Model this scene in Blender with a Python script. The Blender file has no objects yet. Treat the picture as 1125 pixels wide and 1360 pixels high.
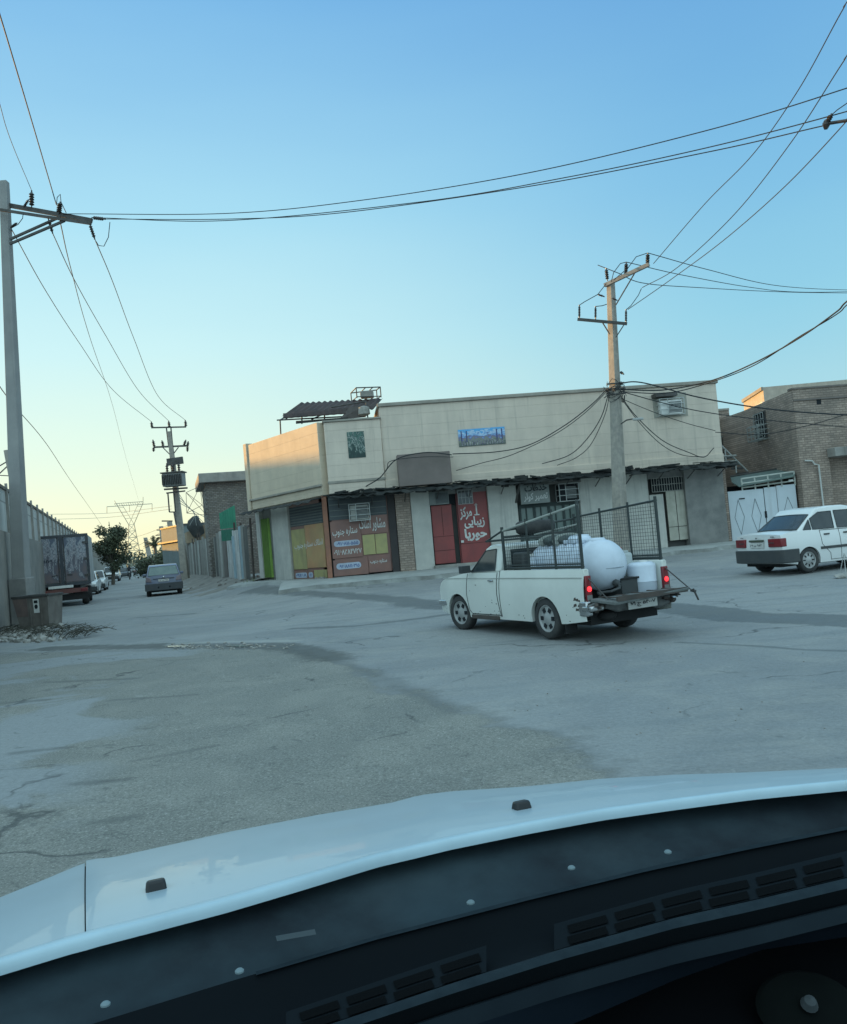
import bpy, bmesh, math, random
from mathutils import Vector, Matrix, Euler
random.seed(7)
R = math.radians
SC = bpy.context.scene
COL = SC.collection
FPX, CX, CY = 1100.0, 562.5, 680.0          # lens in photo pixels
EYE = Vector((0, 0, 1.55))
CAMR = (Matrix.Rotation(R(92.0), 3, 'X') @ Matrix.Rotation(R(-5.0), 3, 'Z'))

def V(*a): return Vector(a)
def ray(px, py): return CAMR @ Vector(((px - CX) / FPX, -(py - CY) / FPX, -1.0))
def P(px, py, Y):                             # point of the place at depth Y
    d = ray(px, py); return EYE + d * (Y / d.y)
def G(px, py, z=0.0):                         # point at height z
    d = ray(px, py); return EYE + d * ((z - EYE.z) / d.z)
def sm(t): t = max(0.0, min(1.0, t)); return t * t * (3 - 2 * t)
def lerp(a, b, t): return a + (b - a) * t
def interp(pts, x):
    if x <= pts[0][0]: return pts[0][1]
    for (a, b), (c, d) in zip(pts, pts[1:]):
        if x <= c: return b + (d - b) * (x - a) / max(1e-9, c - a)
    return pts[-1][1]
SLP = -0.361                                   # street direction: dX per dY
def edgeX(Y): return -7.3 + SLP * (Y - 34.5)   # right-hand building line of the street
def wallX(Y): return -12.8 + SLP * (Y - 25)    # wall on the left of the street
def zg(X, Y):
    q = X - (edgeX(Y) - 2.6)
    w = sm(q / 3.0)
    h = interp([(13, 0), (19.6, .07), (24, .17), (27, .24), (30.5, .46), (34, .5)], Y)
    if Y > 60: h *= max(.2, 1 - (Y - 60) / 40)
    return w * h

# ---------------------------------------------------------------- materials
def nt(m):
    m.use_nodes = True; t = m.node_tree; t.nodes.clear(); return t
def N(t, typ, **kw):
    n = t.nodes.new(typ)
    for k, v in kw.items():
        if k in n.inputs: n.inputs[k].default_value = v
        else: setattr(n, k, v)
    return n
def c4(c): return (c[0], c[1], c[2], 1)
MATS = {}
def mat(name, c, c2=None, sc=4.0, rough=.8, metal=0.0, bump=0.0, bsc=40.0, dirt=.35, dsc=.7, dirt_hazec=(.10, .09, .075),
        streak=False, emit=None, es=1.0, brick=None, spec=.5, coat=0.0):
    if name in MATS: return MATS[name]
    m = bpy.data.materials.new(name); t = nt(m); L = t.links.new
    out = N(t, 'ShaderNodeOutputMaterial'); b = N(t, 'ShaderNodeBsdfPrincipled')
    b.inputs['Roughness'].default_value = rough; b.inputs['Metallic'].default_value = metal
    b.inputs['Specular IOR Level'].default_value = spec; b.inputs['Coat Weight'].default_value = coat
    L(b.outputs[0], out.inputs[0])
    tc = N(t, 'ShaderNodeTexCoord'); co = tc.outputs['Object']
    n1 = N(t, 'ShaderNodeTexNoise', Scale=sc, Detail=6.0, Roughness=.6); L(co, n1.inputs['Vector'])
    r1 = N(t, 'ShaderNodeValToRGB'); r1.color_ramp.elements[0].position = .35; r1.color_ramp.elements[1].position = .68
    c2 = c2 or tuple(x * .8 for x in c)
    r1.color_ramp.elements[0].color = c4(c2); r1.color_ramp.elements[1].color = c4(c)
    L(n1.outputs['Fac'], r1.inputs[0]); cur = r1.outputs[0]; hgt = None
    if brick:                                   # (direction, width, height, mortar colour, mortar size, contrast)
        d, bw, bh, mc, ms, con = brick
        dp = N(t, 'ShaderNodeVectorMath', operation='DOT_PRODUCT'); L(co, dp.inputs[0]); dp.inputs[1].default_value = (d[0], d[1], 0)
        sp = N(t, 'ShaderNodeSeparateXYZ'); L(co, sp.inputs[0])
        cb = N(t, 'ShaderNodeCombineXYZ'); L(dp.outputs['Value'], cb.inputs[0]); L(sp.outputs[2], cb.inputs[1])
        bt = N(t, 'ShaderNodeTexBrick', Scale=1.0); L(cb.outputs[0], bt.inputs['Vector'])
        bt.inputs['Brick Width'].default_value = bw; bt.inputs['Row Height'].default_value = bh
        bt.inputs['Mortar Size'].default_value = ms; bt.inputs['Mortar Smooth'].default_value = .3
        bt.inputs['Color1'].default_value = (1, 1, 1, 1); bt.inputs['Color2'].default_value = (1 - con, 1 - con, 1 - con, 1)
        bt.inputs['Mortar'].default_value = c4(mc)
        mx = N(t, 'ShaderNodeMix', data_type='RGBA', blend_type='MULTIPLY'); mx.inputs[0].default_value = 1
        L(cur, mx.inputs[6]); L(bt.outputs['Color'], mx.inputs[7]); cur = mx.outputs[2]; hgt = bt.outputs['Fac']
    if dirt > 0:
        mp = N(t, 'ShaderNodeMapping'); L(co, mp.inputs[0])
        mp.inputs['Scale'].default_value = (1.3, 1.3, .30) if streak else (1, 1, 1)
        n2 = N(t, 'ShaderNodeTexNoise', Scale=dsc, Detail=7.0, Roughness=.65); L(mp.outputs[0], n2.inputs['Vector'])
        r2 = N(t, 'ShaderNodeMapRange'); r2.inputs[1].default_value = .42; r2.inputs[2].default_value = .75
        r2.inputs[3].default_value = 0; r2.inputs[4].default_value = dirt
        L(n2.outputs['Fac'], r2.inputs[0])
        mx = N(t, 'ShaderNodeMix', data_type='RGBA'); L(r2.outputs[0], mx.inputs[0]); L(cur, mx.inputs[6])
        mx.inputs[7].default_value = c4(dirt_hazec); cur = mx.outputs[2]
    if streak and dirt > 0:
        mp2 = N(t, 'ShaderNodeMapping'); L(co, mp2.inputs[0]); mp2.inputs['Scale'].default_value = (5.5, 5.5, .22)
        n4 = N(t, 'ShaderNodeTexNoise', Scale=1.0, Detail=5.0, Roughness=.6); L(mp2.outputs[0], n4.inputs['Vector'])
        n5 = N(t, 'ShaderNodeTexNoise', Scale=.45, Detail=2.0); L(co, n5.inputs['Vector'])
        r4 = N(t, 'ShaderNodeMapRange'); r4.inputs[1].default_value = .54; r4.inputs[2].default_value = .72; r4.inputs[3].default_value = 0; r4.inputs[4].default_value = min(.75, dirt * 1.3); L(n4.outputs['Fac'], r4.inputs[0])
        r5 = N(t, 'ShaderNodeMapRange'); r5.inputs[1].default_value = .42; r5.inputs[2].default_value = .6; L(n5.outputs['Fac'], r5.inputs[0])
        mm = N(t, 'ShaderNodeMath', operation='MULTIPLY'); L(r4.outputs[0], mm.inputs[0]); L(r5.outputs[0], mm.inputs[1])
        mx = N(t, 'ShaderNodeMix', data_type='RGBA'); L(mm.outputs[0], mx.inputs[0]); L(cur, mx.inputs[6]); mx.inputs[7].default_value = c4(tuple(x * .9 for x in dirt_hazec)); cur = mx.outputs[2]
    L(cur, b.inputs['Base Color'])
    if bump > 0:
        n3 = N(t, 'ShaderNodeTexNoise', Scale=bsc, Detail=4.0); L(co, n3.inputs['Vector'])
        bp = N(t, 'ShaderNodeBump', Strength=bump, Distance=.02); L(n3.outputs['Fac'], bp.inputs['Height'])
        if hgt:
            b2 = N(t, 'ShaderNodeBump', Strength=.6, Distance=.015, invert=True); L(hgt, b2.inputs['Height']); L(b2.outputs[0], bp.inputs['Normal'])
        L(bp.outputs[0], b.inputs['Normal'])
    if emit:
        b.inputs['Emission Color'].default_value = c4(emit); b.inputs['Emission Strength'].default_value = es
    MATS[name] = m
    return m

# ---------------------------------------------------------------- mesh builder
EACH = {'recess', 'wing_coping', 'bumper_bracket', 'bracket', 'jumper_wire', 'door_handle', 'step', 'brace', 'crossarm', 'post', 'mudflap', 'bed_side', 'badge', 'slat', 'panel', 'lintel', 'concrete_surround', 'rib', 'rod', 'cradle', 'stiffener', 'chain', 'clamp', 'handle', 'landing_edge', 'loose_irons', 'rusty_sill', 'side_moulding', 'bent_rebar', 'cooling_fins', 'platform', 'fence_post', 'ledge', 'cornice', 'brick_ledge', 'axle_and_tank', 'mortar_line', 'printed_columns', 'printed_figures', 'canopy_frame', 'handrail', 'chassis', 'bed_floor', 'louvre', 'pole_frame', 'wheel_slot', 'side_crease', 'defroster_vent', 'panel_gap'}
class MB:
    def __init__(s): s.v = []; s.f = []
    def add(s, vs, fs):
        o = len(s.v); s.v += [Vector(v) for v in vs]; s.f += [tuple(i + o for i in f) for f in fs]; return s
    def quad(s, *p): return s.add(p, [tuple(range(len(p)))])
    def hexa(s, p):                               # bottom 4 then top 4, same winding
        return s.add(p, [(3, 2, 1, 0), (4, 5, 6, 7), (0, 1, 5, 4), (1, 2, 6, 5), (2, 3, 7, 6), (3, 0, 4, 7)])
    def box(s, c, d, rot=None):
        x, y, z = d[0] / 2, d[1] / 2, d[2] / 2
        p = [V(-x, -y, -z), V(x, -y, -z), V(x, y, -z), V(-x, y, -z), V(-x, -y, z), V(x, -y, z), V(x, y, z), V(-x, y, z)]
        if rot: p = [rot @ q for q in p]
        return s.hexa([q + Vector(c) for q in p])
    def b(s, x0, x1, y0, y1, z0, z1): return s.box(((x0 + x1) / 2, (y0 + y1) / 2, (z0 + z1) / 2), (abs(x1 - x0), abs(y1 - y0), abs(z1 - z0)))
    def tube(s, p0, p1, r, r2=None, n=8, caps=True):
        p0, p1 = Vector(p0), Vector(p1); r2 = r if r2 is None else r2
        d = (p1 - p0)
        if d.length < 1e-6: return s
        d.normalize(); a = d.orthogonal().normalized(); b = d.cross(a)
        vs = []
        for p, q in ((p0, r), (p1, r2)):
            for i in range(n):
                t = 2 * math.pi * (i + .5) / n; vs.append(p + (a * math.cos(t) + b * math.sin(t)) * q)
        fs = [(i, (i + 1) % n, n + (i + 1) % n, n + i) for i in range(n)]
        if caps: fs += [tuple(range(n))[::-1], tuple(range(n, 2 * n))]
        return s.add(vs, fs)
    def poly(s, pts, r, n=6):
        pts = [Vector(p) for p in pts]; prev = None; base = len(s.v); m = len(pts)
        for i, p in enumerate(pts):
            d = (pts[min(m - 1, i + 1)] - pts[max(0, i - 1)]).normalized()
            a = d.orthogonal().normalized() if prev is None else (prev - d * prev.dot(d)).normalized()
            prev = a; b = d.cross(a)
            for k in range(n):
                t = 2 * math.pi * k / n; s.v.append(p + (a * math.cos(t) + b * math.sin(t)) * r)
        for i in range(m - 1):
            for k in range(n):
                s.f.append((base + i * n + k, base + i * n + (k + 1) % n, base + (i + 1) * n + (k + 1) % n, base + (i + 1) * n + k))
        s.f.append(tuple(base + k for k in range(n))[::-1]); s.f.append(tuple(base + (m - 1) * n + k for k in range(n)))
        return s
    def lathe(s, prof, c=(0, 0, 0), ax=(0, 0, 1), n=24, sx=1.0):
        closed = prof[0] == prof[-1]
        ax = Vector(ax).normalized(); a = V(1, 0, 0) if abs(ax.x) < .9 else V(0, 0, 1)
        a = (a - ax * a.dot(ax)).normalized(); b = ax.cross(a); c = Vector(c); vs = []
        for r, h in prof:
            for i in range(n):
                t = 2 * math.pi * i / n; vs.append(c + ax * h + (a * math.cos(t) * sx + b * math.sin(t)) * r)
        fs = []
        for j in range(len(prof) - 1):
            for i in range(n): fs.append((j * n + i, j * n + (i + 1) % n, (j + 1) * n + (i + 1) % n, (j + 1) * n + i))
        if prof[0][0] > 1e-4 and not closed: fs.append(tuple(range(n))[::-1])
        if prof[-1][0] > 1e-4 and not closed: fs.append(tuple((len(prof) - 1) * n + i for i in range(n)))
        return s.add(vs, fs)
    def grid(s, fn, nu, nv):
        vs = [fn(i / nu, j / nv) for j in range(nv + 1) for i in range(nu + 1)]
        w = nu + 1
        return s.add(vs, [(j * w + i, j * w + i + 1, (j + 1) * w + i + 1, (j + 1) * w + i) for j in range(nv) for i in range(nu)])
    def prism(s, poly, fn, a, b):                 # 2-D outline swept from a to b; fn(x, z, t) -> point
        n = len(poly); vs = [fn(x, z, a) for x, z in poly] + [fn(x, z, b) for x, z in poly]
        return s.add(vs, [tuple(range(n))[::-1], tuple(range(n, 2 * n))] + [(i, (i + 1) % n, n + (i + 1) % n, n + i) for i in range(n)])
    def blob(s, c, r, n=2, jit=.25, sq=(1, 1, 1)):
        bm = bmesh.new(); bmesh.ops.create_icosphere(bm, subdivisions=n, radius=1)
        vs = [Vector(c) + Vector((v.co.x * sq[0], v.co.y * sq[1], v.co.z * sq[2])) * r * (1 + random.uniform(-jit, jit)) for v in bm.verts]
        fs = [tuple(v.index for v in f.verts) for f in bm.faces]; bm.free(); return s.add(vs, fs)
    def pieces(s):
        p = list(range(len(s.v)))
        def find(i):
            while p[i] != i: p[i] = p[p[i]]; i = p[i]
            return i
        for f in s.f:
            r = find(f[0])
            for i in f[1:]: p[find(i)] = r
        g = {}
        for f in s.f: g.setdefault(find(f[0]), []).append(f)
        out = []
        for fs in g.values():
            ids = sorted({i for f in fs for i in f}); mp = {i: k for k, i in enumerate(ids)}; mb = MB(); mb.v = [s.v[i] for i in ids]; mb.f = [tuple(mp[i] for i in f) for f in fs]; out.append(mb)
        return out
    def build(s, name, m, parent=None, **k):
        if name in EACH and parent is not None:
            ps = s.pieces()
            if 1 < len(ps) <= 100:
                return [q.build1(name, m, parent, **k) for q in ps][-1]
        return s.build1(name, m, parent, **k)
    def build1(s, name, m, parent=None, smooth=False, bevel=0, world=False, ang=35, weld=True, keep=False, solid=0, seg=2):
        vs = s.v; loc = V(0, 0, 0)
        if parent is None and not keep:
            loc = V((min(v.x for v in vs) + max(v.x for v in vs)) / 2, (min(v.y for v in vs) + max(v.y for v in vs)) / 2, min(v.z for v in vs))
            vs = [v - loc for v in vs]
        elif parent is not None and world:
            inv = world_of(parent).inverted(); vs = [inv @ v for v in vs]
        me = bpy.data.meshes.new(name); me.from_pydata([tuple(v) for v in vs], [], s.f)
        bm = bmesh.new(); bm.from_mesh(me)
        if weld: bmesh.ops.remove_doubles(bm, verts=bm.verts, dist=1e-5)
        bmesh.ops.recalc_face_normals(bm, faces=bm.faces)
        bm.to_mesh(me); bm.free()
        if smooth:
            for p in me.polygons: p.use_smooth = True
            me.set_sharp_from_angle(angle=R(ang))
        me.materials.append(m)
        o = bpy.data.objects.new(name, me); COL.objects.link(o); o.location = loc
        if parent is not None: o.parent = parent
        if solid:
            md = o.modifiers.new('solid', 'SOLIDIFY'); md.thickness = solid
        if bevel:
            md = o.modifiers.new('bevel', 'BEVEL'); md.width = bevel; md.segments = seg; md.limit_method = 'ANGLE'; md.angle_limit = R(30)
            for p in me.polygons: p.use_smooth = True
            me.set_sharp_from_angle(angle=R(60)); md.harden_normals = False
        return o
def world_of(o):
    M_ = o.matrix_basis.copy()
    while o.parent is not None: o = o.parent; M_ = o.matrix_basis @ M_
    return M_
def tag(o, label=None, cat=None, group=None, kind=None):
    if label: o['label'] = label
    if cat: o['category'] = cat
    if group: o['group'] = group
    if kind: o['kind'] = kind
    return o
def thing(name, loc, label, cat, group=None, rz=0.0):
    o = bpy.data.objects.new(name, None); COL.objects.link(o); o.location = loc; o.rotation_euler = (0, 0, rz)
    o.empty_display_size = .2
    return tag(o, label, cat, group)
def struct(o): return tag(o, kind='structure')
def copy_tree(o, parent=None):
    c = o.copy(); COL.objects.link(c)
    if parent is not None: c.parent = parent
    for ch in [x for x in o.children]: copy_tree(ch, c)
    return c

# ---------------------------------------------------------------- facade frames
class Fr:
    def __init__(s, A, B):                        # two plan points, left to right as the camera sees them
        s.o = V(A[0], A[1], 0); d = V(B[0] - A[0], B[1] - A[1], 0); s.len = d.length; s.u = d.normalized()
        s.n = V(s.u.y, -s.u.x, 0)
    def pt(s, a, d, z): return s.o + s.u * a + s.n * d + V(0, 0, z)
    def px(s, x, y, d=0.0):
        r = ray(x, y); o = s.o + s.n * d; t = (o - EYE).dot(s.n) / r.dot(s.n); q = EYE + r * t
        return (q - o).dot(s.u), q.z
    def box(s, mb, a0, a1, d0, d1, z0, z1):
        return mb.hexa([s.pt(a0, d1, z0), s.pt(a1, d1, z0), s.pt(a1, d0, z0), s.pt(a0, d0, z0), s.pt(a0, d1, z1), s.pt(a1, d1, z1), s.pt(a1, d0, z1), s.pt(a0, d0, z1)])
    def pbox(s, mb, x0, y0, x1, y1, d0, d1):
        a0, z1 = s.px(x0, y0, d1); a1, z0 = s.px(x1, y1, d1); return s.box(mb, a0, a1, d0, d1, z0, z1)
    def ln(s, mb, x0, y0, x1, y1, d, r, n=6):
        a, z = s.px(x0, y0, d); b, w = s.px(x1, y1, d); return mb.tube(s.pt(a, d, z), s.pt(b, d, w), r, n=n)

# ---------------------------------------------------------------- lettering
AR = {'ا':(0xFE8D,0xFE8E),'د':(0xFEA9,0xFEAA),'ر':(0xFEAD,0xFEAE),'ز':(0xFEAF,0xFEB0),'و':(0xFEED,0xFEEE),'ه':(0xFEE9,0xFEEA,0xFEEB,0xFEEC),
'ب':(0xFE8F,0xFE90,0xFE91,0xFE92),'ت':(0xFE95,0xFE96,0xFE97,0xFE98),'ج':(0xFE9D,0xFE9E,0xFE9F,0xFEA0),'ح':(0xFEA1,0xFEA2,0xFEA3,0xFEA4),'خ':(0xFEA5,0xFEA6,0xFEA7,0xFEA8),
'س':(0xFEB1,0xFEB2,0xFEB3,0xFEB4),'ش':(0xFEB5,0xFEB6,0xFEB7,0xFEB8),'ع':(0xFEC9,0xFECA,0xFECB,0xFECC),'م':(0xFEE1,0xFEE2,0xFEE3,0xFEE4),'ن':(0xFEE5,0xFEE6,0xFEE7,0xFEE8),
'ل':(0xFEDD,0xFEDE,0xFEDF,0xFEE0),'ک':(0xFB8E,0xFB8F,0xFB90,0xFB91),'ی':(0xFBFC,0xFBFD,0xFBFE,0xFBFF)}
def shape(s):
    out = []; n = len(s)
    for i, c in enumerate(s):
        if c not in AR: out.append(c); continue
        pv = i > 0 and s[i - 1] in AR and len(AR[s[i - 1]]) == 4; nx = i < n - 1 and s[i + 1] in AR and len(AR[c]) == 4
        out.append(chr(AR[c][{(0, 0): 0, (1, 0): 1, (0, 1): 2, (1, 1): 3}[(int(pv), int(nx))]]))
    return ''.join(reversed(out))
def lettering(body, m, parent, fn, a0, a1, z0, z1, world=True, arabic=True, bold=.016, slant=0.0):
    """painted letters stretched into the rectangle a0..a1 x z0..z1; fn(a, depth, z) -> point"""
    cu = bpy.data.curves.new('lettering', 'FONT'); cu.body = shape(body) if arabic else body
    cu.offset = bold; cu.resolution_u = 3
    o = bpy.data.objects.new('lettering', cu); COL.objects.link(o)
    bpy.context.view_layer.update()
    me = bpy.data.meshes.new_from_object(o.evaluated_get(bpy.context.evaluated_depsgraph_get()))
    bpy.data.objects.remove(o); bpy.data.curves.remove(cu)
    bm = bmesh.new(); bm.from_mesh(me); bpy.data.meshes.remove(me)
    bm.verts.ensure_lookup_table(); off = {}; k = 0
    for v in bm.verts:
        if v in off: continue
        st = [v]; off[v] = k
        while st:
            w = st.pop()
            for e in w.link_edges:
                q = e.other_vert(w)
                if q not in off: off[q] = k; st.append(q)
        k += 1
    xs = [v.co.x for v in bm.verts]; ys = [v.co.y for v in bm.verts]; x0, x1, y0, y1 = min(xs), max(xs), min(ys), max(ys)
    mb = MB(); idx = {v: i for i, v in enumerate(bm.verts)}
    vs = []
    for v in bm.verts:
        tx = (v.co.x - x0) / (x1 - x0); ty = (v.co.y - y0) / (y1 - y0)
        vs.append(fn(lerp(a0, a1, tx), (off[v] % 12) * .0006, lerp(z0, z1, ty) + slant * tx))
    mb.add(vs, [tuple(idx[v] for v in f.verts) for f in bm.faces]); bm.free()
    return mb.build('lettering', m, parent, world=world, weld=False)

# ---------------------------------------------------------------- world, sun, camera
SUN_AZ = math.atan2(-.87, .5); SUN_EL = R(7.5)
def make_world():
    w = bpy.data.worlds.new('World'); SC.world = w; w.use_nodes = True; t = w.node_tree; t.nodes.clear(); L = t.links.new
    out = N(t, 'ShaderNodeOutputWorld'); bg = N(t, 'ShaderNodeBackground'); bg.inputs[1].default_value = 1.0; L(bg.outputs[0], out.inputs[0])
    tc = N(t, 'ShaderNodeTexCoord'); sp = N(t, 'ShaderNodeSeparateXYZ'); L(tc.outputs['Generated'], sp.inputs[0])
    def ramp(pts):
        r = N(t, 'ShaderNodeValToRGB'); e = r.color_ramp.elements
        while len(e) < len(pts): e.new(.5)
        for el, (p, c) in zip(e, pts):
            el.position = p; el.color = tuple(((x / 255 + .055) / 1.055) ** 2.4 if x > 10 else x / 3294 for x in c) + (1,)
        L(mp.outputs[0], r.inputs[0]); return r
    mp = N(t, 'ShaderNodeMapRange'); mp.inputs[1].default_value = -.05; mp.inputs[2].default_value = 1.0; L(sp.outputs[2], mp.inputs[0])
    def s(el): return (math.sin(R(el)) + .05) / 1.05
    cool = ramp([(0, (128, 150, 150)), (s(0), (192, 222, 220)), (s(5), (172, 218, 228)), (s(13), (145, 206, 229)), (s(22), (124, 188, 227)), (s(34), (102, 164, 219)), (s(60), (78, 134, 192)), (1, (60, 112, 172))])
    warm = ramp([(0, (150, 150, 130)), (s(0), (250, 243, 190)), (s(3), (243, 248, 214)), (s(8), (222, 246, 232)), (s(14), (202, 240, 243)), (s(22), (170, 223, 242)), (s(34), (122, 184, 230)), (s(60), (74, 130, 190)), (1, (60, 112, 172))])
    nrm = N(t, 'ShaderNodeVectorMath', operation='MULTIPLY'); nrm.inputs[1].default_value = (1, 1, 0); L(tc.outputs['Generated'], nrm.inputs[0])
    n2 = N(t, 'ShaderNodeVectorMath', operation='NORMALIZE'); L(nrm.outputs[0], n2.inputs[0])
    hzn = N(t, 'ShaderNodeTexNoise', Scale=2.2, Detail=3.0); hm = N(t, 'ShaderNodeMapping'); hm.inputs['Scale'].default_value = (1, 1, 5); L(tc.outputs['Generated'], hm.inputs[0]); L(hm.outputs[0], hzn.inputs['Vector'])
    hma = N(t, 'ShaderNodeMath', operation='MULTIPLY_ADD'); L(hzn.outputs[0], hma.inputs[0]); hma.inputs[1].default_value = .05; L(sp.outputs[2], hma.inputs[2]); hmb = N(t, 'ShaderNodeMath', operation='SUBTRACT'); L(hma.outputs[0], hmb.inputs[0]); hmb.inputs[1].default_value = .025; L(hmb.outputs[0], mp.inputs[0])
    d = N(t, 'ShaderNodeVectorMath', operation='DOT_PRODUCT'); a = R(-42); d.inputs[1].default_value = (math.sin(a), math.cos(a), 0); L(n2.outputs[0], d.inputs[0])
    m2 = N(t, 'ShaderNodeMapRange', interpolation_type='SMOOTHSTEP'); m2.inputs[1].default_value = .38; m2.inputs[2].default_value = .97; L(d.outputs['Value'], m2.inputs[0])
    mx = N(t, 'ShaderNodeMix', data_type='RGBA'); L(m2.outputs[0], mx.inputs[0]); L(cool.outputs[0], mx.inputs[6]); L(warm.outputs[0], mx.inputs[7])
    sky = N(t, 'ShaderNodeTexSky'); sky.sky_type = 'NISHITA'; sky.sun_disc = False; sky.sun_elevation = SUN_EL; sky.sun_rotation = SUN_AZ
    ad = N(t, 'ShaderNodeMix', data_type='RGBA', blend_type='ADD'); ad.inputs[0].default_value = .012
    L(mx.outputs[2], ad.inputs[6]); L(sky.outputs[0], ad.inputs[7])
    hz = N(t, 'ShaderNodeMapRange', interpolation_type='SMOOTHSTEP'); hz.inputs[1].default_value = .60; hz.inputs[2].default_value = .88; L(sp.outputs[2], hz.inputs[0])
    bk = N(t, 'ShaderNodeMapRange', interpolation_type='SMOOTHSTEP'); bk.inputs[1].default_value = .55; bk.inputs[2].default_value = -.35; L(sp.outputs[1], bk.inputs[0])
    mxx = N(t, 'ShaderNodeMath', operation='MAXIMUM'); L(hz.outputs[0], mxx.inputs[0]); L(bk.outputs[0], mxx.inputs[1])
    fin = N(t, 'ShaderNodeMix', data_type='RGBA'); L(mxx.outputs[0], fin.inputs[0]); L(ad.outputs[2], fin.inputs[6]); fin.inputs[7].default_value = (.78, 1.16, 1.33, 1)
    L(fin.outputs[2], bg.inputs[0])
    sl = bpy.data.lights.new('sun', 'SUN'); sl.energy = 6.5; sl.angle = R(.6); sl.color = (1.0, .54, .13)
    so = bpy.data.objects.new('sun', sl); COL.objects.link(so)
    dv = V(math.sin(SUN_AZ) * math.cos(SUN_EL), math.cos(SUN_AZ) * math.cos(SUN_EL), math.sin(SUN_EL))
    so.rotation_euler = dv.to_track_quat('Z', 'Y').to_euler(); so.location = dv * 60
    cd = bpy.data.cameras.new('camera'); co = bpy.data.objects.new('camera', cd); COL.objects.link(co)
    cd.sensor_fit = 'HORIZONTAL'; cd.sensor_width = 36; cd.lens = 36 * FPX / 1125; cd.clip_start = .05; cd.clip_end = 5000
    co.matrix_world = Matrix.Translation(EYE) @ CAMR.to_4x4(); SC.camera = co
    SC.view_settings.view_transform = 'Standard'; SC.view_settings.look = 'None'; SC.view_settings.exposure = 0; SC.view_settings.gamma = 1
make_world()

# shared materials
m_dark = mat('dark_void', (.012, .016, .02), rough=.9, dirt=0)
m_conc = mat('grey_concrete', (.36, .34, .30), (.27, .26, .24), sc=3, bump=.3, dirt=.5, streak=True)
m_pole = mat('pole_concrete', (.40, .36, .30), (.28, .26, .23), sc=6, bump=.3, dirt=.4, streak=True)
m_steel = mat('dark_galvanised_steel', (.09, .09, .09), (.05, .045, .04), rough=.6, metal=.3, dirt=.4)
m_insul = mat('brown_glazed_insulator', (.035, .028, .026), rough=.35, dirt=.2)
m_wire = mat('black_wire', (.015, .02, .024), rough=.7, dirt=0)
m_white = mat('white_paint', (.78, .78, .74), rough=.5, dirt=.2)
m_text = mat('white_sign_paint', (.74, .74, .70), (.5, .5, .48), sc=9, rough=.7, dirt=.35, dsc=4)
m_rust = mat('rusty_steel', (.085, .065, .055), (.05, .045, .04), rough=.85, dirt=.4)
m_glass = mat('dark_window_glass', (.02, .03, .035), (.03, .04, .045), rough=.06, dirt=.25, dsc=3, dirt_hazec=(.12, .13, .12))
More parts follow.
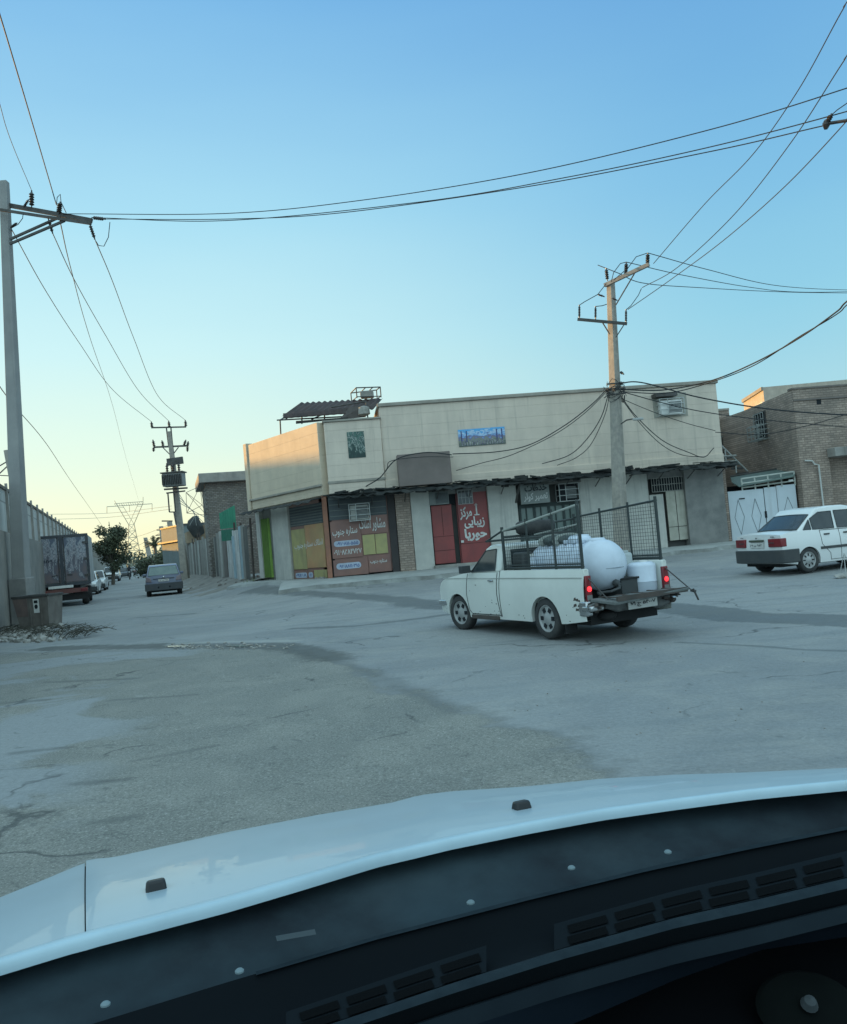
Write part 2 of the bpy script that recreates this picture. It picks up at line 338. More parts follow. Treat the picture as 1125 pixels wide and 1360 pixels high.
# ================================================================ GROUND
def ground_material():
    m = bpy.data.materials.new('worn_asphalt'); t = nt(m); L = t.links.new
    out = N(t, 'ShaderNodeOutputMaterial'); b = N(t, 'ShaderNodeBsdfPrincipled'); L(b.outputs[0], out.inputs[0])
    b.inputs['Specular IOR Level'].default_value = .3
    tc = N(t, 'ShaderNodeTexCoord'); co = tc.outputs['Object']
    def noise(sc, det=6, ro=.6, dist=0.0, vec=None):
        n = N(t, 'ShaderNodeTexNoise', Scale=sc, Detail=float(det), Roughness=ro, Distortion=dist); L(vec or co, n.inputs['Vector']); return n.outputs['Fac']
    def mr(src, a, b_, c=0.0, d=1.0, smooth=True):
        n = N(t, 'ShaderNodeMapRange'); n.interpolation_type = 'SMOOTHSTEP' if smooth else 'LINEAR'
        for i, v in zip((1, 2, 3, 4), (a, b_, c, d)): n.inputs[i].default_value = v
        L(src, n.inputs[0]); return n.outputs[0]
    def ma(op, a, b_):
        n = N(t, 'ShaderNodeMath', operation=op)
        for i, v in enumerate((a, b_)):
            if isinstance(v, (int, float)): n.inputs[i].default_value = v
            else: L(v, n.inputs[i])
        return n.outputs[0]
    def mix(f, a, b_, bt='MIX'):
        n = N(t, 'ShaderNodeMix', data_type='RGBA', blend_type=bt)
        for i, v in ((0, f), (6, a), (7, b_)):
            if isinstance(v, (int, float)): n.inputs[i].default_value = v
            elif isinstance(v, tuple): n.inputs[i].default_value = c4(v)
            else: L(v, n.inputs[i])
        return n.outputs[2]
    def line(x0, y0, x1, y1):                     # signed distance, positive on the left of x0,y0 -> x1,y1
        dx, dy = x1 - x0, y1 - y0; l = math.hypot(dx, dy); nx, ny = -dy / l, dx / l
        n = N(t, 'ShaderNodeVectorMath', operation='DOT_PRODUCT'); L(co, n.inputs[0]); n.inputs[1].default_value = (nx, ny, 0)
        return ma('SUBTRACT', n.outputs['Value'], nx * x0 + ny * y0)
    wob = ma('SUBTRACT', noise(.9, 5, .65), .5); wob2 = ma('SUBTRACT', noise(5, 4, .6), .5)
    w = ma('ADD', ma('MULTIPLY', wob, 1.6), ma('MULTIPLY', wob2, .25))
    d1 = ma('ADD', line(1.8, 3.7, -2.4, 13.7), w)          # left of this: coarse old surface
    d2 = ma('ADD', line(-2.4, 13.7, -9.5, 17.6), ma('MULTIPLY', w, .6))
    coarse = mr(ma('MINIMUM', d1, d2), -.06, .12)
    edge = mr(ma('ABSOLUTE', ma('MINIMUM', d1, d2), 0), 0, .16, 1, 0)
    big = noise(.22, 6, .6, .4); mid = noise(1.1, 7, .65, .3); fine = noise(26, 4, .7); grit = noise(62, 4, .85)
    stv = N(t, 'ShaderNodeMapping'); stv.inputs['Scale'].default_value = (.25, 1.5, 1); stv.inputs['Rotation'].default_value = (0, 0, R(10)); L(co, stv.inputs[0])
    stre = noise(1.6, 6, .6, .2, stv.outputs[0])
    cA = mix(mr(big, .38, .62), (.215, .222, .222), (.275, .28, .272)); cA = mix(mr(grit, .52, .7, 0, .3), cA, (.40, .40, .38)); cA = mix(mr(grit, .48, .32, 0, .3), cA, (.11, .115, .115))
    cA = mix(mr(mid, .45, .7, 0, .45), cA, (.33, .325, .30)); cA = mix(mr(stre, .5, .72, 0, .5), cA, (.17, .185, .19))
    cB = mix(mr(mid, .4, .65), (.20, .20, .178), (.262, .257, .228))
    cB = mix(mr(grit, .53, .66, 0, .85), cB, (.47, .46, .42)); cB = mix(mr(grit, .47, .34, 0, .8), cB, (.06, .06, .055))
    lightp = mr(noise(.42, 5, .55, .6), .50, .56)           # smooth pale patches in the old surface
    lp = ma('MULTIPLY', lightp, mr(line(-1.9, 2.5, -3.6, 12), -.3, .5))
    cB = mix(ma('MULTIPLY', lp, .8), cB, (.285, .30, .305))
    col = mix(coarse, cA, cB)
    col = mix(ma('MULTIPLY', edge, .38), col, (.13, .135, .13))
    fA = mr(fine, .3, .7, .86, 1.12, False)
    comb = N(t, 'ShaderNodeCombineColor'); [L(fA, comb.inputs[i]) for i in range(3)]
    col = mix(1.0, col, comb.outputs[0], 'MULTIPLY')
    # cracks
    dv = N(t, 'ShaderNodeVectorMath', operation='ADD'); nn = N(t, 'ShaderNodeTexNoise', Scale=1.4, Detail=4.0); L(co, nn.inputs['Vector'])
    L(co, dv.inputs[0]); L(nn.outputs['Color'], dv.inputs[1])
    vo = N(t, 'ShaderNodeTexVoronoi', Scale=.33); vo.feature = 'DISTANCE_TO_EDGE'; L(dv.outputs[0], vo.inputs['Vector'])
    crack = ma('MULTIPLY', mr(vo.outputs['Distance'], 0, .012, 1, 0), mr(noise(.5, 3), .5, .6))
    col = mix(ma('MULTIPLY', crack, .7), col, (.05, .055, .055)); pit = mr(noise(3.6, 5, .7, .8), .60, .68, 0, .5); col = mix(ma('MULTIPLY', pit, mr(coarse, 0, 1, .35, 1)), col, (.095, .10, .095)); pale = mr(noise(2.9, 6, .7, .5), .62, .72, 0, .45); col = mix(pale, col, (.38, .385, .365))
    # oil and tyre stains
    st = mr(noise(2.4, 4, .5, 1.2), .64, .74, 0, .45); col = mix(st, col, (.10, .11, .11))
    # worn dark trenches, ruts and wisps: capsules around ground lines with noisy borders
    def capsule(pts, hw, soft, amt, colr, nz=1.0):
        nonlocal col
        best = None
        for (ax_, ay_), (bx_, by_) in zip(pts, pts[1:]):
            A3 = G(ax_, ay_, .0); B3 = G(bx_, by_, .0); dd = (B3 - A3); Ls = dd.length; dd.normalize()
            pa = N(t, 'ShaderNodeVectorMath', operation='SUBTRACT'); L(flat, pa.inputs[0]); pa.inputs[1].default_value = (A3.x, A3.y, 0)
            dt = N(t, 'ShaderNodeVectorMath', operation='DOT_PRODUCT'); L(pa.outputs[0], dt.inputs[0]); dt.inputs[1].default_value = (dd.x, dd.y, 0)
            cl = N(t, 'ShaderNodeClamp'); L(dt.outputs['Value'], cl.inputs[0]); cl.inputs[1].default_value = 0; cl.inputs[2].default_value = Ls
            sc_ = N(t, 'ShaderNodeVectorMath', operation='SCALE'); sc_.inputs[0].default_value = (dd.x, dd.y, 0); L(cl.outputs[0], sc_.inputs['Scale'])
            df = N(t, 'ShaderNodeVectorMath', operation='SUBTRACT'); L(pa.outputs[0], df.inputs[0]); L(sc_.outputs[0], df.inputs[1])
            ln = N(t, 'ShaderNodeVectorMath', operation='LENGTH'); L(df.outputs[0], ln.inputs[0])
            best = ln.outputs['Value'] if best is None else ma('MINIMUM', best, ln.outputs['Value'])
        q = ma('ADD', best, ma('MULTIPLY', ma('ADD', wob, ma('MULTIPLY', wob2, .8)), hw * 2.2 * nz))
        f_ = mr(q, hw - soft, hw + soft, amt, 0)
        col = mix(f_, col, colr); return f_
    fl = N(t, 'ShaderNodeVectorMath', operation='MULTIPLY'); L(co, fl.inputs[0]); fl.inputs[1].default_value = (1, 1, 0); flat = fl.outputs[0]
    capsule([(335, 795), (420, 797.5), (500, 800.5), (580, 808), (650, 811)], .46, .16, .75, (.10, .11, .11), .8)
    capsule([(870, 808), (935, 812), (985, 821), (1060, 822), (1180, 827)], .50, .06, .72, (.10, .112, .115), .35)
    capsule([(900, 852), (1010, 858), (1070, 863), (1180, 866)], .05, .04, .6, (.09, .10, .10), .8)
    capsule([(390, 835), (470, 832.5), (560, 823), (600, 818)], .14, .10, .65, (.09, .10, .10), 1)
    capsule([(180, 821), (252, 815)], .22, .15, .6, (.09, .10, .10), 1)
    capsule([(700, 812), (760, 806), (860, 803)], .25, .2, .35, (.11, .12, .12), 1)
    rutm = capsule([(60, 861), (170, 859), (240, 858), (300, 858), (370, 858), (405, 863), (445, 876)], .30, .14, .78, (.085, .088, .08), 1.1)
    capsule([(230, 856), (300, 853), (390, 852)], .10, .08, .6, (.36, .36, .33), 1.6)
    capsule([(445, 876), (520, 905), (600, 945)], .10, .09, .45, (.12, .125, .12), 1.4)
    for a_, b_, h_ in (((100, 1043), (168, 1036), .05), ((178, 1010), (290, 988), .04), ((20, 1000), (90, 992), .05), ((150, 930), (260, 922), .06), ((60, 905), (180, 900), .07), ((120, 1095), (170, 1088), .05), ((0, 935), (60, 930), .06)):
        capsule([a_, b_], h_, .05, .5, (.10, .105, .10), 1.5)
    L(col, b.inputs['Base Color']); L(mr(mid, .3, .7, .62, .92), b.inputs['Roughness'])
    h = ma('ADD', ma('MULTIPLY', grit, mr(coarse, 0, 1, .25, 1.2)), ma('MULTIPLY', ma('ADD', fine, ma('MULTIPLY', mid, 3)), .8))
    h = ma('SUBTRACT', h, ma('MULTIPLY', crack, .6))
    bp = N(t, 'ShaderNodeBump', Strength=.55, Distance=.02); L(h, bp.inputs['Height']); L(bp.outputs[0], b.inputs['Normal'])
    return m
m_ground = ground_material()
def axis(lo, hi, step, far):
    a = []; x = lo
    while x <= hi: a.append(x); x += step
    s = step; p = lo; q = a[-1]; L_, H_ = [], []
    while q < far: s *= 1.6; q += s; p -= s; H_.append(q); L_.append(p)
    return L_[::-1] + a + H_
xs = axis(-45, 40, .75, 2500); ys = axis(-6, 90, .75, 2500)
mb = MB(); W_ = len(xs)
mb.add([(x, y, zg(x, y) + (.018 * math.sin(x * .9 + 1.3 * y) * math.sin(y * .7) if 4 < y < 60 and abs(x) < 40 else 0)) for y in ys for x in xs],
       [(j * W_ + i, j * W_ + i + 1, (j + 1) * W_ + i + 1, (j + 1) * W_ + i) for j in range(len(ys) - 1) for i in range(W_ - 1)])
struct(mb.build('ground', m_ground, smooth=True, weld=False, keep=True))

def zgr(x, y): return zg(x, y) + (.018 * math.sin(x * .9 + 1.3 * y) * math.sin(y * .7) if 4 < y < 60 and abs(x) < 40 else 0)
def ribbon(A, B, nu, nv, lift, jit):
    """sheet between two ground polylines given in photo pixels"""
    def line(pts):
        g = [G(x, y, 0.0) for x, y in pts]
        for k in range(3): g = [G(x, y, zgr(q.x, q.y)) for (x, y), q in zip(pts, g)]
        return g
    a, b = line(A), line(B); mb = MB()
    def at(l, t):
        t *= len(l) - 1; i = min(int(t), len(l) - 2); return l[i].lerp(l[i + 1], t - i)
    rnd = random.Random(len(A) * 31 + int(A[0][0])); ja = [rnd.uniform(-jit, jit) for _ in range(nu + 1)]; jb = [rnd.uniform(-jit, jit) for _ in range(nu + 1)]
    def f(u, v):
        i = round(u * nu); p = at(a, u).lerp(at(b, u), v); p.y += lerp(ja[i], jb[i], v); p.z = zgr(p.x, p.y) + lift; return p
    return mb.grid(f, nu, nv)
m_water = mat('puddle_water', (.10, .12, .12), rough=.18, dirt=.5, dsc=9, dirt_hazec=(.16, .16, .15), spec=.5)
for A, B in (([(222, 858.5), (240, 857.6), (258, 858)], [(224, 860), (240, 859.6), (258, 859.5)]), ([(300, 858.4), (320, 858), (336, 858.4)], [(301, 859.6), (320, 859.8), (336, 859.4)])):
    struct(ribbon(A, B, 18, 2, .012, .03).build('puddle', m_water, weld=False, keep=True))

m_stone = mat('pale_rubble', (.42, .40, .36), (.24, .23, .21), sc=9, dirt=.4)
def scatter(name, fn, n, r0, r1, m, label, cat, sq=(1, 1, .6), sub=1):
    mb = MB()
    for _ in range(n):
        p = fn(); r = random.uniform(r0, r1) * random.uniform(.6, 1); mb.blob((p.x, p.y, zgr(p.x, p.y) + r * .3), r, sub, .3, sq)
    o = mb.build(name, m, smooth=False, weld=False); return tag(o, label, cat, kind='stuff')
def pxr(x0, x1, y0, y1): return lambda: G(random.uniform(x0, x1), random.uniform(y0, y1))
scatter('gravel', lambda: G(random.triangular(215, 420, 250), random.gauss(859, 2.2)), 130, .012, .045, m_stone, 'pale broken stones and grit along the wet rut in the road', 'gravel')
scatter('gravel', pxr(10, 1100, 800, 1010), 260, .004, .012, mat('road_grit', (.27, .26, .24), dirt=.3), 'loose grit scattered over the crossing', 'gravel')
scatter('rubble', lambda: G(random.triangular(-40, 88, 10), random.uniform(822, 853)), 420, .02, .15, m_stone, 'heap of pale stones and rubbish around the foot of the steel skip', 'rubble', (1, 1, .75))
scatter('rubble', lambda: G(random.triangular(250, 385, 350), random.gauss(781, 3)), 120, .04, .16, mat('brown_rubble', (.20, .18, .155), (.11, .10, .09)), 'broken concrete and rubbish on the verge by the corner of the building', 'rubble')
# dry palm fronds in front of the skip
mb = MB()
for k in range(95):
    p = G(random.uniform(-40, 118), random.uniform(838, 850)); a = random.gauss(.25, .5); l = random.uniform(.25, .8)
    d = V(math.cos(a), math.sin(a) * .6, 0); pts = [V(p.x, p.y, .02) + d * l * t + V(0, 0, .16 * math.sin(t * 2.6)) for t in (0, .35, .7, 1)]
    mb.poly(pts, .007, 4)
    for t in range(10):
        q = pts[0].lerp(pts[-1], t / 10) + V(0, 0, .09 * math.sin(t / 3.4)); s_ = V(-d.y, d.x, 0) * random.choice((-1, 1)) * random.uniform(.08, .2) + d * .12 + V(0, 0, random.uniform(-.05, .07))
        mb.quad(q, q + d * .018, q + s_ + d * .01, q + s_)
tag(mb.build('palm_fronds', mat('dry_fronds', (.075, .07, .05), (.04, .04, .03), dirt=.3), weld=False), 'dark dry palm fronds lying in the road before the steel skip', 'palm fronds', kind='stuff')

# ================================================================ MAIN BUILDING
YA = 30.0
A = P(512, 650, YA); B = P(957, 612, 31.3)
F1 = Fr((A.x, A.y), (B.x, B.y))
def on1(px): a, _ = F1.px(px, 650); return F1.pt(a, 0, 0)
CL = on1(437); CF = P(338, 600, 34.6)
F2 = Fr((CF.x, CF.y), (CL.x, CL.y))
s1 = lambda x, y=700: F1.px(x, y)[0]
s2 = lambda x, y=700: F2.px(x, y)[0]
LEN1 = F1.len; SL = s1(437, 650)
ZB = .30
m_blk = mat('rendered_block', (.67, .57, .465), (.60, .51, .42), sc=.9, bump=.25, bsc=30, dirt=.38, streak=True, dsc=1.3, dirt_hazec=(.33, .29, .245), brick=((F1.u.x, F1.u.y), 90, .42, (.955, .955, .955), .010, .02))
m_blk2 = mat('rendered_block_side', (.62, .52, .39), (.54, .45, .34), sc=1.5, bump=.25, bsc=30, dirt=.2, streak=True, dsc=1.2, dirt_hazec=(.27, .24, .19), brick=((F2.u.x, F2.u.y), 90, .42, (.955, .955, .955), .010, .02))
m_pale = mat('pale_pillar_render', (.56, .545, .49), (.46, .45, .41), sc=2.5, bump=.3, dirt=.45, streak=True, dirt_hazec=(.24, .24, .22))
m_greyr = mat('grey_render', (.24, .235, .22), (.15, .15, .145), sc=1.4, bump=.4, dirt=.5, dsc=1.8, dirt_hazec=(.34, .33, .30))
m_brick = lambda f, nm: mat(nm, (.50, .385, .31), (.36, .285, .235), sc=2.5, bump=.3, dirt=.4, dsc=.8, dirt_hazec=(.13, .115, .10), brick=((f.u.x, f.u.y), .23, .085, (.55, .54, .52), .016, .35))
zr = lambda x, y, d=0: F1.px(x, y, d)[1]
ZTOP = (zr(520, 537) + zr(942, 508)) / 2; ZMID = (zr(560, 648) + zr(900, 618)) / 2
ZLOW = zr(470, 556)
bld = thing('commercial_building', F1.pt(0, 0, .3), 'long two-storey beige rendered building with shops below, pickup truck passing in front', 'building')
# upper storey
mb = MB(); F1.box(mb, 0, LEN1, -9, .25, ZMID, ZTOP - .1); mb.build('upper_wall', m_blk, bld, world=True, bevel=.02)
mb = MB(); F1.box(mb, -.06, LEN1 + .06, -9.05, .32, ZTOP - .1, ZTOP + .03); mb.build('roof_coping', mat('coping', (.36, .33, .28), dirt=.5, streak=False), bld, world=True, bevel=.02)
mb = MB(); F1.box(mb, 0, LEN1, .25, .31, ZMID, ZMID + .32); mb.build('band_course', m_blk, bld, world=True, bevel=.01)
# lower-left wing (437..512) and slanted face
ZL2 = zr(500, 556, .4)
mb = MB(); F1.box(mb, SL, -.005, -6, .34, ZMID - .02, ZL2); mb.build('wing_wall', m_blk, bld, world=True, bevel=.02)
mb = MB(); F1.box(mb, SL - .05, .03, -.4, .40, ZL2, ZL2 + .07); F1.box(mb, SL - .02, .02, .345, .37, ZMID + .34, ZMID + .44); mb.build('wing_coping', MATS['coping'], bld, world=True, bevel=.015)
mb = MB()
cz0 = F2.px(345, 669)[1]; z2 = lambda x, y: F2.px(x, y)[1]; L2 = F2.len
mb.hexa([F2.pt(.0, .3, ZMID - .06), F2.pt(L2 + .05, .3, ZMID - .03), F2.pt(L2 - .2, -5, ZMID), F2.pt(0, -5, ZMID), F2.pt(0, .3, z2(338, 591)), F2.pt(L2 + .05, .3, z2(430, 561)), F2.pt(L2 - .2, -5, z2(430, 561)), F2.pt(0, -5, z2(338, 591))])
mb.build('slanted_wall', m_blk2, bld, world=True, bevel=.02)
mb = MB(); F2.box(mb, -.32, -.02, -.6, .36, ZMID - .1, z2(331, 591)); mb.build('corner_pier', m_blk2, bld, world=True, bevel=.02)
mb = MB(); F2.box(mb, -.1, L2 + .06, .3, .38, ZMID + .3, ZMID + .38)
mb.build('band_course', MATS['coping'], bld, world=True, bevel=.01)
# ground floor back body
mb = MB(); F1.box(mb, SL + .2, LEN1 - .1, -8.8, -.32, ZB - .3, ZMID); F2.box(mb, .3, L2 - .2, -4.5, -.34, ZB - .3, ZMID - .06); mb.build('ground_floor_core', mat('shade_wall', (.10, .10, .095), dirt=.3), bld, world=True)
def gz(px): return zg(*[getattr(F1.pt(s1(px), .3, 0), k) for k in 'xy'])
# pillars and infill of the ground floor  (left px, right px, material, depth)
def seg(name, x0, x1, m, d0=-.3, d1=0.0, y0=None, y1=None, F=F1, ztop=None, zbot=None, bev=.015, label=None):
    a0 = F.px(x0, 700, d1)[0]; a1 = F.px(x1, 700, d1)[0]
    zt = ZMID if ztop is None else ztop; zb = .1 if zbot is None else zbot
    mb = MB(); F.box(mb, a0, a1, d0, d1, zb, zt - .004); o = mb.build(name, m, bld, world=True, bevel=bev)
    if label: o['label'] = label
    return o
ZD = zr(610, 655)
seg('pillar', 361, 382.5, m_pale, F=F2, d1=.08)
seg('pillar', 340, 345, m_pale, F=F2, d1=.04)
seg('backing_wall', 341, 381, m_greyr, F=F2, d0=-.5, d1=-.13)
seg('lintel', 345.2, 360.8, m_greyr, F=F2, d1=-.02, zbot=F2.px(352, 674)[1])
seg('transom', 345.2, 360.8, m_dark, F=F2, d1=-.15, zbot=F2.px(352, 689)[1], ztop=F2.px(352, 674)[1])
seg('door_post', 430, 436.5, mat('terracotta_post', (.38, .17, .10), (.28, .13, .09), dirt=.4), F=F1, d1=.04)
seg('door_post', 517, 527, mat('dark_post', (.045, .04, .04), dirt=.2), d1=.05)
seg('brick_pillar', 527.5, 547.5, m_brick(F1, 'pillar_brick'), d1=.1)
seg('pillar', 548, 573.5, m_pale, d1=.06)
seg('pillar', 651, 690, m_pale, d1=.06)
seg('shop_wall', 774, 866, m_pale, d1=.04)
seg('grey_wall', 915, 967, m_greyr, d1=.08)
# wall strip over the openings
mb = MB(); F1.box(mb, s1(574), s1(650), -.3, -.05, ZD, ZMID - .003); F1.box(mb, s1(691), s1(773), -.3, -.05, zr(730, 640), ZMID - .003); F1.box(mb, s1(867), s1(914), -.3, -.05, zr(890, 634), ZMID - .003)
mb.build('lintel', m_greyr, bld, world=True)
# ----- left double shutter (slanted face)
def door(F, x0, y0, x1, y1, m, d=-.12, name='door', th=.06):
    a0, zt = F.px(x0, y0, d); a1, zb = F.px(x1, y1, d)
    mb = MB(); F.box(mb, a0, a1, d - th, d, zb, zt); return mb.build(name, m, bld, world=True, bevel=.008), a0, a1, zb, zt
m_och = mat('ochre_panel', (.42, .37, .15), (.33, .30, .14), sc=3, dirt=.45, streak=True, rough=.55, dirt_hazec=(.22, .17, .10))
m_orn = mat('orange_brown_panel', (.50, .25, .12), (.42, .30, .14), sc=1.2, dirt=.4, rough=.55)
m_brn = mat('brown_shutter', (.26, .13, .10), (.20, .105, .09), sc=2, dirt=.35, streak=True, rough=.5, dirt_hazec=(.2, .16, .13))
m_slat = mat('dark_slats', (.055, .07, .075), (.04, .05, .055), sc=3, rough=.5, dirt=.4, dirt_hazec=(.13, .14, .14))
d, a0, a1, zb, zt = door(F2, 383, 668, 431, 769, m_brn, d=-.02)
a0 = F2.px(386, 700, 0)[0]; a1 = F2.px(430, 700, 0)[0]; zt = F2.px(405, 671)[1]; zb = F2.px(405, 773)[1]
H = zt - zb; mid = lerp(a0, a1, .43)
mb = MB(); F2.box(mb, a0, a1, -.02, .0, zb + H * .74, zt); 
mb.build('louvre_panel', m_slat, d, world=True)
mb = MB()
for k in range(7): F2.box(mb, a0 + .02, a1 - .02, .0, .02, zb + H * (.75 + k * .036), zb + H * (.765 + k * .036))
mb.build('slat', mat('grey_slat', (.17, .19, .18), dirt=.4), d, world=True)
for (p, q, zz0, zz1, mm) in ((a0 + .02, mid, .17, .70, m_och), (mid + .02, a1 - .03, .18, .74, m_orn), (a0 + .04, mid, .03, .145, m_brn), (mid + .02, mid + .45, .03, .145, m_brn), (mid + .5, a1 - .03, .03, .15, m_och)):
    mb = MB(); F2.box(mb, p, q, -.02, .015, zb + H * zz0, zb + H * zz1); mb.build('panel', mm, d, world=True, bevel=.006)
def oval(F, a0_, a1_, z0_, z1_, dd, m, par):
    mb = MB(); n = 20; r = (z1_ - z0_) / 2; pts = []
    for i in range(n):
        t = math.pi * 2 * i / n; cx = a1_ - r if math.cos(t) > 0 else a0_ + r; pts.append(F.pt(cx + r * math.cos(t), dd, (z0_ + z1_) / 2 + r * math.sin(t)))
    mb.quad(*pts); return mb.build('number_oval', m, par, world=True)
m_oval = mat('pale_blue_paint', (.46, .52, .62), dirt=.2); m_blue = mat('blue_ink', (.05, .09, .28), dirt=0)
def txt(body, F, par, a0_, a1_, z0_, z1_, dd, m=m_text, **k): return lettering(body, m, par, lambda a, e, z: F.pt(a, dd + e, z), a0_, a1_, z0_, z1_, **k)
txt('املاک ستاره جنوب', F2, d, a0 + .22, a1 - .15, zb + H * .42, zb + H * .52, .017, slant=.08)
for (p, q, s_) in ((a0 + .12, mid - .05, '۰۹۱۶۸'), (mid + .06, mid + .42, '۰۹۱۶')):
    oval(F2, p, q, zb + H * .055, zb + H * .125, .018, m_oval, d); txt(s_, F2, d, p + .06, q - .05, zb + H * .07, zb + H * .11, .02, m_blue, arabic=False)
# ----- brown shutter with the agency's lettering
d, a0, a1, zb, zt = door(F1, 437.5, 656, 523, 757, m_brn, d=-.04)
a0 = s1(438.5, 700); a1 = s1(515.5, 700); zb = zr(480, 765); zt = zr(480, 655); H = zt - zb; Wd = a1 - a0
mb = MB(); F1.box(mb, a0, a1, -.04, -.02, zb + H * .70, zt); mb.build('louvre_panel', m_slat, d, world=True)
mb = MB()
for k in range(4): F1.box(mb, a0 + .02, a1 - .02, -.02, .0, zb + H * (.74 + k * .07), zb + H * (.75 + k * .07))
mb.build('slat', MATS['grey_slat'], d, world=True)
mb = MB(); F1.box(mb, a0, a0 + .52 * Wd, -.04, -.005, zb + H * .235, zb + H * .685); F1.box(mb, a0 + .525 * Wd, a1, -.04, -.012, zb + H * .5, zb + H * .72); F1.box(mb, a0, a0 + .60 * Wd, -.04, -.008, zb + H * .02, zb + H * .215); F1.box(mb, a0 + .61 * Wd, a1, -.04, -.012, zb + H * .03, zb + H * .235); mb.build('panel', m_brn, d, world=True, bevel=.006)
mb = MB(); F1.box(mb, a0 + .54 * Wd, a0 + .75 * Wd, -.04, .0, zb + H * .25, zb + H * .49); F1.box(mb, a0 + .76 * Wd, a0 + .965 * Wd, -.04, .0, zb + H * .25, zb + H * .49); mb.build('panel', m_och, d, world=True, bevel=.006)
txt('مشاور املاک', F1, d, a0 + .50 * Wd, a0 + .955 * Wd, zb + H * .53, zb + H * .70, .004, slant=-.02)
txt('ستاره جنوب', F1, d, a0 + .03 * Wd, a0 + .46 * Wd, zb + H * .485, zb + H * .60, .004, slant=.05)
oval(F1, a0 + .04 * Wd, a0 + .49 * Wd, zb + H * .375, zb + H * .445, .0, m_oval, d); txt('۰۹۱۶۸۱۱۰۵۵۵', F1, d, a0 + .09 * Wd, a0 + .46 * Wd, zb + H * .388, zb + H * .43, .004, m_blue, arabic=False)
txt('۰۹۱۶۸۲۸۴۷۲۷', F1, d, a0 + .03 * Wd, a0 + .51 * Wd, zb + H * .275, zb + H * .34, .004, arabic=False)
oval(F1, a0 + .05 * Wd, a0 + .48 * Wd, zb + H * .10, zb + H * .175, .0, m_oval, d); txt('۰۹۱۶۸۸۱۱۰۳۱۵', F1, d, a0 + .09 * Wd, a0 + .45 * Wd, zb + H * .115, zb + H * .16, .004, m_blue, arabic=False)
txt('ستاره جنوب', F1, d, a0 + .64 * Wd, a0 + .93 * Wd, zb + H * .13, zb + H * .19, -.004)
# ----- red doors
m_red = mat('red_door_paint', (.30, .055, .05), (.22, .045, .045), sc=2, dirt=.3, streak=True, rough=.5, dirt_hazec=(.15, .06, .05))
d, a0, a1, zb, zt = door(F1, 572, 672, 606, 747, m_red, d=-.1, name='door'); d['label'] = 'narrow red leaf of the beauty salon door'
mb = MB()
for zz in (.46, .22): F1.box(mb, a0 + .01, a1 - .01, -.1, -.092, lerp(zb, zt, zz), lerp(zb, zt, zz) + .015)
F1.box(mb, lerp(a0, a1, .5), lerp(a0, a1, .5) + .015, -.1, -.092, lerp(zb, zt, .48), zt - .05); mb.build('panel_joint', mat('red_shadow', (.08, .02, .02), dirt=0), d, world=True)
mb = MB(); F1.box(mb, a0, a0 + 1.05, -.3, -.14, zt + .01, ZD + .05); mb.build('transom', m_dark, bld, world=True)
d, a0, a1, zb, zt = door(F1, 604, 650, 654, 745, m_red, d=-.06); d['label'] = 'wide red leaf with white salon lettering'
a0 += .04; Wd = a1 - a0; H = zt - zb
mb = MB(); F1.box(mb, a0 + .02, a1 - .02, -.06, -.052, zb + H * .26, zb + H * .26 + .016); F1.box(mb, a0 - .02, a0 + .005, -.06, -.04, zb, zt); mb.build('panel_joint', MATS['red_shadow'], d, world=True)
mb = MB(); F1.box(mb, a0 + .04, a0 + .52 * Wd, -.06, -.05, zb + H * .80, zb + H * .97); mb.build('door_window', m_glass, d, world=True)
mb = MB()
for k in range(5): a = a0 + .04 + k * .12 * Wd; F1.box(mb, a, a + .022, -.05, -.03, zb + H * .79, zb + H * .98)
for k in (.79, .88, .975): F1.box(mb, a0 + .04, a0 + .53 * Wd, -.05, -.035, zb + H * k, zb + H * k + .02)
mb.build('window_grille', mat('pale_bars', (.42, .43, .41), dirt=.4), d, world=True)
txt('مرکز', F1, d, a0 + .06 * Wd, a0 + .46 * Wd, zb + H * .58, zb + H * .76, -.052, bold=.03)
txt('زیبایی', F1, d, a0 + .18 * Wd, a0 + .86 * Wd, zb + H * .46, zb + H * .62, -.052, bold=.03)
txt('حوریا', F1, d, a0 + .16 * Wd, a0 + .90 * Wd, zb + H * .29, zb + H * .46, -.052, bold=.045)
mb = MB(); ac = a0 + .60 * Wd
F1.box(mb, ac, ac + .05, -.06, -.05, zb + H * .64, zb + H * .76); F1.box(mb, ac - .07, ac + .12, -.06, -.05, zb + H * .63, zb + H * .645); F1.box(mb, ac - .03, ac + .07, -.06, -.05, zb + H * .765, zb + H * .775); F1.box(mb, ac + .01, ac + .04, -.06, -.05, zb + H * .78, zb + H * .79)
mb.build('candle_emblem', m_text, d, world=True)
mb = MB(); F1.box(mb, a0 + .02, a0 + .12, -.04, -.01, zb + H * .28, zb + H * .31); mb.build('lock', m_white, d, world=True)
# doorstep under the red doors
mb = MB(); F1.box(mb, s1(572), s1(657), -.05, .3, .1, zr(612, 748)); mb.build('doorstep', m_conc, bld, world=True, bevel=.02)
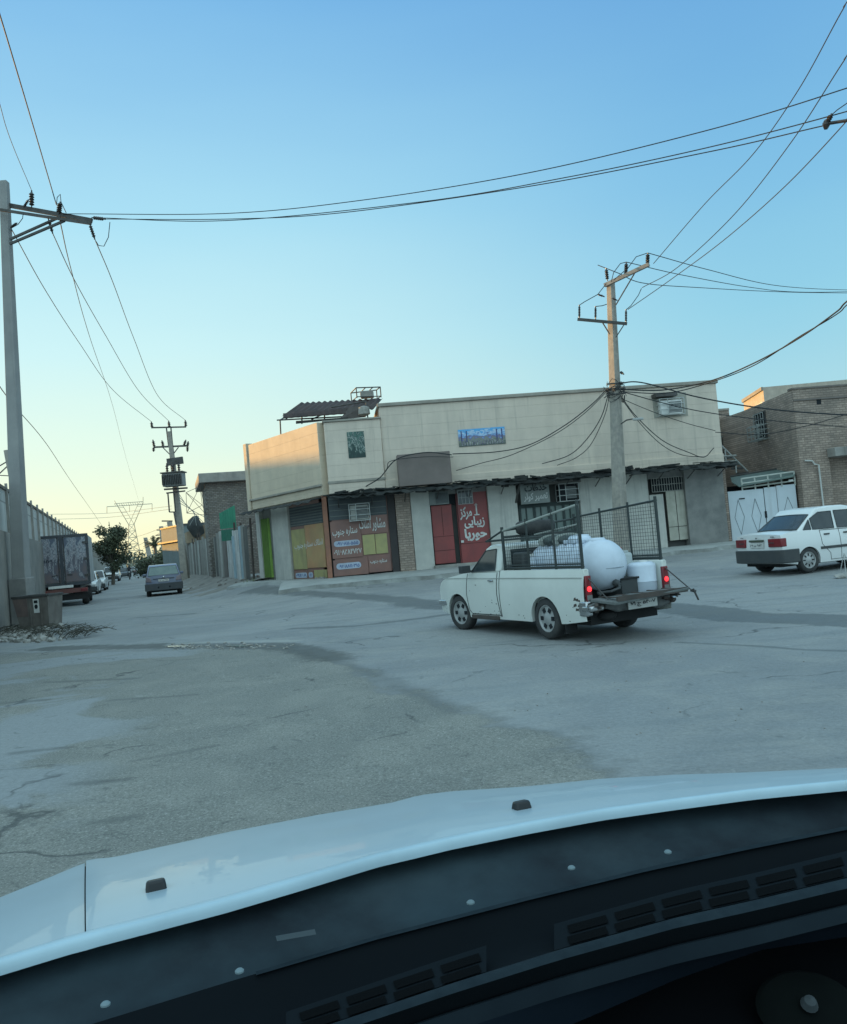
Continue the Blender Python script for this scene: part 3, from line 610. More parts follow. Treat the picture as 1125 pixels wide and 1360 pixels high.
# ----- repair shop front: glazed door behind bars
mb = MB(); a0 = s1(692); a1 = s1(772); zb = .3; F1.box(mb, a0, a1, -.25, -.2, zb, zr(730, 668)); g = mb.build('shop_window', mat('dusty_green_glass', (.09, .13, .12), (.14, .19, .17), sc=1.5, rough=.25, dirt=.5, dirt_hazec=(.2, .24, .22)), bld, world=True)
mb = MB()
for k in range(9): a = lerp(a0, a1 - .05, k / 8); F1.box(mb, a, a + (.09 if k % 2 == 0 else .03), -.2, -.14, zb, zr(730, 668))
F1.box(mb, a0, a1, -.2, -.13, zr(730, 672), zr(730, 667)); F1.box(mb, a0, a1, -.2, -.13, zb + 1.0, zb + 1.08)
mb.build('frame', mat('dark_green_frame', (.035, .055, .055), dirt=.3), g, world=True)
# ----- cream door and barred window at the right
d, a0, a1, zb, zt = door(F1, 884, 652, 915, 716, mat('cream_door', (.50, .48, .40), dirt=.35, streak=True), d=-.08)
mb = MB(); F1.box(mb, lerp(a0, a1, .5) - .01, lerp(a0, a1, .5) + .01, -.08, -.07, zb, zt); F1.box(mb, a0, a1, -.08, -.07, zb + .5, zb + .52); mb.build('panel_joint', MATS['dark_post'], d, world=True)
seg('door_jamb', 866.5, 885, m_pale, d1=.0, ztop=zr(890, 655))
a0, zt = F1.px(864, 636, -.1); a1, zb = F1.px(912, 650, -.1); mb = MB(); F1.box(mb, a0, a1, -.2, -.1, zb, zt); w = mb.build('window', m_dark, bld, world=True)
mb = MB()
for k in range(15): a = lerp(a0, a1, k / 14); mb.tube(F1.pt(a, -.04, zb), F1.pt(a, -.04, zt), .012)
for k in range(3): z = lerp(zb, zt, k / 2); mb.tube(F1.pt(a0, -.04, z), F1.pt(a1, -.04, z), .014)
mb.build('window_grille', mat('light_bars', (.34, .34, .31), dirt=.4), w, world=True)
# ----- ragged tin awning along the whole front with black debris
m_tin = mat('black_rusty_tin', (.022, .026, .026), (.012, .015, .015), sc=4, rough=.9, dirt=.45, dirt_hazec=(.07, .065, .055), dsc=3)
aw = thing('tin_awning', F1.pt(4, .5, ZMID - .2), 'ragged blackened tin awning running along the front above the shop doors', 'awning')
mb = MB(); rnd = random.Random(5); n = 90
rj = [rnd.uniform(-.07, .07) for _ in range(n + 1)]
def fa(u, v):
    i = round(u * n); a = lerp(SL, LEN1 + .12, u); return F1.pt(a, .34 + v * .78, ZMID - .03 - v * .13 - (abs(rj[i]) * 1.6 * v if v > .9 else 0) + .02 * math.sin(i * 2.1))
mb.grid(fa, n, 5); mb.build('tin_sheet', m_tin, aw, world=True, solid=.02)
mb = MB(); n2 = 30
def fb(u, v):
    i = round(u * n2); a = lerp(-.05, L2 + .1, u); return F2.pt(a, .32 + v * .62, ZMID - .09 - v * .10 - abs(rj[i]) * 1.3 * (v > .9) + .018 * math.sin(i * 2.1))
mb.grid(fb, n2, 5); mb.build('tin_sheet', m_tin, aw, world=True, solid=.02)
mb = MB()
for k in range(260):
    a = rnd.uniform(SL, LEN1); big_ = 1.9 if 4.2 < a < 8.8 and rnd.random() < .6 else 1; l = rnd.uniform(.15, .7)
    p = F1.pt(a, rnd.uniform(.45, 1.05), ZMID + rnd.uniform(-.22, .02)); mb.box(p, (l, rnd.uniform(.05, .25), rnd.uniform(.02, .07) * big_), Matrix.Rotation(rnd.gauss(0, .25), 3, 'Z') @ Matrix.Rotation(rnd.gauss(0, .09), 3, 'Y'))
mb.build('scrap_boards', m_tin, aw, world=True, weld=False)
mb = MB()
for k in range(13):
    a = lerp(SL + .3, LEN1 - .2, k / 12); mb.tube(F1.pt(a, .05, ZMID - .5), F1.pt(a, .95, ZMID - .16), .018, n=6)
mb.tube(F1.pt(s1(684, 643), .9, zr(686, 640, .9)), F1.pt(s1(681, 665), .5, zr(681, 668, .5)), .04)
mb.build('bracket', m_steel, aw, world=True)
# ----- box-shaped sign case
mb = MB(); F1.pbox(mb, 527, 604, 601, 641, .42, .85)
tag(mb.build('sign_box', mat('brown_pink_sheet', (.19, .15, .135), (.155, .125, .11), sc=2, rough=.6, dirt=.3), bevel=.02), 'blank brownish box sign projecting above the brick pillar and red doors', 'sign')
# ----- banner and poster
def banner_mat(name, stops, blot, sc):
    m = bpy.data.materials.new(name); t = nt(m); L = t.links.new; out = N(t, 'ShaderNodeOutputMaterial'); b = N(t, 'ShaderNodeBsdfPrincipled', Roughness=.6); L(b.outputs[0], out.inputs[0])
    tc = N(t, 'ShaderNodeTexCoord'); sp = N(t, 'ShaderNodeSeparateXYZ'); L(tc.outputs['Generated'], sp.inputs[0]); n = N(t, 'ShaderNodeTexNoise', Scale=sc, Detail=3.0); L(tc.outputs['Generated'], n.inputs['Vector'])
    ad = N(t, 'ShaderNodeMath', operation='MULTIPLY_ADD'); L(n.outputs[0], ad.inputs[0]); ad.inputs[1].default_value = blot; sb = N(t, 'ShaderNodeMath', operation='SUBTRACT'); L(sp.outputs[2], sb.inputs[0]); sb.inputs[1].default_value = blot * .5; L(sb.outputs[0], ad.inputs[2])
    r = N(t, 'ShaderNodeValToRGB'); e = r.color_ramp.elements
    while len(e) < len(stops): e.new(.5)
    for el, (p, c) in zip(e, stops): el.position = p; el.color = c4(c)
    L(ad.outputs[0], r.inputs[0]); L(r.outputs[0], b.inputs['Base Color']); return m
m_ban = banner_mat('banner_print', [(.0, (.08, .10, .09)), (.35, (.22, .24, .20)), (.5, (.16, .14, .26)), (.62, (.18, .36, .62)), (.78, (.46, .58, .70)), (.9, (.09, .33, .62)), (1.0, (.10, .38, .70))], 1.0, 9)
t_ = thing('banner', F1.pt(s1(640, 580), .3, zr(640, 592)), 'wide faded blue printed banner with row of figures fixed high on the wall', 'banner')
mb = MB(); F1.pbox(mb, 608, 571, 672, 589, .26, .275); mb.build('sheet', m_ban, t_, world=True)
mb = MB(); a0, zt = F1.px(608.5, 572, .28); a1, zb = F1.px(672, 588.5, .28)
for k in range(17):
    a = lerp(a0 + .12, a1 - .12, k / 16); h_ = .14 + .09 * rnd.random(); F1.box(mb, a - .025, a + .025, .276, .279, zb + .02, zb + h_)
mb.build('printed_figures', mat('figure_ink', (.40, .40, .36), (.06, .05, .12), sc=12, dirt=0), t_, world=True)
mb = MB()
for f_ in (.06, .17, .82, .93): a = lerp(a0, a1, f_); F1.box(mb, a - .02, a + .02, .276, .279, zb + .15, zt - .03)
mb.build('printed_columns', mat('column_ink', (.07, .08, .20), dirt=0), t_, world=True)
t_ = thing('poster', F1.pt(s1(474, 590), .35, zr(474, 606)), 'torn green and white poster pasted on the left wing of the beige wall', 'poster')
mb = MB(); a0, zt = F1.px(460.5, 574, .36); a1, zb = F1.px(486, 607, .36)
F1.box(mb, a0, a1, .345, .36, zb, zt)
mb.build('sheet', banner_mat('poster_print', [(.0, (.02, .045, .04)), (.30, (.03, .07, .06)), (.40, (.34, .38, .34)), (.46, (.03, .08, .07)), (.58, (.04, .08, .07)), (.66, (.36, .40, .36)), (.74, (.03, .07, .06)), (1.0, (.08, .16, .13))], 2.2, 5), t_, world=True)
# ----- air conditioners
m_ac = mat('cream_ac_case', (.42, .42, .38), (.33, .33, .30), dirt=.4)
def ac(F, x0, y0, x1, y1, d0, d1, label, cage=True, mcase=m_ac, hollow=False):
    a0, zt = F.px(x0, y0, d1); a1, zb = F.px(x1, y1, d1); w = a1 - a0; h = zt - zb
    t = thing('air_conditioner', F.pt((a0 + a1) / 2, (d0 + d1) / 2, zb), label, 'air conditioner')
    mb = MB(); F.box(mb, a0 + .06 * w, a1 - .06 * w, d0, d1 - .07, zb + .06 * h, zt - .08 * h); mb.build('case', m_dark if hollow else mcase, t, world=True, bevel=.01)
    mb = MB(); F.box(mb, a0 + .35 * w, a1 - .1 * w, d1 - .07, d1 - .055, zb + .14 * h, zt - .2 * h); mb.build('grille', m_slat, t, world=True)
    mb = MB()
    for k in range(9): z = zb + h * (.18 + .62 * k / 8); F.box(mb, a0 + .36 * w, a1 - .12 * w, d1 - .055, d1 - .045, z, z + .012)
    mb.build('louvre', mcase, t, world=True)
    if cage:
        mb = MB(); r = .016
        for a in (a0, a1):
            for dd in (d0, d1): mb.tube(F.pt(a, dd, zb), F.pt(a, dd, zt), r)
        for k in range(4):
            z = lerp(zb, zt, k / 3); mb.tube(F.pt(a0, d1, z), F.pt(a1, d1, z), r)
            for a in (a0, a1): mb.tube(F.pt(a, d0, z), F.pt(a, d1, z), r)
        for a in (lerp(a0, a1, .33),): mb.tube(F.pt(a, d1, zb), F.pt(a, d1, zt), r)
        mb.build('cage', mat('pale_angle_iron', (.5, .52, .5), dirt=.3), t, world=True)
    return t
ac(F1, 463, 670, 492, 690, -.1, .45, 'caged window air conditioner over the brown lettered shutter')
ac(F1, 567.5, 652, 599, 670, -.25, .15, 'grey window air conditioner above the narrow red door leaf', cage=False, mcase=mat('grey_ac_case', (.24, .26, .25), dirt=.3))
ac(F1, 742, 643, 770, 664, -.2, .3, 'dark empty air conditioner cage beside the repair shop sign', hollow=True)
ac(F1, 876, 530, 910, 549, -.1, .62, 'window air conditioner on a bracket high at the right end of the beige wall', mcase=m_white)
mb = MB(); F1.pbox(mb, 871, 522, 900, 525, .25, .7); tag(mb.build('air_conditioner_hood', m_steel), 'thin dark sheet hood fixed above the high right air conditioner', 'hood')
mb = MB(); F1.pbox(mb, 866, 524, 914, 552, .25, .262); mb.build('wall_patch', mat('patch_render', (.42, .40, .34), dirt=.4), bld, world=True)
# ----- repair shop sign
t_ = thing('shop_sign', F1.pt(s1(710, 655), .2, zr(710, 668)), 'grey shop sign with two lines of dark hand lettering over the barred shop', 'sign')
mb = MB(); a0, zt = F1.px(690, 641, .2); a1, zb = F1.px(731, 667, .2); F1.box(mb, a0, a1, .12, .2, zb, zt); mb.build('board', mat('grey_board', (.27, .29, .27), (.20, .22, .21), sc=3, dirt=.4), t_, world=True, bevel=.008)
h_ = zt - zb; w_ = a1 - a0; m_ink = mat('dark_ink', (.035, .04, .045), dirt=.1)
txt('خدمات', F1, t_, a0 + .15 * w_, a0 + .92 * w_, zb + .56 * h_, zb + .92 * h_, .203, m_ink, bold=.03)
txt('تعمیر کولر', F1, t_, a0 + .1 * w_, a0 + .93 * w_, zb + .1 * h_, zb + .5 * h_, .203, m_text, bold=.02)
mb = MB(); a0, zt = F1.px(692, 631, .2); a1, zb = F1.px(772, 640, .2); F1.box(mb, a0, a1, .0, .2, zb, zt); mb.build('fascia', mat('fascia_grey', (.20, .19, .175), dirt=.5), bld, world=True, bevel=.01)
# ----- rooftop shed
rf = thing('roof_shelter', F1.pt(-1.5, -1.5, ZLOW), 'makeshift roof shelter of brown corrugated sheets on thin poles above the left wing', 'shelter')
m_corr = mat('brown_corrugated', (.065, .038, .036), (.038, .028, .028), sc=3, rough=.7, dirt=.4)
def corr(p00, p10, p01, p11, waves, amp, nrm, mat_, par, name='corrugated_sheet'):
    n = waves * 6; mb = MB(); nrm = Vector(nrm).normalized()
    mb.grid(lambda u, v: p00.lerp(p10, u).lerp(p01.lerp(p11, u), v) + nrm * amp * math.sin(u * waves * 2 * math.pi), n, 3)
    return mb.build(name, mat_, par, world=True, smooth=True, ang=80, solid=.008)
corr(P(374, 553, 31.5), P(496, 543, 30.4), P(399, 535, 32.3), P(508, 529, 31.2), 14, .03, (0, -.4, 1), m_corr, rf)
corr(P(376, 556, 31.4), P(470, 549, 30.5), P(376, 549, 31.5), P(470, 541, 30.6), 10, .03, (0, 1, 0), m_corr, rf)
mb = MB()
for a, b in (((372, 558, 32), (373, 578, 32)), ((401, 549, 31.5), (401, 563, 31.5)), ((431, 547, 31.2), (431, 560, 31)), ((486, 533, 30.4), (489, 559, 30.2)),
             ((368, 558, 32), (462, 553, 31)), ((380, 556, 32), (396, 545, 33)), ((414, 557, 31.5), (440, 545, 33)), ((486, 533, 30.4), (440, 541, 30.8)), ((372, 558, 32), (386, 549, 34))):
    mb.tube(P(*a), P(*b), .028)
mb.build('pole_frame', m_steel, rf, world=True)
mb = MB(); mb.hexa([P(450, 558, 30.6), P(484, 554, 30.4), P(486, 554, 32), P(462, 556, 32), P(464, 541, 30.6), P(484, 538, 30.4), P(486, 538, 32), P(472, 540, 32)]); mb.build('dark_screen', mat('brown_cloth', (.06, .05, .05), (.1, .08, .075), sc=6, dirt=.5), rf, world=True)
mb = MB(); mb.hexa([P(393, 563, 31.2), P(462, 556, 30.4), P(462, 556, 32), P(393, 562, 32.4), P(393, 560, 31.2), P(462, 554, 30.4), P(462, 554, 32), P(393, 559, 32.4)]); mb.build('plank', m_tin, rf, world=True)
mb = MB(); mb.lathe([(.12, 0), (.22, .05), (.2, .3), (.05, .36)], P(484, 552, 30.3)); mb.build('clay_pot', m_stone, rf, world=True, smooth=True)
cg = thing('roof_cage', P(488, 528, 31), 'open frame of thin angle iron standing on the brown roof shelter', 'cage')
mb = MB(); q = {}
for k, (x, y, Y) in enumerate(((473, 515, 30.8), (505, 514, 30.4), (500, 518, 32.2), (466, 522, 32.0))): q[k] = P(x, y, Y)
for k in range(4): mb.tube(q[k], q[(k + 1) % 4], .022); mb.tube(q[k], q[k] - V(0, 0, .38), .022); mb.tube(q[k] - V(0, 0, .34), q[(k + 1) % 4] - V(0, 0, .34), .018)
mb.tube(q[0].lerp(q[1], .4), q[3].lerp(q[2], .4), .02); mb.tube(q[0].lerp(q[1], .7), q[3].lerp(q[2], .7), .02)
mb.build('angle_frame', m_steel, cg, world=True)
mb = MB(); c_ = (q[0] + q[2]) / 2 - V(0, 0, .22); mb.box(c_, (.5, .4, .25)); mb.build('tank_box', m_conc, cg, world=True, bevel=.03)
# ----- raised concrete apron and kerb before the building
mb = MB(); NN = 70
kx = [(300, 3.6), (380, 2.6), (470, 2.6), (560, 2.8), (700, 3.0), (860, 3.1), (975, 2.6)]
def apron(u, v):
    a = lerp(SL - 1.9, LEN1 + .6, u); dd = interp([(SL, 2.3), (0, 2.5), (6, 2.9), (11, 2.6), (LEN1, 2.2)], a) + .06 * math.sin(a * 3.1) + .05 * math.sin(a * 7.7)
    p = F1.pt(a, lerp(dd, -.25, v), 0); p.z = lerp(zg(p.x, p.y) + .13, .52, v ** .9) + .01 * math.sin(a * 4 + v * 9); return p
mb.grid(apron, NN, 8)
m_apr = mat('pale_worn_concrete', (.38, .39, .37), (.29, .30, .285), sc=1.5, bump=.3, dirt=.5, dsc=1.2, dirt_hazec=(.2, .205, .2))
struct(mb.build('pavement', m_apr, smooth=True, keep=True))
mb = MB(); mb.grid(lambda u, v: apron(u, 0) + F1.n * (.02 + .10 * (1 - v)) + V(0, 0, (v - 1) * .22 - .002), NN, 3); mb.grid(lambda u, v: apron(u, 0) + F1.n * (.02 - .02 * v) + V(0, 0, .004 * 0 - .002), NN, 1)
struct(mb.build('kerb', mat('kerb_concrete', (.30, .31, .29), (.17, .175, .165), sc=2, bump=.5, dirt=.6, dsc=1.5), keep=True))
scatter('rubble', lambda: G(random.triangular(405, 470, 432), random.gauss(778, 1.6), .22), 46, .05, .17, m_stone, 'broken kerb stones in front of the left lettered shutter', 'rubble')
# step edge of the pavement on the slanted side
mb = MB(); mb.grid(lambda u, v: (lambda p: V(p.x, p.y, zg(p.x, p.y) - .06 if v < .01 else lerp(zg(p.x, p.y) + .1, .5, v)))(F2.pt(lerp(-.6, L2 + .9, u), lerp(1.5, -.2, v ** 1.6), 0)), 20, 8); struct(mb.build('pavement', m_apr, keep=True))
# ================================================================ RIGHT SIDE: courtyard gate and brick houses
K = P(1063, 620, 30.6); K2 = P(1400, 600, 31.6)
F3 = Fr((K.x, K.y), (K2.x, K2.y))
S0 = V(K.x + .15, 38.0, 0)
F4 = Fr((S0.x, S0.y), (K.x, K.y))                          # courtyard side wall, facing left
F5 = Fr((11.3, 37.6), (S0.x + .2, 37.9))                   # back wall of the courtyard
hs = thing('brick_house', F3.pt(2, -3, .4), 'brown brick two-storey house behind the white sedan, right of the white gate', 'house')
mb3 = m_brick(F3, 'house_brick_front'); mb4 = m_brick(F4, 'house_brick_side')
zt3 = F3.px(1066, 517)[1]; ztn = F4.px(980, 556)[1]
zc = F3.px(1100, 606, .0)[1]
mb = MB(); F3.box(mb, .001, 8, -.35, 0, zc, zt3 + .02); F3.box(mb, .6, 8, -8, -.35, .1, zt3); F3.box(mb, .001, 1.15, -.35, 0, .1, zc - .002); mb.build('front_wall', mb3, hs, world=True)
mb = MB(); F3.box(mb, 1.151, 8, -8, -.5, .1, zc); mb.build('shop_recess', mb3, hs, world=True)
mb = MB(); F4.box(mb, .0, F4.len - .02, -.25, .012, .1, zt3); mb.build('side_wall', mb4, hs, world=True)
mb = MB(); F3.box(mb, .0, 8, -.1, .05, zt3 - .42, zt3 - .36); F3.box(mb, -.03, 8, -.3, .04, zt3 + .02, zt3 + .08); mb.build('brick_ledge', mat('ledge', (.20, .17, .15), dirt=.3), hs, world=True)
mb = MB(); a0, zt = F3.px(1084, 529); a1, zb = F3.px(1091, 537); F3.box(mb, a0, a1, -.1, .004, zb, zt); mb.build('vent_opening', m_dark, hs, world=True)
mb = MB(); F3.box(mb, 1.1, 8, -.4, .5, zc - .05, zc + .28); mb.build('concrete_slab', m_conc, hs, world=True, bevel=.02)
mb = MB(); a0, z0 = F3.px(1068, 612); a1, z1 = F3.px(1080, 690)
mb.poly([F3.pt(a0, .05, z0), F3.pt(a0 + .28, .06, z0 - .03), F3.pt(a0 + .34, .08, z0 - .16), F3.pt(a0 + .5, .08, z0 - .2), F3.pt(a0 + .52, .08, z1 + .5), F3.pt(a0 + .52, .08, z1)], .03, 8); mb.build('drain_pipe', mat('white_pipe', (.62, .62, .58), dirt=.3), hs, world=True, smooth=True)
def barred(F, x0, y0, x1, y1, par, n=5, rows=3, d=.02, name='window', m=None):
    a0, zt = F.px(x0, y0, d); a1, zb = F.px(x1, y1, d)
    if a1 < a0: a0, a1 = a1, a0
    mb = MB(); F.box(mb, a0, a1, -.1, d, zb, zt); w = mb.build(name, m_dark, par, world=True)
    mb = MB()
    for k in range(n + 1): a = lerp(a0, a1, k / n); mb.tube(F.pt(a, d + .09, zb), F.pt(a, d + .09, zt), .016, n=5)
    for k in range(rows + 1): z = lerp(zb, zt, k / rows); mb.tube(F.pt(a0, d + .09, z), F.pt(a1, d + .09, z), .016, n=5)
    mb.build('window_grille', m or mat('weathered_bars', (.36, .38, .36), dirt=.3), w, world=True)
    mb = MB(); F.box(mb, a0 - .06, a0 - .003, -.1, d + .03, zb - .06, zt + .06); F.box(mb, a1 + .003, a1 + .06, -.1, d + .03, zb - .06, zt + .06); F.box(mb, a0 - .003, a1 + .003, -.1, d + .03, zt + .003, zt + .06); F.box(mb, a0 - .003, a1 + .003, -.1, d + .03, zb - .06, zb - .003); mb.build('frame', m_steel, w, world=True)
    return w
barred(F4, 1003, 552, 1019, 580, hs, 4, 4)
t_ = thing('window_cage', F4.pt(F4.px(1000, 575, .3)[0], .3, F4.px(1000, 583, .3)[1]), 'small pale iron cage hung on the brick side wall beside the barred window', 'cage')
mb = MB(); a0, zt = F4.px(992, 569, .5); a1, zb = F4.px(1008, 583, .5)
for k in range(4):
    for j in range(4): a = lerp(a0, a1, k / 3); z = lerp(zb, zt, j / 3); mb.tube(F4.pt(a, .05, z), F4.pt(a, .5, z), .012, n=4)
for k in range(4): a = lerp(a0, a1, k / 3); z = lerp(zb, zt, k / 3); mb.tube(F4.pt(a, .5, zb), F4.pt(a, .5, zt), .016, n=4); mb.tube(F4.pt(a0, .5, z), F4.pt(a1, .5, z), .016, n=4)
mb.build('iron_frame', MATS['weathered_bars'], t_, world=True)
# brick wing at the back of the courtyard
bk = thing('brick_outbuilding', F5.pt(1, -1, .4), 'narrow brown brick building seen between the beige building and the brick house', 'house')
z5 = F5.px(950, 546)[1]
mb = MB(); F5.box(mb, -1.5, F5.len, -3, 0, .3, z5); mb.build('wall', m_brick(F5, 'outbuilding_brick'), bk, world=True)
mb = MB(); F5.box(mb, -1.5, F5.len, -3, .04, z5, z5 + .09); mb.build('coping', MATS['coping'], bk, world=True)
barred(F5, 952, 581, 968, 610, bk, 3, 1, name='window')
# outside stair
st = thing('outside_stair', P(965, 640, 33), 'steel stair with pale sloping handrail rising behind the white gate beside the beige building', 'stair')
mb = MB(); mb.tube(P(948, 582, 32.4), P(993, 626, 33.2), .035); mb.tube(P(953, 587, 32.4), P(955, 610, 32.4), .03); mb.tube(P(963, 598, 32.6), P(965, 622, 32.6), .03); mb.tube(P(977, 612, 32.8), P(978, 628, 32.8), .03); mb.build('handrail', mat('pale_rail', (.46, .47, .45), dirt=.3), st, world=True)
mb = MB()
for k in range(5):
    x = 957 + k * 7; y = 607 + k * 7; mb.hexa([P(x, y + 3, 33.6), P(x + 16, y + 2, 33.6), P(x + 16, y + 2, 34.4), P(x, y + 3, 34.4), P(x, y, 33.6), P(x + 16, y - 1, 33.6), P(x + 16, y - 1, 34.4), P(x, y, 34.4)])
mb.build('step', m_steel, st, world=True)
mb = MB(); mb.tube(P(946, 607, 32.3), P(978, 605, 32.3), .04); mb.tube(P(946, 614, 32.3), P(978, 612, 32.3), .03); mb.build('landing_edge', mat('landing_concrete', (.3, .3, .28), dirt=.4), st, world=True)
# gate
g0, g1 = P(971, 700, 31.45), P(1062, 690, 30.9)
F6 = Fr((g0.x, g0.y), (g1.x, g1.y))
gt = thing('double_gate', F6.pt(1.2, 0, .45), 'light blue-white sheet steel double gate with thin diamond outlines and a rail on top', 'gate')
m_gate = mat('gate_paint', (.60, .66, .70), (.54, .60, .64), sc=2, rough=.5, dirt=.25, streak=True, dirt_hazec=(.3, .28, .25))
al = F6.px(971, 700)[0]; am = F6.px(1018, 690)[0]; an = F6.px(1035, 690)[0]; ar = F6.px(1061, 690)[0]; zt = F6.px(1000, 650)[1]
mb = MB(); F6.box(mb, al, am - .012, -.05, 0, .45, zt); lf = mb.build('gate_leaf', m_gate, gt, world=True, bevel=.008)
mb = MB(); F6.box(mb, am + .012, an - .008, -.05, .0, .45, zt + .03); F6.box(mb, an + .008, ar, -.05, .0, .45, zt + .06); lf2 = mb.build('gate_leaf', m_gate, gt, world=True, bevel=.008)
m_line = mat('gate_line_shadow', (.17, .20, .22), dirt=0)
def dia(a, w, z0, z1, par):
    mb = MB(); c = [(a, z1), (a + w, (z0 + z1) / 2), (a, z0), (a - w, (z0 + z1) / 2)]
    for k in range(4): mb.tube(F6.pt(c[k][0], .0, c[k][1]), F6.pt(c[(k + 1) % 4][0], .0, c[(k + 1) % 4][1]), .011, n=4)
    mb.build('diamond_moulding', m_line, par, world=True)
dia(lerp(al, am, .27), .17, .75, zt - .35, lf); dia(lerp(al, am, .74), .17, .75, zt - .35, lf); dia(lerp(an, ar, .55), .2, .75, zt - .4, lf2)
mb = MB(); F6.box(mb, lerp(al, am, .30), lerp(al, am, .46), .0, .03, zt - .33, zt - .29); F6.box(mb, am - .035, am + .035, .0, .03, 1.3, 1.55); mb.build('latch', m_dark, gt, world=True)
ra = F6.px(985, 640)[0]; mb = MB()
for z in (zt + .1, zt + .26, zt + .44): mb.tube(F6.pt(ra, 0, z), F6.pt(ar, 0, z + .08), .03, n=6)
for k in range(5): a = lerp(ra, ar, k / 4); mb.tube(F6.pt(a, 0, zt), F6.pt(a, 0, zt + .46 + .08 * k / 4), .03, n=6)
mb.build('top_rail', mat('rail_cream', (.56, .58, .52), dirt=.3), gt, world=True)
mb = MB(); F6.box(mb, am + .9, am + 1.06, .03, .05, zt + .16, zt + .24); mb.build('white_tag', m_white, gt, world=True)
mb = MB(); F6.box(mb, al - .45, al - .03, -.5, .12, .3, F6.px(965, 622)[1]); tag(mb.build('gate_pillar', m_brick(F6, 'gate_pillar_brick'), bevel=.01), 'crumbling brick pillar between the grey rendered wall and the white gate', 'pillar')
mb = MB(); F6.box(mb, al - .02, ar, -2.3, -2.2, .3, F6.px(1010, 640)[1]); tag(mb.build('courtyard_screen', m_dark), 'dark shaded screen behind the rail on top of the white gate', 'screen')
cp = thing('gate_canopy', F6.pt(1.3, -.6, zt + .5), 'dull green sheet canopy sloping over the white gate', 'canopy')
mb = MB(); q = [P(972, 640, 31.3), P(982, 646, 31.2), P(1052, 633, 30.7), P(1056, 630, 30.8), P(1054, 620, 32.6), P(1045, 620, 32.8), P(970, 633, 33.2)]
mb.quad(*q); mb.build('canopy_sheet', mat('dull_green_sheet', (.13, .185, .165), (.10, .145, .13), rough=.6, dirt=.35), cp, world=True, solid=.03)
mb = MB(); mb.tube(P(970, 633, 33.1), P(1054, 619, 32.6), .04); mb.tube(P(1058, 618, 31), P(1060, 636, 31), .05); mb.build('canopy_frame', m_steel, cp, world=True)
# house further back with the sunlit side
F7a, F7b = P(1018, 560, 44), P(1320, 540, 47)
F7 = Fr((F7a.x, F7a.y), (F7b.x, F7b.y)); z7 = F7.px(1018, 514)[1]
fh = thing('rendered_house', F7.pt(3, -3, .4), 'plain rendered house behind the brick house, its left side lit yellow by the low sun', 'house')
mb = MB(); c0 = P(990, 560, 48.3)
e0, e1 = F7.pt(0, 0, 0), F7.pt(F7.len, 0, 0); e2 = e1 + V(0, 6, 0); e3 = V(c0.x, c0.y, 0)
mb.hexa([e0 + V(0, 0, .3), e1 + V(0, 0, .3), e2 + V(0, 0, .3), e3 + V(0, 0, .3), e0 + V(0, 0, z7), e1 + V(0, 0, z7 + .5), e2 + V(0, 0, z7), e3 + V(0, 0, z7)]); mb.build('wall', mat('plain_render', (.50, .44, .36), dirt=.25, streak=True, dirt_hazec=(.3, .26, .2)), fh, world=True)
F8 = Fr((e3.x, e3.y), (e0.x, e0.y))
mb = MB(); F8.box(mb, 0, F8.len, 0, .1, z7 - .16, z7 + .02); F8.box(mb, F8.len * .32, F8.len * .5, 0, .05, z7 - 1.5, z7 - .95); mb.build('cornice', MATS['coping'], fh, world=True)
mb = MB(); F8.box(mb, F8.len * .5, F8.len * .98, 0, .08, z7 - 1.1, z7 - .75); mb.build('white_ledge', m_white, fh, world=True)

# ================================================================ LEFT SIDE OF THE STREET: wall
WA, WB = V(wallX(9), 9, 0), V(wallX(230), 230, 0)
F9 = Fr((WA.x, WA.y), (WB.x, WB.y))          # its n points to the right-hand side of the picture? checked below
if F9.n.x < 0: F9.n = -F9.n
def w9(Y): return (V(wallX(Y), Y, 0) - F9.o).dot(F9.u)
wl = thing('boundary_wall', (wallX(60), 60, 0), 'long grey concrete wall topped with white slab panels along the left of the street', 'wall')
m_wlow = mat('stained_concrete_wall', (.30, .28, .245), (.20, .19, .17), sc=1.2, bump=.4, dirt=.5, streak=True, dirt_hazec=(.15, .15, .14))
mb = MB(); F9.box(mb, 0, F9.len, -.3, 0, -.2, 3.0); mb.build('lower_wall', m_wlow, wl, world=True)
mb = MB(); F9.box(mb, 0, F9.len, -.22, -.1, 3.0, 4.42); mb.build('slab_panels', mat('white_slab', (.58, .58, .54), (.47, .47, .44), sc=.9, dirt=.5, streak=True, dirt_hazec=(.26, .27, .25), brick=((F9.u.x, F9.u.y), 2.5, 2.0, (.5, .5, .5), .03, .22)), wl, world=True)
mb = MB(); F9.box(mb, 0, F9.len, -.26, -.05, 4.42, 4.52); mb.build('wall_coping', m_steel, wl, world=True)
pm = MB()
pm.hexa([V(-.05, -.05, 3.0), V(.05, -.05, 3.0), V(.05, .05, 3.0), V(-.05, .05, 3.0), V(-.035, -.04, 4.66), V(.035, -.04, 4.66), V(.035, .04, 4.66), V(-.035, .04, 4.66)])
post = pm.build('fence_post', m_conc, wl); k = 0
rt = math.atan2(F9.u.y, F9.u.x)
for i in range(46):
    a = w9(18) + i * 2.5; o = post if i == 0 else post.copy()
    if i: COL.objects.link(o)
    p = F9.pt(a, -.06, 0); o.location = (p.x - wl.location.x, p.y - wl.location.y, 0); o.rotation_euler = (0, 0, rt)
    o.parent = wl
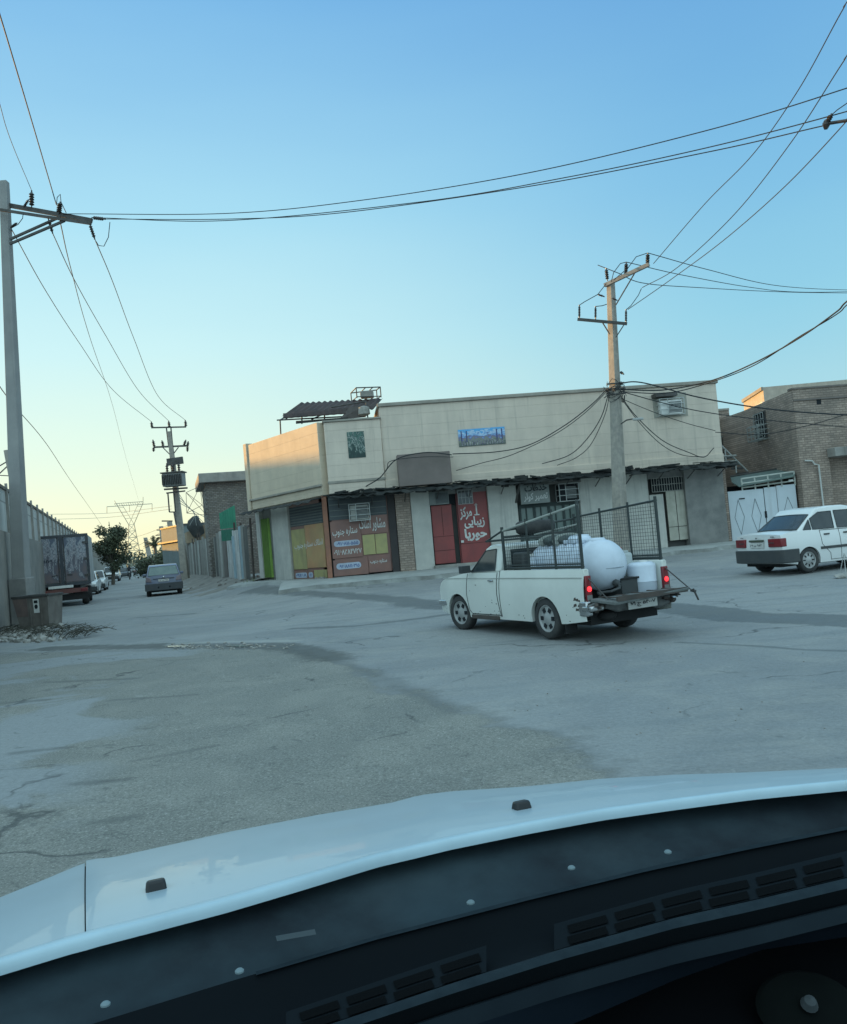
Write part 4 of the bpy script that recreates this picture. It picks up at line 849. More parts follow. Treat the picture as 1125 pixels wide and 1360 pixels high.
# unseen block added behind the wall to keep the low sun off the street
bs = thing('sun_blocker', (-56, 52, 0), 'plain unseen block added behind the boundary wall to keep low sun off the street', 'sun_blocker')
mb = MB(); mb.hexa([V(-8, -40, 0), V(4, -40, 0), V(-2, 44, 0), V(-16, 44, 0), V(-8, -40, 12.2), V(4, -40, 12.2), V(-2, 44, 12.2), V(-16, 44, 12.2)]); mb.build('wall', MATS['stained_concrete_wall'], bs)
mb = MB(); mb.hexa([V(-8.3, -40.3, 12.2), V(4.3, -40.3, 12.2), V(-1.7, 44.3, 12.2), V(-16.3, 44.3, 12.2), V(-8.2, -40.2, 12.7), V(4.2, -40.2, 12.7), V(-1.8, 44.2, 12.7), V(-16.2, 44.2, 12.7)]); mb.build('roof', m_corr, bs)

# ================================================================ RIGHT SIDE OF THE STREET
def eP(Y, off=0.0, z=0.0): return V(edgeX(Y) + off, Y, z)
# green door bay beside the corner
gb = thing('green_shutter', F2.pt(.9, 0, .45), 'bright green ribbed metal shutter under the slanted corner of the beige building', 'shutter')
ga0, gzt = F2.px(345.6, 690); ga1, gzb = F2.px(360.4, 767)
mb = MB(); F2.box(mb, ga0, ga1, -.12, -.03, gzb, gzt)
mb.build('shutter_panel', mat('lime_green_paint', (.36, .58, .13), (.27, .45, .10), sc=3, rough=.5, dirt=.3, streak=True, dirt_hazec=(.20, .25, .12)), gb, world=True)
mb = MB()
for k in range(6): a = lerp(ga0 + .05, ga1 - .05, k / 5); mb.tube(F2.pt(a, -.02, gzb), F2.pt(a, -.02, gzt), .03, n=4)
mb.build('rib', mat('dark_green_rib', (.14, .24, .05), dirt=.3), gb, world=True)
# dirt verge along the foot of the fences
mb = MB(); mb.grid(lambda u, v: (lambda Y: V(edgeX(Y) - 2.6 * (1 - v) + .5 * v + .3 * math.sin(Y * 1.7) * (1 - v), Y, zg(edgeX(Y) - 2.6 * (1 - v), Y) + .14 * math.sin(v * 1.9) + .05 * math.sin(Y * 3.3 + v * 5) * v - .03 * (1 - v)))(lerp(33.5, 88, u)), 110, 8)
struct(mb.build('verge', mat('dusty_verge', (.235, .215, .185), (.15, .14, .125), sc=2, bump=.6, bsc=12, dirt=.5, dsc=1.2), smooth=True, keep=True))
# corrugated fence: single sheets of different colours
shc = [('weathered_grey_sheet', (.27, .27, .25)), ('rusty_grey_sheet', (.17, .16, .15)), ('white_sheet', (.56, .58, .57)), ('white_sheet', (.56, .58, .57)), ('pale_blue_sheet', (.33, .46, .52)), ('weathered_grey_sheet', (.27, .27, .25)), ('dark_sheet', (.10, .105, .10)), ('pale_grey_sheet', (.42, .43, .40))]
def sheet_fence(name, y0, y1, seq, label, h0, h1, base=.25):
    t = thing(name, eP((y0 + y1) / 2), label, 'fence'); Y = y0; k = 0; rn = random.Random(int(y0))
    while Y < y1:
        w = rn.uniform(.75, 1.15) * (1 if y0 < 60 else 2.2); nm, c = shc[seq[k % len(seq)]]; A_ = eP(Y); B_ = eP(min(Y + w, y1)); F = Fr((B_.x, B_.y), (A_.x, A_.y)); n = 30; h = lerp(h0, h1, (Y - y0) / (y1 - y0)) + rn.uniform(-.22, .2)
        dd = rn.uniform(-.05, .08); ln_ = rn.uniform(-.05, .05); mb = MB()
        mb.grid(lambda u, v: F.pt(F.len * u + ln_ * v, dd + .028 * math.sin(u * n), lerp(base, h, v)), n, 2)
        mb.build('metal_sheet', mat(nm, c, tuple(x * .72 for x in c), sc=2.5, rough=.6, dirt=.5, streak=True, dirt_hazec=(.16, .14, .12), dsc=1.5), t, world=True, smooth=True, ang=80)
        Y += w; k += 1
    Y = y0; mb = MB()
    while Y < y1: p = eP(Y, .1); mb.tube(p, p + V(rn.uniform(-.06, .06), 0, h0 + rn.uniform(.0, .5)), .05, n=5); Y += 2.3
    mb.build('fence_post', m_rust, t, world=True); return t
sheet_fence('sheet_metal_fence', 35.0, 48.6, [6, 5, 4, 3, 4, 2, 3, 2, 1, 5, 7, 5], 'patchwork fence of upright white, grey and bluish metal sheets left of the green shutter', 2.75, 2.9)
sheet_fence('sheet_metal_fence', 49.4, 79, [5, 7, 5, 1, 7, 5], 'far stretch of weathered grey sheet fence beyond the half-built brick building', 3.1, 2.9, .1)
g0, g1 = P(292, 700, 41.0), P(318, 698, 40.2)
F11 = Fr((g0.x, g0.y), (g1.x, g1.y)); L_ = F11.len; z11 = lambda x, y: F11.px(x, y)[1]
gs = thing('green_sheet', F11.pt(.5, .1, z11(300, 717)), 'crumpled green corrugated sheet standing above the patchwork metal fence', 'metal sheet')
m_gsh = mat('green_sheet_paint', (.03, .27, .16), (.02, .19, .12), sc=2, rough=.5, dirt=.25)
mb = MB(); mb.grid(lambda u, v: F11.pt(L_ * (.02 + .80 * u), .0 + .035 * math.sin(u * 42), lerp(z11(300, 702), z11(298, 681) + (z11(312, 671) - z11(298, 681)) * u, v)), 42, 2); mb.build('upper_sheet', m_gsh, gs, world=True, smooth=True, ang=80)
mb = MB(); mb.grid(lambda u, v: F11.pt(L_ * (.12 + .80 * u), .10 + .02 * math.sin(u * 20), lerp(z11(305, 718), z11(305, 703), v)), 30, 2); mb.build('lower_sheet', mat('dark_green_sheet', (.02, .15, .10), rough=.5, dirt=.3), gs, world=True, smooth=True, ang=80)
g0, g1 = P(309, 712, 39.6), P(338, 690, 36.6); mb = MB(); mb.hexa([P(312, 714, 39.6), P(340, 693, 35.6), P(343, 691, 35.9), P(318, 708, 41), P(312, 712, 39.6), P(340, 690, 35.6), P(343, 688, 35.9), P(318, 706, 41)])
tag(mb.build('lean_to_roof', m_corr), 'dark sloping lean-to roof edge over the metal fence beside the green shutter', 'roof')
# brick shell with the overhanging slab
c0, c1 = P(273, 640, 48.5), P(350, 630, 49.5)
F12 = Fr((c0.x, c0.y), (c1.x, c1.y)); z12 = F12.px(300, 640)[1]
bb = thing('half_built_brick_building', F12.pt(2, -2, .2), 'unplastered grey-brown brick building with an overhanging concrete roof slab behind the metal fence', 'building')
mb = MB(); F12.box(mb, .0, F12.len, -6, 0, 0, z12); mb.build('wall', mat('raw_brick', (.30, .275, .24), (.21, .195, .18), sc=2.5, bump=.3, dirt=.45, dsc=.9, brick=((F12.u.x, F12.u.y), .23, .1, (.45, .44, .42), .02, .4)), bb, world=True)
mb = MB(); F12.box(mb, -.4, F12.len, -6.3, .45, z12, z12 + .55); mb.build('roof_slab', m_conc, bb, world=True, bevel=.03)
mb = MB()
for z in [x * .28 for x in range(1, 22)]: F12.box(mb, -.08, .0, -.25, -.02, z, z + .13)
mb.build('toothed_brick_edge', MATS['raw_brick'], bb, world=True)
mb = MB(); pp = [F12.pt(-.35, .3, z12 - .2), F12.pt(-1.15, .3, z12 - .5), F12.pt(-1.2, .3, z12 - 1.7), F12.pt(-.3, .3, z12 - 1.3), F12.pt(-.1, .3, z12 - 1.9)]
for i in range(5):
    for j in range(i): mb.tube(pp[i], pp[j], .014, n=4)
mb.build('bent_rebar', m_rust, bb, world=True)
# grey building further down
c0, c1 = P(240, 700, 84), P(285, 690, 86)
F13 = Fr((c0.x, c0.y), (c1.x, c1.y)); z13 = F13.px(250, 697)[1]
gy = thing('grey_building', F13.pt(2, -3, 0), 'low grey building with a dark band of windows behind the transformer pole', 'building')
mb = MB(); F13.box(mb, .3, F13.len + 3, -8, 0, 0, z13); mb.build('wall', mat('far_grey_render', (.19, .23, .23), dirt=.3, streak=True), gy, world=True)
mb = MB(); F13.box(mb, -.1, F13.len + 3, -8.2, .2, z13 * .70, z13 * .73); F13.box(mb, .2, F13.len + 3, -8, .15, z13, z13 + .15); mb.build('ledge', m_steel, gy, world=True)
for k in range(3):
    mb = MB(); a = .5 + k * 1.15; F13.box(mb, a, a + .75, -.1, .05, z13 * .50, z13 * .66); mb.build('window', m_glass, gy, world=True)
mb = MB(); mb.hexa([eP(66, -.3, 3.0), eP(66, 1.2, 3.2), eP(70, 1.2, 3.4), eP(70, -.3, 3.2), eP(66, -.3, 3.9), eP(66, 1.2, 4.4), eP(70, 1.2, 4.4), eP(70, -.3, 3.9)]); tag(mb.build('tarpaulin', mat('ochre_tarp', (.30, .23, .15), dirt=.3)), 'ochre tarpaulin on top of the far grey fence', 'tarpaulin')
mb = MB(); p = P(261, 700, 66)
mb.blob(p, .75, 2, .3, (.8, .8, 1.1)); tag(mb.build('bundle', mat('dark_bundle', (.03, .035, .035), dirt=.4), smooth=True), 'dark wrapped bundle heaped above the far grey fence', 'bundle')
# ================================================================ POLES AND WIRES
def insul(mb, p, ax, l, r=.07, n=4, rod=.02):
    p = Vector(p); ax = Vector(ax).normalized(); prof = [(rod, 0), (rod, l * .12)]
    for k in range(n):
        h = l * (.15 + .72 * k / n); prof += [(r * .55, h), (r, h + l * .04), (r * .55, h + l * .12)]
    prof += [(rod, l * .92), (rod * 1.3, l)]; mb.lathe(prof, p, ax, 8); return mb
def bar(mb, a, b, w, h):
    a, b = Vector(a), Vector(b); d = (b - a).normalized(); s_ = d.cross(V(0, 0, 1)); s_ = (s_ if s_.length > .1 else V(1, 0, 0)).normalized() * w / 2; u = s_.cross(d).normalized() * h / 2
    mb.hexa([a - s_ - u, a + s_ - u, b + s_ - u, b - s_ - u, a - s_ + u, a + s_ + u, b + s_ + u, b - s_ + u]); return mb
def shaft(b, t, wb, wt, par, rec=True, m=None, rot=0.0):
    b, t = Vector(b), Vector(t); mb = MB(); x, y = V(math.cos(rot), math.sin(rot), 0), V(-math.sin(rot), math.cos(rot), 0)
    def ring(p, w): return [p - x * w - y * w, p + x * w - y * w, p + x * w + y * w, p - x * w + y * w]
    mb.hexa(ring(b, wb / 2) + ring(t, wt / 2)); o = mb.build('shaft', m or m_pole, par, world=True, bevel=.02)
    if rec:
        mb = MB(); L_ = (t - b).length; n = int(L_ / .62)
        for k in range(2, n - 1):
            f0, f1 = (k + .14) / n, (k + .80) / n
            for sd in (-1,):
                q = []
                for f in (f0, f1):
                    c = b.lerp(t, f); w = lerp(wb, wt, f); q.append((c, w))
                (c, w), (c2, w2) = q
                e = w / 2 + .004; e2 = w2 / 2 + .004
                mb.quad(c + x * w * .02 - y * e, c + x * w * .40 - y * e, c2 + x * w2 * .40 - y * e2, c2 + x * w2 * .02 - y * e2)
        mb.build('recess', mat('shaded_recess', (.30, .275, .235), dirt=.3), par, world=True)
    return o
# --- near left pole
Yp = 26.0
b, t = P(30, 812, Yp), P(5.5, 241, Yp); b.z = -.1
pl = thing('utility_pole', (b.x, b.y, 0), 'tall square grey concrete pole at the far left, rising behind the steel skip', 'utility pole')
shaft(b, t, .44, .235, pl, rec=False, m=mat('smooth_grey_pole', (.30, .30, .285), (.24, .24, .235), sc=1.5, dirt=.4, streak=True, dirt_hazec=(.17, .17, .165)))
mb = MB(); mb.b(b.x - .26, b.x + .32, b.y - .28, b.y + .28, -.1, 1.5); 
mb.build('concrete_footing', m_greyr, pl, world=True, bevel=.04)
mb = MB(); bar(mb, P(-14, 268, 26.2), P(122, 293, 25.6), .10, .13); bar(mb, P(-10, 277, 25.7), P(121, 297, 25.2), .07, .08); mb.build('crossarm', m_steel, pl, world=True)
mb = MB(); bar(mb, P(13, 318, 25.8), P(80, 288, 25.7), .06, .07); bar(mb, P(13, 324, 25.6), P(86, 293, 25.4), .06, .07); mb.build('brace', m_steel, pl, world=True)
for a, bb_, r in ((P(42, 276, 25.9), P(42, 253, 25.9), .085), (P(78, 284, 25.7), P(80, 268, 25.7), .09), (P(64, 290, 25.6), P(70, 310, 25.9), .06), (P(119, 297, 25.2), P(126, 318, 25.5), .06), (P(122, 289, 25.6), P(140, 291, 25.4), .06), (P(31, 276, 25.8), P(38, 265, 25.8), .05), (P(23, 296, 25.8), P(14, 302, 25.8), .05)):
    mb = MB(); insul(mb, a, bb_ - a, (bb_ - a).length, r, 5); mb.build('insulator', m_insul, pl, world=True, smooth=True)
mb = MB(); mb.poly([P(126, 318, 25.5), P(131, 326, 25.5), P(138, 327, 25.5), P(144, 315, 25.5), P(146, 295, 25.5)], .012); mb.poly([P(31, 282, 25.8), P(30, 290, 25.8), P(24, 298, 25.8), P(15, 303, 25.8)], .012); mb.poly([P(75, 272, 25.7), P(76, 262, 25.7), P(80, 258, 25.7), P(81, 268, 25.7), P(88, 283, 25.7)], .012)
mb.build('jumper_wire', m_wire, pl, world=True)
# --- centre pole
Yc = 28.0
b, t = P(826, 745, Yc), P(811, 374, Yc); b.z = .2
pc = thing('utility_pole', (b.x, b.y, .2), 'tapered concrete pole in front of the beige building, with tangled cables and two crossarms', 'utility pole')
shaft(b, t, .40, .21, pc, rot=R(38))
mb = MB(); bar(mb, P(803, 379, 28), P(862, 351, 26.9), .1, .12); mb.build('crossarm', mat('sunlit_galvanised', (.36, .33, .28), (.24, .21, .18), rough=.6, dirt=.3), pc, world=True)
mb = MB(); bar(mb, P(767, 424, 27.9), P(833, 430, 27.6), .08, .09); mb.build('crossarm', m_steel, pc, world=True)
mb = MB(); bar(mb, P(844, 361, 27.2), P(818, 405, 27.8), .03, .03); bar(mb, P(800, 428, 27.7), P(810, 444, 27.8), .03, .03); bar(mb, P(829, 431, 27.6), P(818, 448, 27.7), .03, .03); mb.build('brace', m_steel, pc, world=True)
for x0, y0, x1, y1, Y, r, n in ((860, 351, 860.5, 336, 26.9, .075, 5), (831, 366, 832, 348, 27.5, .075, 5), (807, 373, 805, 356, 28, .07, 5), (769.5, 423, 769.5, 405, 27.9, .045, 6), (791, 424, 791, 407, 27.8, .045, 6), (831.5, 429, 831.5, 411, 27.6, .045, 6), (794, 391, 803, 394, 27.7, .05, 2), (813, 396, 820, 399, 27.7, .05, 2)):
    mb = MB(); insul(mb, P(x0, y0, Y), P(x1, y1, Y) - P(x0, y0, Y), (P(x1, y1, Y) - P(x0, y0, Y)).length, r, n); mb.build('insulator', m_insul, pc, world=True, smooth=True)
mb = MB()
for pts in ([(770, 405), (776, 401), (794, 391), (805, 377)], [(791, 407), (800, 406), (806, 404)], [(832, 411), (838, 406), (848, 392), (852, 383)], [(860, 336), (845, 341), (834, 356), (815, 372)], [(832, 348), (824, 350), (815, 362), (812, 374)]):
    mb.poly([P(x, y, 27.5) for x, y in pts], .013)
mb.build('jumper_wire', m_wire, pc, world=True)
mb = MB(); rn = random.Random(9)
for k in range(16):
    z0 = rn.uniform(-.35, .3); r = rn.uniform(.24, .42); ph = rn.uniform(0, 6.3); c = P(816, 517, 28); c.z += z0; sp_ = rn.uniform(1.5, 5.5)
    mb.poly([c + V(r * math.cos(ph + q * sp_ / 7), r * math.sin(ph + q * sp_ / 7) * .8, .12 * math.sin(q * 1.3 + ph)) for q in range(8)], .010, 4)
mb.build('cable_tangle', m_wire, pc, world=True)
mb = MB(); c = P(816, 512, 28)
for k in range(3): mb.tube(c - V(.3, .18, -.04 + .18 * k), c + V(.3, -.18, .04 - .18 * k), .03, n=6)
mb.build('clamp', m_steel, pc, world=True)
lm = thing('street_lamp', P(826, 556, 27.8), 'small street lamp on a thin curved arm fixed to the centre pole', 'street lamp')
mb = MB(); mb.poly([P(825, 563, 27.8), P(832, 558, 27.6), P(842, 556, 27.4)], .022); mb.build('arm', m_steel, lm, world=True)
mb = MB(); a, c = P(841, 557, 27.4), P(854, 556, 27.2); bar(mb, a, c, .14, .08); mb.build('lamp_head', mat('lamp_grey', (.45, .46, .44), dirt=.2), lm, world=True, bevel=.02)
tag((lambda mb: mb.build('cable_fitting', m_insul, smooth=True))(insul(MB(), P(824, 494, 27.8), P(830, 498, 27.6) - P(824, 494, 27.8), .2, .05, 2)), 'small dark fitting hanging on the cable just right of the centre pole', 'cable fitting')
# --- transformer pole
Yt = 60.0
b, t = G(247, 771), P(225, 573, Yt); Yt = 60; b = P(247, 771, Yt); b.z = -.1
pt_ = thing('transformer_pole', (b.x, b.y, 0), 'concrete pole carrying a grey finned transformer, behind the grey-blue car', 'utility pole')
shaft(b, t, .52, .26, pt_, rec=False)
mb = MB(); bar(mb, P(201, 568, Yt), P(247, 567, Yt), .09, .1); mb.build('crossarm', m_steel, pt_, world=True)
mb = MB(); bar(mb, P(204, 594, Yt), P(249, 592, Yt), .1, .12); mb.build('crossarm', m_steel, pt_, world=True)
mb = MB(); bar(mb, P(221, 568, Yt), P(224, 592, Yt), .08, .08); bar(mb, P(227, 568, Yt), P(229, 590, Yt), .08, .08); bar(mb, P(216, 594, Yt), P(226, 604, Yt), .06, .06); bar(mb, P(237, 594, Yt), P(231, 602, Yt), .06, .06); mb.build('brace', m_steel, pt_, world=True)
for x0, y0, x1, y1 in ((202, 568, 201, 560), (225, 568, 224, 559), (247, 567, 246, 558), (205, 594, 203, 584), (217, 593, 215, 585), (244, 592, 247, 584), (249, 594, 250, 586), (204, 594, 204, 600), (249, 593, 249, 600)):
    mb = MB(); a = P(x0, y0, Yt); c = P(x1, y1, Yt); insul(mb, a, c - a, (c - a).length, .13, 3, .04); mb.build('insulator', m_insul, pt_, world=True, smooth=True)
q0, q1 = P(218, 630, 59.2), P(246, 645, 59.2)
mb = MB(); mb.b(q0.x, q1.x, 58.6, 59.5, q1.z, q0.z); tk = mb.build('transformer_tank', mat('transformer_grey', (.26, .27, .26), dirt=.3), pt_, world=True, bevel=.05)
mb = MB()
for k in range(12): x = lerp(q0.x + .05, q1.x - .05, k / 11); mb.b(x - .02, x + .02, 58.45, 58.6, q1.z + .1, q0.z - .12)
mb.b(q0.x - .08, q1.x + .08, 58.5, 59.6, q0.z, q0.z + .08); mb.build('cooling_fins', m_steel, tk, world=True)
for k in range(3):
    mb = MB(); x = lerp(q0.x + .3, q1.x - .3, k / 2); insul(mb, V(x, 59, q0.z + .06), (0, 0, 1), .7, .13, 3, .04); mb.build('bushing', m_insul, pt_, world=True, smooth=True)
mb = MB(); bar(mb, P(218, 650, 59.3), P(249, 648, 59.3), .1, .12); bar(mb, P(221, 655, 59.3), P(246, 652, 59.3), .08, .1); bar(mb, P(222, 614, 59.5), P(243, 611, 59.5), .2, .5)
mb.build('platform', m_steel, pt_, world=True)
mb = MB()
for a, c in (((223, 655), (225, 680)), ((225, 680), (233, 680)), ((231, 655), (233, 680)), ((231, 680), (234, 697))): bar(mb, P(*a, 59.5), P(*c, 59.5), .08, .08)
mb.build('cable_frame', m_steel, pt_, world=True)
# --- distant poles
def simple_pole(x0, y0, x1, y1, Y, w, label, arms=()):
    b, t = P(x0, y0, Y), P(x1, y1, Y); b.z = 0; th = thing('utility_pole', (b.x, b.y, 0), label, 'utility pole'); shaft(b, t, w, w * .6, th, rec=False)
    mb = MB()
    for (a, c, d_, e) in arms: bar(mb, P(a, c, Y), P(d_, e, Y), .12, .14)
    if arms: mb.build('crossarm', m_steel, th, world=True)
simple_pole(238, 765, 225, 693, 92, .75, 'thick far concrete pole with a short crossarm, just left of the transformer pole', ((215, 692, 229, 692), (220, 716, 230, 715)))
simple_pole(222, 760, 214, 699, 118, .8, 'far concrete pole with two short arms, left of the thick far pole', ((207, 711, 217, 710), (208, 704, 216, 704)))
simple_pole(203, 755, 193, 714, 150, .9, 'most distant roadside pole, a short stump above the bushes')
b, t = P(30, 700, 34), P(8, 598, 34); p3 = thing('lamp_bracket_pole', (wallX(34) - .6, 34, 0), 'slanting post with thin brackets rising behind the wall at the left edge', 'utility pole')
mb = MB(); bar(mb, V(wallX(34) - .6, 34, 0), P(16, 640, 34), .18, .18); bar(mb, P(16, 640, 34), t, .14, .14); mb.build('shaft', m_pole, p3, world=True)
mb = MB(); mb.tube(P(11, 612, 34), P(-6, 622, 34), .025); mb.tube(P(11, 618, 34), P(-6, 634, 34), .025); mb.tube(P(14, 632, 34), P(-8, 631, 34), .02); mb.build('bracket', m_steel, p3, world=True)
# --- pylon
Yy = 300; sx = Yy / FPX
pyl = thing('transmission_pylon', (P(176, 757, Yy).x, Yy, 0), 'tall lattice steel power pylon standing at the end of the street', 'pylon')
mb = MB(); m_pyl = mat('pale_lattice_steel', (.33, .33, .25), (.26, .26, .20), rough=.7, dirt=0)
def pp_(x, y, dy=0): return P(x, y, Yy + dy)
T = lambda a, c, r=.10: mb.tube(a, c, r, n=4, caps=False)
wst = [(171, 697), (178, 696)]; bas = [(171, 757), (190, 757)]
lv = 7
for dy in (-2.2, 2.2):
    L0, R0, L1, R1 = pp_(170, 757, dy * 2), pp_(191, 757, dy * 2), pp_(171, 697, dy * .6), pp_(178, 696, dy * .6)
    T(L0, L1, .15); T(R0, R1, .15)
    for k in range(lv):
        f0, f1 = k / lv, (k + 1) / lv; T(L0.lerp(L1, f0), R0.lerp(R1, f1), .07); T(R0.lerp(R1, f0), L0.lerp(L1, f1), .07); T(L0.lerp(L1, f1), R0.lerp(R1, f1), .06)
    A0, B0 = pp_(155, 670, dy * .6), pp_(190, 668, dy * .6)
    T(L1, A0, .13); T(R1, pp_(162, 670, dy * .6), .08); T(R1, B0, .13); T(L1, pp_(184, 668, dy * .6), .08)
    for f in (.3, .6, .85): T(L1.lerp(A0, f), R1.lerp(pp_(162, 670, dy * .6), f), .06); T(R1.lerp(B0, f), L1.lerp(pp_(184, 668, dy * .6), f), .06)
    T(pp_(142, 673, dy * .4), pp_(202, 669, dy * .4), .11); T(pp_(152, 669, dy * .4), pp_(190, 666, dy * .4), .09)
    for k in range(13): T(pp_(152 + 3 * k, 669 - .23 * k, dy * .4), pp_(153.5 + 3 * k, 672.3 - .2 * k, dy * .4), .06)
    T(B0, pp_(190, 660, 0), .1); T(A0, pp_(152, 665, 0), .1)
T(pp_(142, 673), pp_(142, 682), .1); T(pp_(202, 669), pp_(202, 678), .1); T(pp_(172, 671), pp_(172, 680), .08)
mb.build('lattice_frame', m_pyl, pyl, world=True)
# --- wires
def wire(label, pts, r=.014, m=m_wire, name='overhead_wire', grp='overhead wires'):
    q = [P(*p) for p in pts]; out = []
    if pts[-1][0] > 1130: d_ = (q[-1] - q[-2]).normalized(); q.append(q[-1] + V(d_.x, d_.y, d_.z * .6) * 9)
    if pts[0][0] > 1130: d_ = (q[0] - q[1]).normalized(); q.insert(0, q[0] + V(d_.x, d_.y, d_.z * .6) * 9)
    if pts[0][0] < 0: d_ = (q[0] - q[1]).normalized(); q.insert(0, q[0] + V(d_.x, d_.y, d_.z * .6) * 7)
    q = [q[0] * 2 - q[1]] + q + [q[-1] * 2 - q[-2]]
    for i in range(1, len(q) - 2):
        for k in range(12):
            t = k / 12; a, b_, c, d = q[i - 1], q[i], q[i + 1], q[i + 2]
            out.append(.5 * ((2 * b_) + (c - a) * t + (2 * a - 5 * b_ + 4 * c - d) * t * t + (3 * b_ - a - 3 * c + d) * t ** 3))
    out.append(q[-2]); mb = MB(); mb.poly(out, r, 5); return tag(mb.build(name, m, smooth=True), label, 'wire', grp)
wire('uppermost of three wires swinging from the left pole across to the right edge', [(84, 284, 25.7), (300, 283.5, 24), (480, 266, 22), (700, 230, 19.5), (940, 173, 17), (1125, 117, 15), (1300, 55, 13.5)], .012)
wire('middle of three wires swinging from the left pole across to the right edge', [(122, 289, 25.6), (300, 293, 24), (560, 268, 21.3), (750, 236, 19), (940, 196, 17), (1125, 148, 15), (1300, 96, 13.5)], .012)
wire('lowest crossing wire, from the left pole to the strain insulator at the right edge', [(140, 291, 25.4), (300, 291, 24), (450, 283, 22.3), (700, 248, 19.5), (940, 202, 17), (1094, 167, 15.3)], .012)
ti = thing('strain_insulator', P(1095, 165, 15.2), 'strain insulator on the lowest crossing wire at the upper right edge', 'insulator')
mb = MB(); mb.lathe([(.03, 0), (.09, .03), (.09, .08), (.03, .12)], P(1093, 166, 15.3), P(1105, 164, 15.2) - P(1093, 166, 15.3), 8); mb.tube(P(1093, 165, 15.3), P(1125, 160, 15), .03); mb.tube(P(1104, 164, 15.2), P(1180, 151, 14.6), .022); mb.build('clamp', m_insul, ti, world=True, smooth=True)
mb = MB(); insul(mb, P(1099, 162, 15.2), P(1104, 153, 15.2) - P(1099, 162, 15.2), .17, .05, 3); mb.poly([P(1104, 153, 15.2), P(1112, 146, 15.1), P(1125, 137, 15), P(1160, 112, 14.8)], .01); mb.build('insulator', m_insul, ti, world=True, smooth=True)
wire('thick dark wire running steeply from the top left corner down to the left pole crossarm', [(-20, -40, 14), (0, 20, 15.5), (42, 160, 20), (75, 272, 25.7)], .015)
wire('faint thin wire at the upper left ending on the tallest insulator of the left pole', [(-10, 105, 20), (12, 180, 22), (42, 253, 25.9)], .009)
wire('long wire sagging from the foot of the left pole brace down to the transformer pole', [(14, 302, 25.8), (60, 385, 33), (105, 455, 42), (150, 518, 51), (201, 560, 60)], .015)
wire('long wire sagging from the middle of the left crossarm down to the transformer pole', [(70, 310, 25.9), (100, 374, 32), (140, 445, 41), (185, 520, 52), (224, 559, 60)], .015)
wire('long wire sagging from the tip of the left crossarm down to the transformer pole', [(127, 320, 25.5), (150, 375, 32), (178, 450, 42), (210, 526, 52), (246, 558, 60)], .015)
wire('thin wire dropping from the left crossarm past the pale horizon toward the far street', [(79, 290, 25.7), (95, 360, 35), (120, 450, 55), (150, 540, 100), (168, 610, 180), (184, 664, 300)], .018)
wire('fine wire left of the near pole descending toward the wall', [(-6, 505, 25), (20, 540, 32), (62, 590, 45), (95, 640, 70), (130, 690, 120), (160, 735, 220)], .016)
wire('uppermost of the three steep wires from the top right edge down to the centre pole', [(1150, -35, 15), (1118, 15, 16), (1060, 120, 18.5), (1000, 205, 21), (935, 272, 24), (868, 350, 27)], .012)
wire('middle of the three steep wires from the right edge down to the centre pole', [(1150, 40, 15), (1118, 85, 16), (1050, 190, 19), (975, 285, 22.5), (900, 355, 25.5), (853, 382, 27.3)], .012)
wire('lowest of the three steep wires from the right edge down to the centre pole', [(1150, 128, 15.5), (1118, 168, 16.5), (1040, 250, 19.5), (960, 320, 23), (890, 372, 26), (834, 411, 27.6)], .012)
wire('uppermost nearly level wire leaving the centre pole to the right', [(861, 336, 26.9), (940, 358, 31), (1030, 379, 36), (1125, 385, 42), (1200, 384, 47)], .014)
wire('middle nearly level wire leaving the centre pole to the right', [(832, 348, 27.5), (905, 365, 31), (1000, 382, 36), (1070, 388, 39), (1200, 387, 47)], .014)
wire('lowest nearly level wire leaving the centre pole to the right', [(794, 352, 28.4), (822, 363, 28), (855, 376, 29), (930, 382, 32), (1050, 388, 38), (1200, 391, 47)], .014)
wire('thick twisted cable from the beige roof corner rising to the right edge', [(822, 517, 28), (880, 518, 28), (943, 506, 27), (1000, 483, 25), (1060, 450, 23), (1110, 415, 21.5), (1160, 375, 20)], .022)
wire('second strand of the twisted cable rising from the beige roof corner', [(822, 520, 28), (885, 522, 28), (943, 508, 27), (1002, 485, 25), (1062, 447, 23), (1112, 417, 21.5), (1160, 380, 20)], .016)
wire('thick dark cable from the centre pole to the right in front of the brick house', [(820, 510, 28), (852, 508, 27.5), (930, 528, 26.5), (1020, 543, 25.5), (1125, 551, 24), (1200, 550, 23)], .022)
wire('thin cable below the thick one from the centre pole to the brick house', [(826, 520, 28), (880, 535, 28), (935, 547, 29), (1010, 557, 29.5), (1125, 567, 29.8), (1180, 568, 30)], .016)
wire('cable looping along the brick house front to the right edge', [(950, 574, 30), (1010, 577, 29.8), (1070, 566, 29.8), (1125, 550, 29.8), (1180, 534, 29.8)], .014)
wire('service cable sagging left from the centre pole along the wall to the brown box sign', [(808, 515, 28), (785, 538, 28.4), (750, 565, 28.8), (705, 590, 29.1), (660, 600, 29.2), (601, 603, 29.2)], .018)
wire('lower service cable curving left from the centre pole to the tin awning', [(808, 518, 28), (775, 550, 28.4), (735, 578, 28.8), (680, 604, 29.2), (640, 615, 29.4), (606, 625, 29.5)], .014)
wire('loose cable hanging from the centre pole to the wall left of the pole', [(809, 520, 28), (798, 555, 28.3), (778, 585, 28.8), (755, 605, 29.2), (720, 616, 29.4)], .016)
wire('second loose cable hanging close to the centre pole', [(810, 523, 28), (803, 552, 28.2), (785, 590, 28.8), (765, 608, 29.2), (740, 618, 29.4)], .013)
